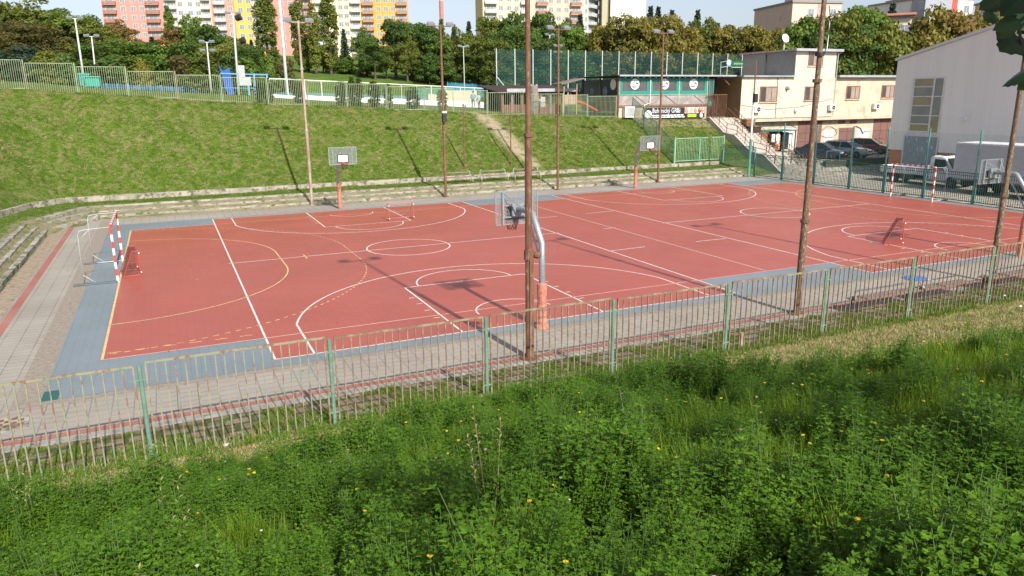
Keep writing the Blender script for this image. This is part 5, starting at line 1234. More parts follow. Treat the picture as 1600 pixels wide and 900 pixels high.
# ------------------------------------------------------------------ people by the rink
def person(label, x, y, top, legs, hair, hgt_, pose):
    z0 = h1(x,y)-.02
    SK = mat('skin', (.50,.30,.21), None, 4, .6); T_ = mat('top_cloth_'+label[:8].replace(' ','_'), top, None, 4, .8); Lg = mat('leg_cloth_'+label[:8].replace(' ','_'), legs, None, 4, .8); HR = mat('hair_'+label[:8].replace(' ','_'), hair, None, 8, .7); SH = BLACK
    k = hgt_/1.75
    J = [(0,0,.95,.15),(0,0,1.15,.145),(0,0,1.35,.17),(0,0,1.48,.07),(0,-.01,1.56,.06),(0,-.01,1.66,.10),(0,-.01,1.73,.06),
         (.19,0,1.42,.07),(.26,.02,1.15,.05),pose[0]+(.04,),pose[1]+(.035,), (-.19,0,1.42,.07),(-.26,.02,1.15,.05),pose[2]+(.04,),pose[3]+(.035,),
         (.10,0,.88,.10),(.11,.0,.50,.07),(.12,.02,.10,.05),(.13,-.14,.04,.04),(-.10,0,.88,.10),(-.12,.0,.50,.07),(-.13,.02,.10,.05),(-.15,-.14,.04,.04)]
    E_ = [(0,1),(1,2),(2,3),(3,4),(4,5),(5,6),(2,7),(7,8),(8,9),(9,10),(2,11),(11,12),(12,13),(13,14),(0,15),(15,16),(16,17),(17,18),(0,19),(19,20),(20,21),(21,22)]
    me = bpy.data.meshes.new('person_body'); me.from_pydata([(a*k,b_*k,c*k) for a,b_,c,_ in J], E_, [])
    ob = bpy.data.objects.new('person_body', me); COL.objects.link(ob); ob.modifiers.new('s','SKIN'); ob.modifiers.new('u','SUBSURF').levels = 1
    me = ob.data
    for i,(a,b_,c,r_) in enumerate(J): me.skin_vertices[0].data[i].radius = (r_*k,r_*k*.85)
    me.skin_vertices[0].data[0].use_root = True
    dg = bpy.context.evaluated_depsgraph_get(); nm = bpy.data.meshes.new_from_object(ob.evaluated_get(dg)); bpy.data.objects.remove(ob)
    t = thing('person', (x,y,z0), label, 'person', None, pose[4])
    nm.materials.clear(); [nm.materials.append(mm) for mm in (SK,T_,Lg,SH)]
    for p in nm.polygons:
        c = p.center/k; r_ = abs(c.x)
        p.material_index = 3 if c.z < .1 else 2 if c.z < .93 and not (c.z > .72 and c.y < -.12) else 1 if c.z < 1.46 and not (c.y < -.2) else 0
        p.use_smooth = True
    ob = bpy.data.objects.new('body', nm); COL.objects.link(ob); ob.parent = t
    kk = MB(); kk.ball((0,.02*k,1.70*k),.115*k,7,(1,1.05,1)); kk.build('hair', HR, t, smooth=True)
q = aty(739.5,168,44); person('person in a blue denim jacket and dark trousers, left of the pair by the rink', q[0],44,(.20,.32,.45),(.03,.03,.04),(.10,.05,.03),1.78,((.20,-.16,1.0),(.08,-.26,1.0),(-.20,-.16,1.0),(-.08,-.26,1.0),R(170)))
q = aty(748.5,168,43.6); person('fair haired person in light blue top and jeans holding a pink bag', q[0],43.6,(.36,.47,.58),(.05,.12,.25),(.5,.3,.14),1.6,((.24,-.14,1.0),(.20,-.26,.92),(-.24,-.12,1.0),(-.2,-.24,.95),R(-160)))
k = MB(); k.bx(q[0]-.42,q[0]-.14,43.3,43.42,h1(q[0],43.6)+.62,h1(q[0],43.6)+.86); tag(k.build('shoulder_bag', mat('pink_cloth',(.55,.28,.28),None,4,.8)), 'small pink bag held by the fair haired person', 'bag')

# ------------------------------------------------------------------ hockey rink behind the far fence
RY = 46
rk = thing('hockey_rink', (5,RY,6), 'outdoor rink with low white boards and teal mesh behind the far fence', 'rink')
BRD = mat('white_board', (.76,.76,.74), (.66,.66,.65), 1.5, .5)
pxs = [(424,147,152),(463,150,154),(480,149,155),(520,151,158),(560,152,160),(600,153,162),(640,155,163),(680,157,165),(720,158,167),(764,160,170)]
P_ = [(aty(p,b_,RY),aty(p,a_,RY)) for p,a_,b_ in pxs]
for (a,c_),(b_,d_) in zip(P_[:-1],P_[1:]):
    za, zb_ = h1(a[0],RY)-.2, h1(b_[0],RY)-.2; za1, zb1 = c_[2], d_[2]
    k = MB(); k.add([(a[0]+.01,RY,za),(b_[0],RY,zb_),(b_[0],RY,zb1),(a[0]+.01,RY,za1),(a[0]+.01,RY+.08,za),(b_[0],RY+.08,zb_),(b_[0],RY+.08,zb1),(a[0]+.01,RY+.08,za1)],[(0,1,2,3),(5,4,7,6),(3,2,6,7),(0,3,7,4),(1,5,6,2)]); k.build('board', BRD, rk, world=True)
rxa, rxb = P_[0][0][0], P_[-1][0][0]
k = MB(); N_ = 14
for i in range(N_+1):
    x = rxa+(rxb-rxa)*i/N_; z = np.interp(x,[rxa,rxb],[P_[0][1][2],P_[-1][1][2]]); k.tube([(x,RY+.12,z-1),(x,RY+.12,z+1.55)],.04,6)
k.tube([(rxa,RY+.12,P_[0][1][2]+1.5),(rxb,RY+.12,P_[-1][1][2]+1.5)],.05,6); k.build('top_frame', WHITE, rk, world=True)
TEALC = mat('teal_court_surface', (.10,.26,.24), (.14,.30,.27), .8, .7)
zq = P_[5][0][2]; k = MB(); k.quad((rxa,RY+.5,h1(rxa,RY+.5)+.25),(rxb,RY+.5,h1(rxb,RY+.5)+.25),(rxb+3,RY+22,h1(rxb+3,RY+22)+.3),(rxa+3,RY+22,h1(rxa+3,RY+22)+.3)); k.build('playing_surface', TEALC, rk, world=True)
# sandy wall and low barrier inside
a, b_ = aty(671,156,55), aty(745,156,55); z0 = h1(a[0],55)
k = MB(); k.bx(aty(697,150,55)[0],b_[0],55,55.2,z0-.2,aty(720,141,55)[2]); k.bx(a[0],aty(690,150,55)[0],55.4,55.6,z0-.2,aty(680,147,55)[2])
tag(k.build('sandy_wall', mat('sandy_panels',(.56,.46,.33),(.48,.40,.29),2,.8)), 'low sand coloured panel wall behind the rink boards', 'wall')
# small blue mesh fences
def mesh_fence(label, pa, pb, ptop, pbot, y, c, posts, alpha=.5, obj='mesh_fence', y2=None, postm=None):
    m, n, l, b = newmat('mesh_'+label[:10].replace(' ','_')); b.inputs['Base Color'].default_value = c4(c); b.inputs['Roughness'].default_value = .7
    co = tco(n, l); sp = n.new('ShaderNodeSeparateXYZ'); l.new(co, sp.inputs[0])
    band = mth(n,l,'MULTIPLY',mth(n,l,'GREATER_THAN',mth(n,l,'FRACT',mth(n,l,'MULTIPLY',sp.outputs[2],2.2)),.8),.12)
    al = mth(n,l,'ADD',alpha,band); tp = n.new('ShaderNodeBsdfTransparent'); mx = n.new('ShaderNodeMixShader')
    l.new(al,mx.inputs[0]); l.new(tp.outputs[0],mx.inputs[1]); l.new(b.outputs[0],mx.inputs[2]); l.new(mx.outputs[0],n['Material Output'].inputs[0])
    y2 = y2 or y; A, B_ = aty(pa,pbot[0],y), aty(pb,pbot[1],y2); TA, TB = aty(pa,ptop[0],y)[2], aty(pb,ptop[1],y2)[2]
    t = thing(obj, (A[0],y,A[2]), label, 'fence'); dx, dy = B_[0]-A[0], y2-y
    k = MB(); N = posts
    for i in range(N):
        f0, f1 = i/N, (i+1)/N
        z = lambda f: (A[2]+(B_[2]-A[2])*f-A[2], TA+(TB-TA)*f-A[2])
        k.quad((dx*f0,dy*f0,z(f0)[0]),(dx*f1,dy*f1,z(f1)[0]),(dx*f1,dy*f1,z(f1)[1]),(dx*f0,dy*f0,z(f0)[1]))
    k.build('mesh', m, t)
    for i in range(N+1):
        f = i/N; k = MB(); k.tube([(dx*f,dy*f-.08,z(f)[0]-.6),(dx*f,dy*f-.08,z(f)[1]+.1)],.075 if postm else .04,6); k.build('post', postm or BLUEP, t)
    return t
BLUEP = mat('blue_post', (.10,.28,.55), (.14,.34,.6), 3, .5)
mesh_fence('low blue mesh fence behind the two people', 699,775,(129,133),(143,143),74,(.03,.22,.38),6,.5)
mesh_fence('long low pale blue fence round the playground left of the rink', 150,352,(130,139),(137,146),62,(.10,.28,.48),12,.35,y2=58)
mesh_fence('low teal mesh fence on the far side of the rink', 640,782,(138,138),(150,152),62,(.05,.3,.28),6,.35)
# big green ball net
t = mesh_fence('tall dark green ball stop net with pale posts behind the cafe', 776,1200,(77,86),(142,140),63,(.004,.052,.048),17,.40,'ball_net',y2=60,postm=mat('pale_net_post',(.58,.62,.60),None,3,.5))
k = MB(); a = aty(777,121,63); b_ = aty(793,141,58); k.beam(Vector(a)-t.location, Vector(b_)-t.location, .12); k.build('prop', mat('pale_prop',(.6,.62,.6),None,3,.5), t)
# green sign seen through the net
q0, q1 = aty(1143,103,54), aty(1172,95,54); sg = thing('bar_sign', ((q0[0]+q1[0])/2,54,q0[2]), 'green sign board with white letters on a frame above the cafe roof', 'sign')
k = MB(); k.bx(q0[0],q1[0],53.95,54.05,q0[2]+.05,q1[2]); sb = k.build('board', mat('green_sign_paint',(.01,.16,.05),None,3,.5), sg, world=True)
k = MB(); k.bx(q0[0]-.05,q1[0]+.1,53.9,54.1,q0[2]-.25,q0[2]-.12); l0 = aty(1126,104,54); k.beam((l0[0],54,l0[2]-.1),(q0[0],54,q0[2]+.0),.08); k.beam((l0[0],54,l0[2]-.1),(l0[0],54,l0[2]+.6),.08); k.beam((l0[0],54,l0[2]+.6),(q0[0],54,q0[2]+.75),.06)
for x_ in (l0[0],q1[0]): k.beam((x_,54,h1(x_,54)-.3),(x_,54,q0[2]-.1),.09)
k.build('frame', mat('pale_green_frame',(.4,.5,.42),None,3,.5), sg, world=True)
k = MB(); text_mb('SPORTOVNÍ BAR', .30, Matrix(((1,0,0,q0[0]+.35),(0,0,-1,53.94),(0,1,0,q0[2]+.2),(0,0,0,1))), k, .01); k.build('lettering', WHITE, sg, world=True)
k = MB(); cx_ = aty(1138,98,54); k.prism([(.42*math.cos(R(a_)),.42*math.sin(R(a_))) for a_ in range(0,360,30)],0,.05,facingY(cx_[0],53.9,cx_[2])); k.build('emblem', mat('emblem_white',(.7,.76,.76),(.3,.45,.5),6,.5), sg, world=True)
# blue playground frame with grey board
q = aty(368,146,44); t = thing('blue_climbing_frame', (q[0],44,h1(q[0],44)), 'blue steel sports frame with a grey board behind the far fence', 'play frame'); ex = aty(417,118,44)[0]-q[0]; zt_ = aty(390,115,44)[2]-h1(q[0],44)
k = MB(); BL = BLUEP; x0 = aty(344,115,44)[0]-q[0]
k.beam((x0,0,zt_),(ex,0,zt_-.1),.12); k.beam((ex,0,zt_),(ex,0,zt_-.4),.14); k.beam((aty(397,120,44)[0]-q[0],0,0),(aty(397,120,44)[0]-q[0],0,zt_),.14); k.beam((aty(388,130,44)[0]-q[0],0,0),(aty(388,130,44)[0]-q[0],0,zt_*.5),.16); k.beam((x0,0,zt_*.35),(ex,0,zt_*.32),.06)
k.build('frame', BL, t)
k = MB(); k.add([(x0-.05,0,zt_+.8),(x0+.25,0,zt_+.25),(x0+.9,0,zt_+.55),(x0+1.1,0,-.3),(x0+.75,0,-.4),(x0+.35,0,.5)],[(0,1,2,3,4,5)]); k.add([(x0-.05,.06,zt_+.8),(x0+.25,.06,zt_+.25),(x0+.9,.06,zt_+.55),(x0+1.1,.06,-.3),(x0+.75,.06,-.4),(x0+.35,.06,.5)],[(5,4,3,2,1,0)]); k.build('net_cover', mat('deep_blue_net',(.02,.08,.32),(.03,.12,.4),4,.8), t)
k = MB(); xa, xb = aty(373,120,44)[0]-q[0], aty(383,120,44)[0]-q[0]; k.bx(xa,xb,-.1,-.04,zt_*.45,zt_+.75); k.bx(xb,xb+.5,-.1,-.04,zt_*.45,zt_*.85); k.build('grey_board', mat('grey_board',(.44,.46,.48),None,3,.6), t)
# ------------------------------------------------------------------ light poles behind
LP = mat('pale_grey_pole', (.58,.60,.58), (.50,.52,.50), 3, .5)
def lightpole(px_b, py_b, px_t, py_t, y, r, lb, heads=2, drum=False):
    b_ = aty(px_b,py_b,y); z0 = h1(b_[0],y); tp = aty(px_t,py_t,y); H = tp[2]-z0
    t = thing('light_pole', (b_[0],y,z0), lb, 'light pole', 'light poles beyond the far fence'); dx = tp[0]-b_[0]
    k = MB(); k.tube([(0,0,-.2),(dx*.5,0,H*.5),(dx,0,H)],[r,r*.8,r*.55],8); k.build('pole', LP, t, smooth=True)
    k = MB(); k.beam((dx-.55,0,H),(dx+.55,0,H),.07); k.build('crossbar', LP, t)
    for i in range(heads):
        s = -1 if i%2==0 else 1; k = MB(); M = Matrix.Translation((dx+s*.5,0,H+.1-(.9 if i>1 else 0))) @ Matrix.Rotation(R(25),4,'X')
        k.bx(-.28,.28,-.18,.18,-.08,.08,M); k.build('lamp', GALV, t)
    if drum:
        for s,zz in ((.25,-.4),(.45,-2.6)): k = MB(); k.tube([(dx+s,0,H+zz),(dx+s+.42,-.22,H+zz+.15)],[.3,.34],12); k.build('loudspeaker', BLACK, t)
lightpole(133,136,117,29,60,.13,'tall pale pole with two lamps leaning left, second from the left edge side')
lightpole(152,137,143,57,66,.11,'shorter pale pole with a twin lamp just right of the tall leaning one')
lightpole(330,142,323,66,56,.11,'pale pole crowded with four lamps before the cream flats',4)
lightpole(373,147,364,22,50,.13,'tall white pole with two dark round loudspeakers before the amber flats',2,True)
lightpole(449,147,436,-12,54,.20,'tall thick white pole running up past the salmon flats',2)
lightpole(726,140,724,73,62,.07,'slim pale pole with flat lamp in front of the trees right of centre',2)
lightpole(860,132,859,55,70,.12,'pale green pole rising beside the big brown pole behind the net',2)
lightpole(874,134,872,72,67,.10,'short grey pole with stacked lamps behind the net',4)
lightpole(1190,60,1191,22,75,.0001+.06,'slim white mast rising from the trees near the satellite dish',2) if False else None

# ivy-dark bank wall below the cars
k = MB(); k.bx(31.25,39.2,15.0,15.35,-.1,1.12); o = k.build('retaining_wall', mat('dark_mossy_wall',(.05,.06,.04),(.09,.09,.07),3,.9,bmp=.6)); tag(o,'low dark mossy retaining wall below the three parked cars','wall')
yp = thing('yard_railing', (35,14.8,1.1), 'thin dark railing on top of the retaining wall before the cars', 'railing')
k = MB(); k.beam((-4,0,.9),(4,0,.9),.04); k.build('rail', GALVD, yp)
for i in range(6): k = MB(); k.beam((-4+8*i/5,0,-.1),(-4+8*i/5,0,.92),.045); k.build('post', GALVD, yp)
k = MB(); k.tube([(33.4,16.3,1),(33.4,16.3,2.3)],.04,8); tag(k.build('yard_post', GALVD),'thin dark post standing in the yard left of the cars','post')
# litter
for i,(px,py,lb) in enumerate(((354,696,'white crumpled scrap lying in the grass behind the near fence'),(1590,503,'white paper scrap on the mown strip at the right edge'),(1570,459,'tiny white scrap behind the fence near the right edge'))):
    q = atz(px,py,.25); z = h1(q[0],q[1]); k = MB(); k.ball((q[0],q[1],z+.05),.07,4,(1.3,.8,.5)); tag(k.build('litter', WHITE), lb, 'litter')
# ------------------------------------------------------------------ trees
nr = np.random.default_rng(5)
def crown(name, seed, n, leaf, shape='round', lobes=26, asp=1.3):
    """ unit crown: width ~1, height 1, z from 0 to 1; many leaf clumps """
    r_ = np.random.default_rng(seed); C_ = []; Rr = []
    for i in range(lobes):
        z = r_.uniform(.06,.94)
        if shape == 'round': prof_ = (math.sin(math.pi*min(1,(z*.94+.03)))**.6)*.5
        elif shape == 'wide': prof_ = (math.sin(math.pi*min(1,z*.8+.17))**.55)*.5
        elif shape == 'column': prof_ = .5*min(1, 3.2*z+.3)*min(1,(1-z)*3.2+.12)
        elif shape == 'bush': prof_ = .5*(1-z**2.2)
        a_ = r_.uniform(0,2*math.pi); q = r_.uniform(.35,.82)**.5
        C_.append((prof_*q*math.cos(a_), prof_*q*math.sin(a_), z)); Rr.append(r_.uniform(.10,.2)*(1 if shape!='column' else 1.1))
    if shape != 'column':
        for z in (.3,.45,.6,.72): C_.append((0,0,z)); Rr.append(.26)
    C_ = np.array(C_); Rr = np.array(Rr); pick = r_.choice(len(C_), n, p=Rr**2/np.sum(Rr**2))
    d = r_.normal(size=(n,3)); d[:,2] = np.abs(d[:,2])*.9-.25*np.abs(r_.normal(size=n)); d /= np.linalg.norm(d,axis=1)[:,None]
    P_ = C_[pick]*np.array([1,1,asp])+d*Rr[pick][:,None]*r_.uniform(.72,1.12,n)[:,None]*np.array([1,1,.85 if shape!='column' else 2.2])
    P_ += r_.normal(size=(n,3))*.012
    nd = d+r_.normal(size=(n,3))*.55; nd /= np.linalg.norm(nd,axis=1)[:,None]
    t1 = np.cross(nd, r_.normal(size=(n,3))); t1 /= np.linalg.norm(t1,axis=1)[:,None]; t2 = np.cross(nd,t1)
    s = leaf*r_.uniform(.6,1.4,n)[:,None]
    V = np.stack([P_-t1*s*.5, P_+t2*s*.42, P_+t1*s*.6+nd*s*.12, P_-t2*s*.42], 1).reshape(-1,3)
    F_i = np.arange(4*n).reshape(-1,4)
    me = bpy.data.meshes.new(name); me.from_pydata((V*np.array([1,1,1/asp])).tolist(), [], F_i.tolist()); return me
def spruce_mesh(name, seed, layers=27, n=4200):
    r_ = np.random.default_rng(seed); V = []; F_ = []
    for i in range(layers):
        z = .04+.93*i/layers; rad = .5*(1-z)**.9+.015; m_ = int(8+12*(1-z))
        for j in range(m_):
            a_ = 2*math.pi*(j+r_.uniform(-.3,.3))/m_; q = rad*r_.uniform(.75,1.1); dz = -.10*q-.015+r_.uniform(-.01,.01)
            for s_ in range(9):
                f = (s_+.6)/9; c = np.array([q*f*math.cos(a_),q*f*math.sin(a_),z+dz*f*2+.05*f*f]); w_ = .050*(1.15-f*.7)+.01
                side = np.array([-math.sin(a_),math.cos(a_),0])*w_; fw_ = np.array([math.cos(a_),math.sin(a_),-.15])*.055
                for sg in (-1,1):
                    b_ = len(V); V += [tuple(c-fw_*.4), tuple(c+side*sg+fw_*.6-np.array([0,0,.02])), tuple(c+fw_)]; F_.append((b_,b_+1,b_+2))
    me = bpy.data.meshes.new(name); me.from_pydata(V, [], F_); return me
def tleaf(nm, *cs): return leafmat(nm, *[tuple(q*1.3 for q in c_) for c_ in cs], rough=.6)
LM = dict(
 G=tleaf('dark_green_leaves',(.032,.066,.014),(.068,.118,.022),(.115,.165,.03)),
 M=tleaf('mid_green_leaves',(.045,.095,.014),(.09,.155,.022),(.15,.20,.03)),
 O=tleaf('olive_leaves',(.055,.08,.015),(.115,.14,.022),(.20,.195,.035)),
 Y=tleaf('yellow_green_leaves',(.09,.10,.018),(.17,.165,.025),(.28,.22,.03)),
 A=tleaf('autumn_gold_leaves',(.085,.082,.018),(.16,.14,.026),(.25,.19,.038)),
 B=tleaf('brown_leaves',(.058,.052,.018),(.105,.088,.028),(.16,.125,.038)),
 R=tleaf('rust_leaves',(.11,.075,.022),(.19,.125,.035),(.27,.18,.05)),
 P=tleaf('poplar_leaves',(.075,.105,.02),(.15,.175,.03),(.26,.26,.05)),
 S=tleaf('spruce_needles',(.016,.032,.02),(.032,.056,.034),(.06,.085,.055)),
 T=tleaf('thuja_scales',(.03,.055,.010),(.055,.085,.014),(.12,.11,.03)),
 L=leafmat('bright_leaves',(.07,.12,.015),(.13,.20,.025),(.2,.26,.04)))
TRUNK = mat('bark', (.12,.09,.065), (.07,.05,.038), 4, .9, bmp=.5); TRUNKG = mat('grey_bark', (.26,.24,.21), (.17,.155,.135), 4, .9)
CM = {'round':[crown('crown_round',11+i,5200,.052) for i in range(4)], 'wide':[crown('crown_wide',31+i,6500,.044,'wide',34) for i in range(3)],
      'column':[crown('crown_column',51+i,5600,.12,'column',120,6.5) for i in range(2)], 'bush':[crown('crown_bush',71+i,3600,.060,'bush',24,1.2) for i in range(3)],
      'spruce':[spruce_mesh('crown_spruce',91+i) for i in range(2)]}
for v in CM.values():
    for me_ in v: me_.materials.append(LM['G'])
TM = {}
def trunk_mesh(nm, seed, spread=.3):
    r_ = random.Random(seed); k = MB(); k.tube([(0,0,-.05),(.01,0,.3),(-.01,.01,.6),(0,0,.93)],[.032,.025,.016,.004],7)
    for i in range(7):
        z = r_.uniform(.25,.7); a_ = r_.uniform(0,6.28); q = spread*r_.uniform(.6,1); k.tube([(0,0,z),(q*.5*math.cos(a_),q*.5*math.sin(a_),z+.10),(q*math.cos(a_),q*math.sin(a_),z+.22)],[.012,.007,.003],5)
    o = k.build(nm, TRUNK); me_ = o.data; bpy.data.objects.remove(o); return me_
TM = {'a':trunk_mesh('trunk_a',1), 'b':trunk_mesh('trunk_b',2), 'thin':trunk_mesh('trunk_thin',3,.1)}
TCOUNT = 0
def tree(px, ptop, d, wpx, kind, mk, label, name='tree', low=None, group='trees beyond the far fence', cat='tree'):
    """ px: centre column, ptop: row of the top, d: metres ahead, wpx: width in px """
    global TCOUNT; TCOUNT += 1
    b_ = atd(px, 150, d); x, y = b_[0], b_[1]; z0 = h1(x, y); zt_ = atd(px, ptop, d)[2]; H = max(1.5, zt_-z0); W = wpx/F_PX*d*1.12
    if px > 1185: d = max(d, 100)
    if 458 < px < 765: d = max(d, 119+(px%7))
    b_ = atd(px, 150, d); x, y = b_[0], b_[1]; z0 = h1(x, y); zt_ = atd(px, ptop, d)[2]; H = max(1.5, zt_-z0); W = max(W, H*{'round':.50,'wide':.56,'bush':.45,'column':.13,'spruce':.34}[kind])
    t = thing(name, (x,y,z0-.1), label, cat, group, rnd.uniform(0,6.28))
    ms = CM[kind]; me_ = ms[TCOUNT%len(ms)]; c = bpy.data.objects.new('crown', me_); COL.objects.link(c); c.parent = t
    cb = low if low is not None else {'round':.10,'wide':.18,'column':.04,'bush':.0,'spruce':.02}[kind]
    c.location = (0,0,H*cb); c.scale = (W*1.02,W*1.02,H*(1-cb)*(.95 if kind!='spruce' else 1)); c.material_slots[0].link = 'OBJECT'; c.material_slots[0].material = LM[mk]
    tm = TM['thin' if kind in ('column','spruce','bush') else 'ab'[TCOUNT%2]]; u = bpy.data.objects.new('trunk', tm); COL.objects.link(u); u.parent = t
    sxy = H*.9 if kind in ('round','wide') else H*.6; u.scale = (sxy,sxy,H*.97)
    return t
SZ = {'G':'dark green','M':'mid green','O':'olive green','Y':'yellowish','A':'golden autumn','B':'brownish','R':'rusty orange','P':'pale green','S':'dark','T':'dark','L':'bright green'}
HG = {'round':'broadleaf tree','wide':'spreading tree','column':'tall slender poplar','bush':'bushy shrub','spruce':'conical spruce'}
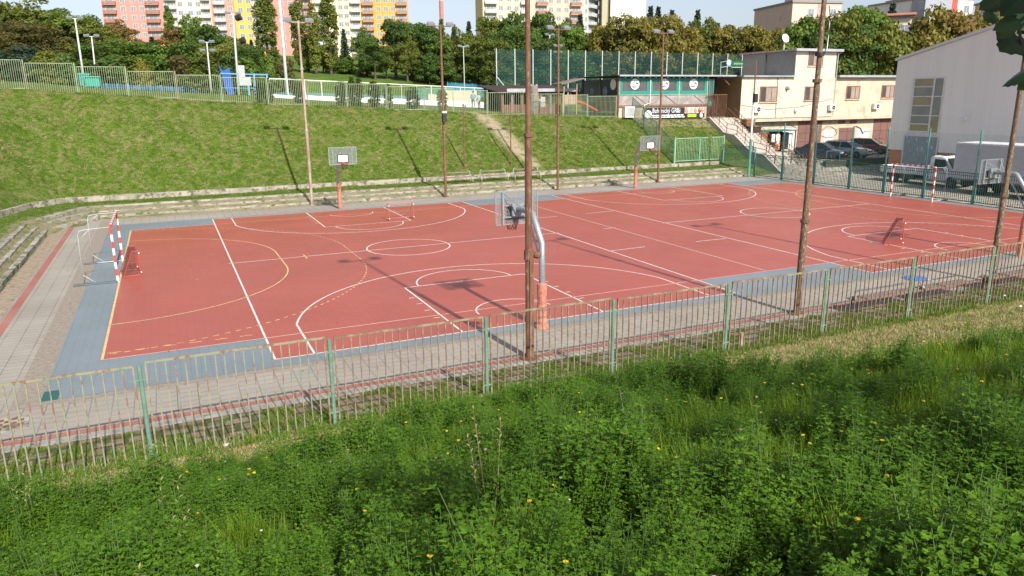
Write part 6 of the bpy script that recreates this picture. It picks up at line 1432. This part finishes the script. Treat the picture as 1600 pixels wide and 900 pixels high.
TL_ = [ # px, top, d, width, kind, mat, label
 (8,42,112,70,'round','G','dark green tree at the very left edge of the skyline'),(-20,20,104,90,'round','O','olive tree cut by the left edge of the picture'),
 (55,-6,104,95,'round','O','tallest rounded olive tree on the left skyline'),(98,14,112,78,'round','M','green tree right of the tallest left tree'),
 (36,30,98,72,'wide','B','brownish crown low in front of the tallest left tree'),(72,38,92,80,'wide','B','large brown leaved tree behind the turquoise containers'),
 (128,15,106,70,'round','M','fresh green tree behind the two pale poles at the left'),(150,28,104,56,'round','O','olive tree left of the pink flats'),(118,58,96,40,'bush','Y','yellow shrub between two green trees at the left'),
 (165,32,116,32,'round','G','slim dark tree touching the edge of the pink flats'),(12,78,76,70,'bush','S','blue green pine-like shrub at the left edge behind the fence'),(48,70,76,62,'bush','S','blue green shrub behind the second fence panel'),
 (82,78,74,50,'bush','O','olive shrub behind the third fence panel'),(105,80,84,50,'bush','G','dark shrub left of the turquoise containers'),
 (200,30,114,44,'round','R','rusty orange tree in front of the pink flats'),(178,50,108,52,'round','O','olive tree below the pink flats at their left end'),(160,60,92,60,'wide','G','dark spreading tree behind the shorter pale pole'),
 (205,62,98,70,'wide','M','broad green tree below the rusty orange one'),(232,58,102,50,'round','G','dark tree under the pink flats balconies'),(185,84,86,80,'bush','G','wide dark bush above the pale blue fence'),
 (222,88,86,60,'bush','O','olive bush with yellow patches above the pale blue fence'),(226,94,84,26,'bush','Y','small yellow bush among green ones'),(248,56,112,26,'spruce','S','blue spruce in front of the off white flats'),
 (256,70,92,50,'bush','M','green bush right of the small yellow bush'),(282,40,104,44,'round','R','reddish green tree before the off white flats'),(290,84,88,60,'bush','B','dark reddish hedge bush behind the fence'),
 (277,6,150,12,'column','L','bright climbing ivy column on the off white flats'),
 (312,22,104,36,'round','M','green tree crown before the butter flats'),(330,34,100,46,'round','G','dark tree left of the four lamp pole'),(345,44,102,44,'round','M','green tree between the lamp poles'),
 (300,56,92,54,'wide','G','broad dark tree left of the four lamp pole'),(345,62,90,56,'wide','O','olive tree behind the blue frame'),(318,88,84,60,'bush','O','olive bush right behind the pale blue fence'),
 (372,54,98,44,'round','O','olive tree behind the loudspeaker pole'),(398,62,96,44,'wide','G','dark green tree under the amber flats'),(360,86,82,46,'bush','G','dark bush behind the blue frame'),(392,88,80,50,'bush','M','green bush right of the grey board'),
 (411,54,118,22,'spruce','S','blue black spruce left of the first poplar'),(400,60,120,18,'spruce','S','small blue black spruce beside the amber flats'),
 (424,-14,108,27,'column','P','first tall poplar from the left'),(474,-16,112,21,'column','P','dark green poplar left of the butter flats'),(520,-14,112,25,'column','P','tall yellow green poplar before the butter flats'),(497,0,116,16,'column','P','thin sparse poplar between two bigger poplars'),
 (448,86,92,40,'bush','B','reddish brown hedge behind the thick white pole'),(424,84,86,30,'bush','M','green bush at the foot of the first poplar'),(486,52,96,42,'round','O','olive tree at the foot of the dark poplar'),(508,64,92,34,'round','O','olive tree under the sparse poplar'),
 (524,70,98,34,'bush','O','olive shrub at the foot of the yellow green poplar'),(478,88,84,30,'bush','M','green shrub just behind the far fence left of centre'),
 (543,42,128,22,'spruce','S','dark conical spruce before the butter flats'),(575,40,124,28,'round','G','narrow dark tree before the orange flats'),(588,62,112,44,'wide','G','dark tree right of the conical spruce'),
 (620,26,120,34,'round','G','rounded dark tree covering the right end of the orange flats'),(605,72,98,46,'round','O','olive autumn tree before the lawn, centre left'),(570,92,96,36,'bush','B','brownish shrub at the edge of the lawn'),(545,88,110,36,'bush','M','low green bush at the back of the lawn'),
 (645,30,130,26,'round','G','dark tree at the right end of the orange flats'),(655,44,118,40,'round','O','olive leafed sparse tree right of the orange flats'),(638,60,104,40,'wide','O','olive tree above the lawn'),
 (648,76,98,42,'bush','G','dark bush above the lawn'),(672,32,122,40,'round','G','dark skyline tree left of the chimney'),(693,26,128,16,'spruce','G','dark spruce top in front of the chimney'),
 (682,50,106,50,'round','M','green tree left of the black box pole top'),(706,52,104,44,'round','A','golden tree right of the black box pole top'),(672,80,96,44,'bush','G','deep green bush at the right end of the lawn'),(700,84,96,44,'bush','G','deep green bush under the golden tree'),
 (725,40,124,36,'round','O','olive skyline tree right of the chimney'),(735,30,150,12,'spruce','S','distant small spruce right of the chimney'),(712,36,150,10,'spruce','S','tiny distant spruce tip right of the chimney'),(745,54,112,44,'wide','O','olive tree behind the low blue mesh fence'),
 (733,86,102,36,'bush','L','bright green bush on the slope behind the slim pole'),(752,84,98,40,'bush','O','olive bush left of the ball net'),
 (768,22,126,34,'round','O','olive skyline tree before the cream flats'),(786,36,116,44,'round','G','dark tree before the cream flats'),(776,60,112,46,'wide','O','brownish olive tree at the left end of the ball net'),
 (806,18,124,30,'round','G','dark green tree left of the big brown pole'),(842,14,124,40,'round','G','dark green tree right of the big brown pole'),(822,46,116,60,'wide','M','green tree behind the big brown pole'),
 (873,26,122,34,'round','G','dark leafy tree before the peach flats'),(856,48,112,40,'wide','G','dark tree above the net right of the big pole'),(892,30,118,46,'round','M','rounded green tree above the ball net'),(905,18,128,22,'spruce','S','spruce in front of the khaki wing'),
 (800,88,114,60,'bush','G','dark bush seen through the left part of the net'),(850,86,114,60,'bush','M','green bush seen through the net'),(905,84,116,60,'bush','G','dark bush seen through the net left of centre'),
 (926,38,124,38,'round','O','olive green tree left of the blank white gable'),(950,24,118,44,'round','A','golden tree just below the blank white gable'),(975,24,116,46,'wide','A','broad golden tree below the white gable edge'),
 (1002,18,118,46,'round','A','golden brown tree right of the white gable'),(1030,20,116,46,'round','A','golden brown crown under the distant spruces'),(1058,24,118,42,'wide','A','golden tree behind the fourth lamp pole'),
 (1012,6,150,12,'spruce','S','dark spruce tip on the skyline right of the gable'),(1024,8,150,10,'spruce','S','second dark spruce tip right of the gable'),(1045,12,152,9,'spruce','S','small spruce tip between golden crowns'),(1084,13,150,12,'spruce','S','lone pointed spruce tip on the right skyline'),
 (1092,26,124,44,'round','O','olive gold tree right of the lone spruce tip'),(1120,32,124,40,'round','A','golden tree above the ball net, right part'),(1148,32,124,40,'wide','A','golden tree left of the pink house wing'),(1106,30,140,12,'spruce','S','small spruce behind the olive gold tree'),(1116,32,142,10,'spruce','S','tiny spruce tip near the olive gold tree'),
 (1176,34,124,44,'round','A','orange gold tree right above the green sign'),(960,74,118,60,'bush','O','olive bush seen through the net behind the cafe'),(1015,78,122,56,'bush','A','golden bush seen through the net'),(1060,80,124,56,'bush','G','dark bush seen through the net behind the cafe roof'),(1110,84,126,50,'bush','O','olive bush behind the green sign'),
 (1206,40,108,36,'round','A','gold tree left of the satellite dish'),(1160,62,126,50,'wide','G','dark tree behind the green sign'),(1196,10,160,12,'spruce','S','dark conifer left of the pink house wing'),
 (1236,28,100,34,'round','M','green tree below the pink house wing'),(1262,22,98,38,'round','G','dark tree in front of the pale pink house'),(1290,22,96,46,'wide','O','olive tree right behind the second rusty pole'),
 (1312,16,98,40,'round','O','olive gold tree at the right end of the pale pink house'),(1345,0,104,62,'round','M','tallest rounded green tree right of the pale pink house'),(1330,34,88,64,'wide','G','big dark green tree above the low cream wing'),
 (1352,60,84,60,'bush','G','deep green bush above the low cream wing'),(1372,30,90,50,'round','O','olive tree left of the grey hall'),(1396,34,86,48,'round','O','golden olive tree at the corner of the grey hall'),(1380,0,140,26,'spruce','S','tall dark conifer at the right skyline'),
 (1425,36,84,44,'wide','A','gold tree above the hall eave'),(1455,6,92,56,'round','A','orange gold tree in front of the white house'),(1490,4,92,60,'round','R','largest rusty gold tree above the hall roof'),(1520,14,90,44,'round','A','gold tree at the right above the hall roof'),
 (1450,50,80,60,'wide','R','rusty tree low above the hall roof'),(1495,42,82,56,'wide','B','brownish rusty crown right above the hall roof'),(1320,82,78,70,'bush','M','green bush directly behind the low cream wing'),(1376,80,76,60,'bush','O','olive bush behind the cream wing near the hall'),
]
for a_ in TL_: tree(*a_[:3], a_[3], a_[4], a_[5], a_[6], name={'spruce':'spruce_tree','column':'poplar_tree','bush':'shrub'}.get(a_[4],'tree'), cat='shrub' if a_[4]=='bush' else 'tree', group=None)
for i,(px,pt,pb,w_) in enumerate(((407,128,158,9),(421,124,160,10),(467,126,157,11),(532,126,162,9),(539,128,163,8),(551,119,160,8),(562,121,161,8),(585,126,164,12),(607,130,165,9),(646,134,170,13),(691,139,168,10))):
    y_ = 31.0; b_ = aty(px,pb,y_); tp = aty(px,pt,y_); z0 = h1(b_[0],y_); H = tp[2]-z0; d_ = (b_-CAM)@_fw; W = w_/F_PX*d_*1.3
    t = thing('thuja', (b_[0],y_,z0-.05), ['leftmost thuja of the row, beside the rusty fence post','second thuja from the left in the row behind the far fence','broad thuja behind the slender grey and rust pole','left one of the twin thujas near the middle fence panels','right one of the close twin thujas, reddish on its edge','tall narrow thuja left of its equally tall neighbour','tall narrow thuja just right of its equally tall neighbour','wide double topped thuja left of centre','small thuja beside a fence post left of centre','wide dark thuja standing before the white rink boards','thuja partly hidden by the black box pole'][i], 'thuja', 'row of thujas behind the far fence')
    me_ = CM['column'][i%2]; c = bpy.data.objects.new('crown', me_); COL.objects.link(c); c.parent = t; c.scale = (W*1.15,W*1.15,H*1.02); c.rotation_euler = (0,0,i); c.material_slots[0].link = 'OBJECT'; c.material_slots[0].material = LM['T']
    u = bpy.data.objects.new('trunk', TM['thin']); COL.objects.link(u); u.parent = t; u.scale = (H*.8,H*.8,H*.9)
# weed shrub on wall near cafe
# ------------------------------------------------------------------ plant prototypes for the near bank
def leaflet(k, c, d, up, L_, w_):
    s = d.cross(up).normalized()*w_/2; up2 = s.cross(d).normalized()
    k.add([c, c+d*L_*.5+s, c+d*L_+up2*-.1*L_, c+d*L_*.5-s], [(0,1,2,3)])
def alfalfa(seed, stems=6, H=.48):
    r_ = random.Random(seed); k = MB()
    for s_ in range(stems):
        a_ = r_.uniform(0,6.28); lean = r_.uniform(.02,.32); h_ = H*r_.uniform(.65,1.1); bx_ = Vector((r_.uniform(-.06,.06),r_.uniform(-.06,.06),0))
        top_ = Vector((math.cos(a_)*lean*h_, math.sin(a_)*lean*h_, h_)); k.m = 1
        k.tube([bx_, bx_+top_*.5+Vector((0,0,.02)), bx_+top_],[.003,.0025,.0015],3,False); k.m = 0
        n_ = 19
        for i in range(n_):
            f = .12+.88*(i+r_.random()*.6)/n_; c = bx_+top_*f; aa = i*2.4+r_.uniform(-.4,.4); pet = Vector((math.cos(aa),math.sin(aa),.35)).normalized(); pl = .035*r_.uniform(.6,1.3)*(1.2-f*.6); c2 = c+pet*pl
            for q in (-1,0,1):
                ang = aa+q*.9; d = Vector((math.cos(ang),math.sin(ang),r_.uniform(.0,.5))).normalized(); leaflet(k, c2, d, Vector((0,0,1)), .023*r_.uniform(.8,1.35), .011*r_.uniform(.9,1.4))
    o = k.build('alfalfa_plant_%d' % seed, [ALF, STEM]); return o
def grass(seed, n_=34, H=.34, sp=.07, bend=.5):
    r_ = random.Random(seed); k = MB()
    for i in range(n_):
        a_ = r_.uniform(0,6.28); q = sp*math.sqrt(r_.random()); b_ = Vector((q*math.cos(a_),q*math.sin(a_),0)); a2 = r_.uniform(0,6.28); h_ = H*r_.uniform(.5,1.15); bn = bend*h_*r_.uniform(.2,1.2); d = Vector((math.cos(a2),math.sin(a2),0)); s = Vector((-d.y,d.x,0))*.0028*(1+H)
        p1 = b_+Vector((0,0,h_*.55))+d*bn*.25; p2 = b_+Vector((0,0,h_))*.97+d*bn
        k.add([b_-s,b_+s,p1+s*.9,p1-s*.9],[(0,1,2,3)]); k.add([p1-s*.9,p1+s*.9,p2],[(0,1,2)])
    return k.build('grass_tuft_%d' % seed, GRS)
def broad(seed):
    r_ = random.Random(seed); k = MB()
    for i in range(12):
        a_ = i*2.4; d = Vector((math.cos(a_),math.sin(a_),r_.uniform(.3,1.2))).normalized(); L_ = r_.uniform(.08,.17); s = Vector((-math.sin(a_),math.cos(a_),0))*L_*.16
        c = Vector((0,0,.02)); m_ = c+d*L_*.55; e = c+d*L_+Vector((0,0,-.03)); k.add([c,m_+s,e,m_-s],[(0,1,2,3)])
    return k.build('broadleaf_weed_%d' % seed, BRD2)
ALF = leafmat('alfalfa_leaves',(.070,.165,.010),(.125,.270,.015),(.22,.37,.025),.65,.40,2.5)
STEM = mat('green_stem', (.08,.14,.03), None, 4, .6)
GRS = leafmat('grass_blades',(.085,.175,.008),(.155,.275,.013),(.25,.35,.025),.65,.4,2.0)
GRSD = leafmat('dry_grass_blades',(.26,.22,.085),(.42,.35,.165),(.56,.47,.26),.7,.2,2.0)
BRD2 = leafmat('weed_leaves',(.04,.09,.015),(.07,.14,.025),None,.45,.25,2)
protos = [alfalfa(1),alfalfa(2,7,.44),alfalfa(3,5,.54),alfalfa(4,8,.38), grass(5),grass(6,40,.28,.08,.7),grass(7,30,.42,.06,.6), broad(8)]
def stalk(seed, dry):
    r_ = random.Random(seed); k = MB()
    for i in range(5):
        a_ = r_.uniform(0,6.28); d = Vector((math.cos(a_),math.sin(a_),0)); h_ = r_.uniform(.5,.8); b_ = d*r_.uniform(0,.06); t_ = b_+Vector((0,0,h_))+d*.12*r_.random(); k.m = 0; k.tube([b_,(b_+t_)/2+Vector((0,0,.03)),t_],[.003,.0025,.0015],3,False)
        for j in range(9):
            c = t_+(b_-t_)*.03*j; k.m = 1; dd = Vector((math.cos(j*2.4),math.sin(j*2.4),.8)).normalized(); leaflet(k, c, dd, Vector((0,0,1)), .03, .008)
    return k.build('stalk_%d' % seed, [STEM if not dry else DRYST, DRYST])
DRYST = mat('straw_stalk', (.34,.28,.14), (.26,.2,.1), 4, .8)
protos += [stalk(31,False), stalk(32,True)]
# flowers
def flower(nm, H, r_, mm):
    k = MB(); k.tube([(0,0,0),(.01,0,H)],.0025,3,False); k.m = 1; k.tube([(.01,0,H),(.01,0,H+.012)],[r_*.4,r_],8); return k.build(nm, [STEM, mm])
protos += [flower('yellow_flower',.44,.017,mat('yellow_petals',(.75,.50,.01),None,4,.6)), flower('pink_flower',.46,.012,mat('pink_petals',(.50,.28,.42),None,4,.6)), flower('white_flower',.42,.012,mat('white_petals',(.7,.7,.62),None,4,.6))]
for i_,o in enumerate(protos): o.name = 'proto_%02d' % i_
PC = collection_off(protos, 'bank_plants')
def inview(x, y, z, m_=60):
    P_ = np.stack([x,y,z],-1); px, py, dd = proj(P_); return (dd > .4) & (px > -m_) & (px < 1600+m_) & (py > -m_) & (py < 900+m_*4)
def nz2(x, y, s, seed=0):
    return (np.sin(x*s+seed)+np.sin(y*s*1.13+seed*2.1)+np.sin((x+y)*s*.71+seed*.7)+np.sin((x-y)*s*1.37+1.3*seed+np.sin(x*s*.5)))/4
N = 60000
x = nr.uniform(-34, 10, N); y = nr.uniform(-33.4, -19.2, N); e_ = vegedge(x)+.25*nz2(x,y,1.9,3)
ok = (y < e_); x, y = x[ok], y[ok]; z = hgt(x,y)
ok = inview(x,y,z,90) & (np.hypot(x-CAM[0],y-CAM[1]) > 1.2); x, y, z = x[ok], y[ok], z[ok]
dist = np.hypot(x-CAM[0],y-CAM[1])
P3 = proj(np.stack([x,y,z],-1)); gm = .55*nz2(x,y,.9,5)+.75*nz2(x,y,2.9,1)+.3*nz2(x,y,6.5,4)
right = np.clip((P3[0]-1050)/350,0,1); isg = (gm > .30-.42*right*(dist>6)) 
r0 = nr.random(len(x)); keep = r0 < np.where(isg, .95, .78*np.clip(1.15+1.1*nz2(x,y,3.1,6),.25,1.2))
x,y,z,isg,dist = x[keep],y[keep],z[keep],isg[keep],dist[keep]
n_ = len(x); idx = np.where(isg, nr.integers(4,7,n_), nr.integers(0,4,n_)); u = nr.random(n_); idx = np.where((u < .035), 7, idx); idx = np.where((u > .972) & ~isg, nr.integers(4,7,n_), idx)
edge_d = np.clip((vegedge(x)-y)/1.2, .25, 1); scl = nr.uniform(.65,1.3,n_)*(.45+.55*edge_d)*np.where(idx>3, 1.0, 1.0+.30*nz2(x,y,1.1,9)+.55*nz2(x,y,3.1,6))
zz = z-.02; rot = np.stack([nr.normal(0,.12,n_),nr.normal(0,.12,n_),nr.uniform(0,6.28,n_)],-1)
nf_ = 260; fi = nr.choice(n_, nf_); fx, fy, fz = x[fi]+.03, y[fi], z[fi]
fidx = nr.choice([10,10,10,11,12], nf_); sidx = nr.random(n_); idx = np.where(sidx < .0025, 8, np.where(sidx < .0032, 9, idx))
X_ = np.concatenate([x,fx]); Y_ = np.concatenate([y,fy]); Z_ = np.concatenate([zz,fz]); I_ = np.concatenate([idx,fidx]); S_ = np.concatenate([scl,nr.uniform(.9,1.2,nf_)*(.5+.5*np.clip((vegedge(fx)-fy)/1.2,.2,1))]); R_ = np.concatenate([rot,np.stack([nr.normal(0,.1,nf_),nr.normal(0,.1,nf_),nr.uniform(0,6,nf_)],-1)])
print('bank plants', len(X_))
scatter('tall_weeds', np.stack([X_,Y_,Z_],-1), R_, S_, I_, PC, 'dense tall alfalfa weeds and grass with a few yellow flowers covering the near bank', 'weeds')
# short grass : far bank, strips
def tuft(seed, m_, H=.10, n_=14, sp=.13):
    r_ = random.Random(seed); k = MB()
    for i in range(n_):
        a_ = r_.uniform(0,6.28); q = sp*math.sqrt(r_.random()); b_ = Vector((q*math.cos(a_),q*math.sin(a_),-.01)); a2 = r_.uniform(0,6.28); h_ = H*r_.uniform(.5,1.2); d = Vector((math.cos(a2),math.sin(a2),0)); s = Vector((-d.y,d.x,0))*.008
        k.add([b_-s,b_+s,b_+Vector((0,0,h_))+d*h_*.6],[(0,1,2)])
    return k.build('tuft_%d' % seed, m_)
tp_ = [tuft(21,GRS),tuft(22,GRS,.08,16,.15),tuft(23,GRS,.14,12,.1),tuft(24,GRSD,.07,16,.15),tuft(25,GRSD,.05,20,.16)]
LOWG = leafmat('lawn_blades',(.062,.14,.006),(.105,.205,.010),(.165,.25,.020),.6,.25,.7)
for o in tp_[:3]: o.data.materials[0] = LOWG
for i_,o in enumerate(tp_): o.name = 'proto_short_%02d' % i_
TC = collection_off(tp_, 'short_grass')
def field(n, x0, x1, y0, y1): return nr.uniform(x0,x1,n), nr.uniform(y0,y1,n)
xs_, ys_, is_, ss_ = [], [], [], []
def put(x,y,dryp,sc,mask=None):
    z = hgt(x,y); ok = inview(x,y,z,30)
    if mask is not None: ok &= mask
    x,y = x[ok],y[ok]; d_ = nr.random(len(x)) < (dryp if np.isscalar(dryp) else dryp[ok]); xs_.append(x); ys_.append(y); is_.append(np.where(d_, nr.integers(3,5,len(x)), nr.integers(0,3,len(x)))); ss_.append(nr.uniform(.7,1.3,len(x))*sc)
def track_d(x,y): return np.abs(x-np.interp(y,[20.5,28.5],[6.6,3.9]))/np.interp(y,[20.5,24,28.5],[.5,1.0,1.0])
x,y = field(60000,-45,30,20.8,31); dw_ = sdist(WL,x,y); put(x,y,np.clip(.16+.03*np.clip(dw_,0,7)+.62*(.7*nz2(x,y,1.1,3)+nz2(x,y,3.3,8)+.9*nz2(x,y,8,2))*np.clip((dw_-.5)/3,.1,1),0.02,.85),1.0,(dw_>.25)&(track_d(x,y)>.95))
x,y = field(7000,-45,-28,8,22); dw_ = sdist(WL,x,y); put(x,y,.08,1.0,(dw_>.25))
x,y = field(9000,-31,25,15,21.2); d1_ = sdist(S1,x,y); dw_ = sdist(WL,x,y); put(x,y,.05,.9,(d1_>2.0)&(dw_<-.05))
x,y = field(12000,-31,25,-12,21.2); d1_ = sdist(S1,x,y); k_ = np.where(y>14.5,.8,.45); fr_ = (d1_/k_)%1; put(x,y,.15,.9,(d1_>.3)&(d1_<2.4)&(fr_>.35)&(nz2(x,y,1.9,7)>-.25))
x,y = field(3500,-31,-27,-20,15); d1_ = sdist(S1,x,y); dw_ = sdist(WL,x,y); put(x,y,.05,.9,(d1_>1.4)&(dw_<-.05))
x,y = field(26000,-28,10,-18.85,-16.9); put(x,y,.3,.62,(nz2(x,y,2.6,2)+.6*nz2(x,y,6.5,4)>.22)|(nz2(x,y,.8,1)>.66))
x,y = field(46000,-28,12,-26.4,-18.7); put(x,y,.86,.9,(y>vegedge(x)-.5)&(nr.random(46000)<.8))
x,y = field(2500,-28,12,-19.3,-18.5); put(x,y,.2,1.3)
X_,Y_,I_,S_ = map(np.concatenate,(xs_,ys_,is_,ss_)); n_ = len(X_); print('short grass', n_)
scatter('short_grass', np.stack([X_,Y_,hgt(X_,Y_)],-1), np.stack([nr.normal(0,.15,n_),nr.normal(0,.15,n_),nr.uniform(0,6.28,n_)],-1), S_, I_, TC, 'short patchy green and straw coloured grass on banks, terraces and beside the fence', 'grass')

# ------------------------------------------------------------------ lime tree beside the camera: its leaves hang in at the top right, its crown shades the near bank
LIME = leafmat('lime_leaves',(.012,.032,.008),(.022,.05,.012),(.04,.08,.02),.4,.12,3)  # leaf colour darkened to stand in for the tree's own shade
def big_leaf(k, c, d, nrm, L_):
    s = d.cross(nrm).normalized(); out = []
    shp = [(0,0),(.05,.16),(-.08,.30),(.06,.42),(.24,.44),(.30,.52),(.46,.44),(.55,.46),(.66,.32),(.80,.28),(.88,.14),(1.02,0)]
    pts = [(u,v) for u,v in shp]+[(u,-v) for u,v in reversed(shp[1:-1])]
    vs_ = [c+d*u*L_+s*v*L_-nrm*(.22*abs(v)*L_+.10*u*u*L_) for u,v in pts]; m_ = c+d*.5*L_+nrm*.0
    b_ = len(vs_); k.add(vs_+[m_], [(i,(i+1)%b_,b_) for i in range(b_)])
def limetree(loc, label, seed, cx, cz, rx, rz_, n, spray=False):
    t = thing('lime_tree', loc, label, 'tree'); lo = Vector(loc); r_ = np.random.default_rng(seed)
    tips = []; k = MB(); H = cz
    k.tube([(0,0,-.3),(.05,.02,1.2),(0,.05,H*.6),(cx[0]*.4,cx[1]*.4,H)],[.20,.16,.13,.06],10)
    for i in range(9):
        a_ = 2.4*i; q = rx*.8; z = H*.5+.12*i; k.tube([(0,.04,z),(cx[0]*.5+q*.5*math.cos(a_),cx[1]*.5+q*.5*math.sin(a_),z+.6),(cx[0]+q*math.cos(a_),cx[1]+q*math.sin(a_),z+1.1)],[.05,.03,.01],6)
    P_ = r_.normal(size=(n,3)); P_ /= np.linalg.norm(P_,axis=1)[:,None]; P_ *= (r_.random(n)**.45)[:,None]; P_ = P_*np.array([rx,rx,rz_])+np.array([cx[0],cx[1],cz+.3])
    W_ = P_+np.array(loc); px, py, dd = proj(W_); vis = (dd > 0) & (px > -150) & (px < 1760) & (py > -170) & (py < 1000); vis |= np.linalg.norm(W_-CAM,axis=1) < .9
    P_ = P_[~vis]; cl = nz2(P_[:,0],P_[:,1],1.7,2)+nz2(P_[:,2],P_[:,0],1.9,4); P_ = P_[cl > -.75]
    kk = MB()
    for p in P_:
        d = Vector(r_.normal(size=3)).normalized(); nn = Vector((r_.normal()*.4,r_.normal()*.4,1)).normalized(); s = d.cross(nn).normalized()*.055; c = Vector(p); d = nn.cross(s).normalized()*.11
        kk.add([c-d*.5,c+s,c+d*.6,c-s],[(0,1,2,3)])
    kk.build('crown', LIME, t)
    if spray:
        kb = MB(); D0 = 1.9
        tw = [Vector(CAM+ray(1690,-40)/F_PX*D0*1.02), Vector(CAM+ray(1630,5)/F_PX*D0), Vector(CAM+ray(1592,45)/F_PX*D0), Vector(CAM+ray(1600,92)/F_PX*D0), Vector(CAM+ray(1618,138)/F_PX*D0*.99)]
        k.tube([Vector((0,.05,H*.7)), Vector((tw[0]-lo)*.6+Vector((0,0,.9))), tw[0]-lo],[.03,.014,.006],6)
        k.tube([p-lo for p in tw],[.006,.005,.004,.003,.002],5)
        LV = [((1570,-6),(1528,14),.085),((1556,22),(1538,30),.05),((1600,-10),(1560,26),.10),((1592,30),(1548,46),.10),((1604,22),(1575,52),.09),((1598,58),(1562,78),.10),((1620,50),(1590,74),.10),((1606,110),(1560,134),.10),((1628,112),(1588,142),.11),((1560,-14),(1550,12),.06),((1612,-6),(1585,22),.11),((1580,40),(1557,60),.07),((1630,20),(1598,44),.11),((1540,12),(1546,24),.045)]
        for (ax_,ay_),(bx_,by_),_ in LV:
            dd_ = D0*r_.uniform(.95,1.06); a_ = Vector(CAM+ray(ax_,ay_)/F_PX*dd_); b_ = Vector(CAM+ray(bx_,by_)/F_PX*dd_*r_.uniform(.97,1.03)); d = b_-a_; nn = (Vector(-_fw)*.8+Vector((0,0,.6))+Vector(r_.normal(size=3))*.3).normalized()
            nn = (nn-d.normalized()*nn.dot(d.normalized())).normalized(); big_leaf(kb, a_-lo, d.normalized(), nn, d.length*.92)
        kb.build('leaf', LIME, t)
        kc = MB(); ctr = tw[3]-lo  # added out-of-view leaves towards the sun, shading the hanging leaves
        for i in range(150):
            st_ = r_.uniform(.45,1.9); p = ctr+SUN_TO*st_+Vector(r_.normal(size=3))*.26; W2 = p+lo; px_, py_, d2 = proj(np.array(W2))
            if d2 > 0 and -100 < px_ < 1700 and -100 < py_ < 1000: continue
            nn = (SUN_TO+Vector(r_.normal(size=3))*.4).normalized(); s2 = nn.orthogonal().normalized()*.06; d2_ = nn.cross(s2); kc.add([p-d2_,p+s2,p+d2_,p-s2],[(0,1,2,3)])
        kc.build('added_shade_leaves', LIME, t)
    k.build('trunk', TRUNK, t, smooth=True)
tb = CAM+_rt*10.0+_fw*.2; tz = h1(tb[0],tb[1])
limetree((float(tb[0]),float(tb[1]),tz), 'lime tree beside the viewpoint with dark leaves hanging into the top right corner', 3, (-.6,-1.0), 4.6, 3.4, 2.2, 3600, True)


# small fallen leaves and specks on court and paving
sp_ = []
for i_,(c_,sz) in enumerate((((.55,.50,.42),.03),((.42,.30,.10),.04),((.20,.12,.05),.04))):
    k = MB(); k.add([(-sz,0,.004),(0,-sz*.6,.010),(sz,0,.004),(0,sz*.6,.012)],[(0,1,2,3)]); sp_.append(k.build('proto_speck_%d' % i_, mat('speck_%d' % i_, c_, None, 5, .8)))
SC = collection_off(sp_, 'specks')
x = nr.uniform(-27.2,24,900); y = nr.uniform(-16.5,16.4,900); keep = (nr.random(900) < .30) | (np.abs(y) > 13.8) | (x < -24.6); x, y = x[keep], y[keep]; m_ = len(x)
scatter('fallen_leaves', np.stack([x,y,np.full(m_,.017)],-1), np.stack([np.zeros(m_),np.zeros(m_),nr.uniform(0,6.28,m_)],-1), nr.uniform(.6,1.4,m_), nr.integers(0,3,m_), SC, 'scattered small fallen leaves and specks on the court and paving', 'fallen leaves')
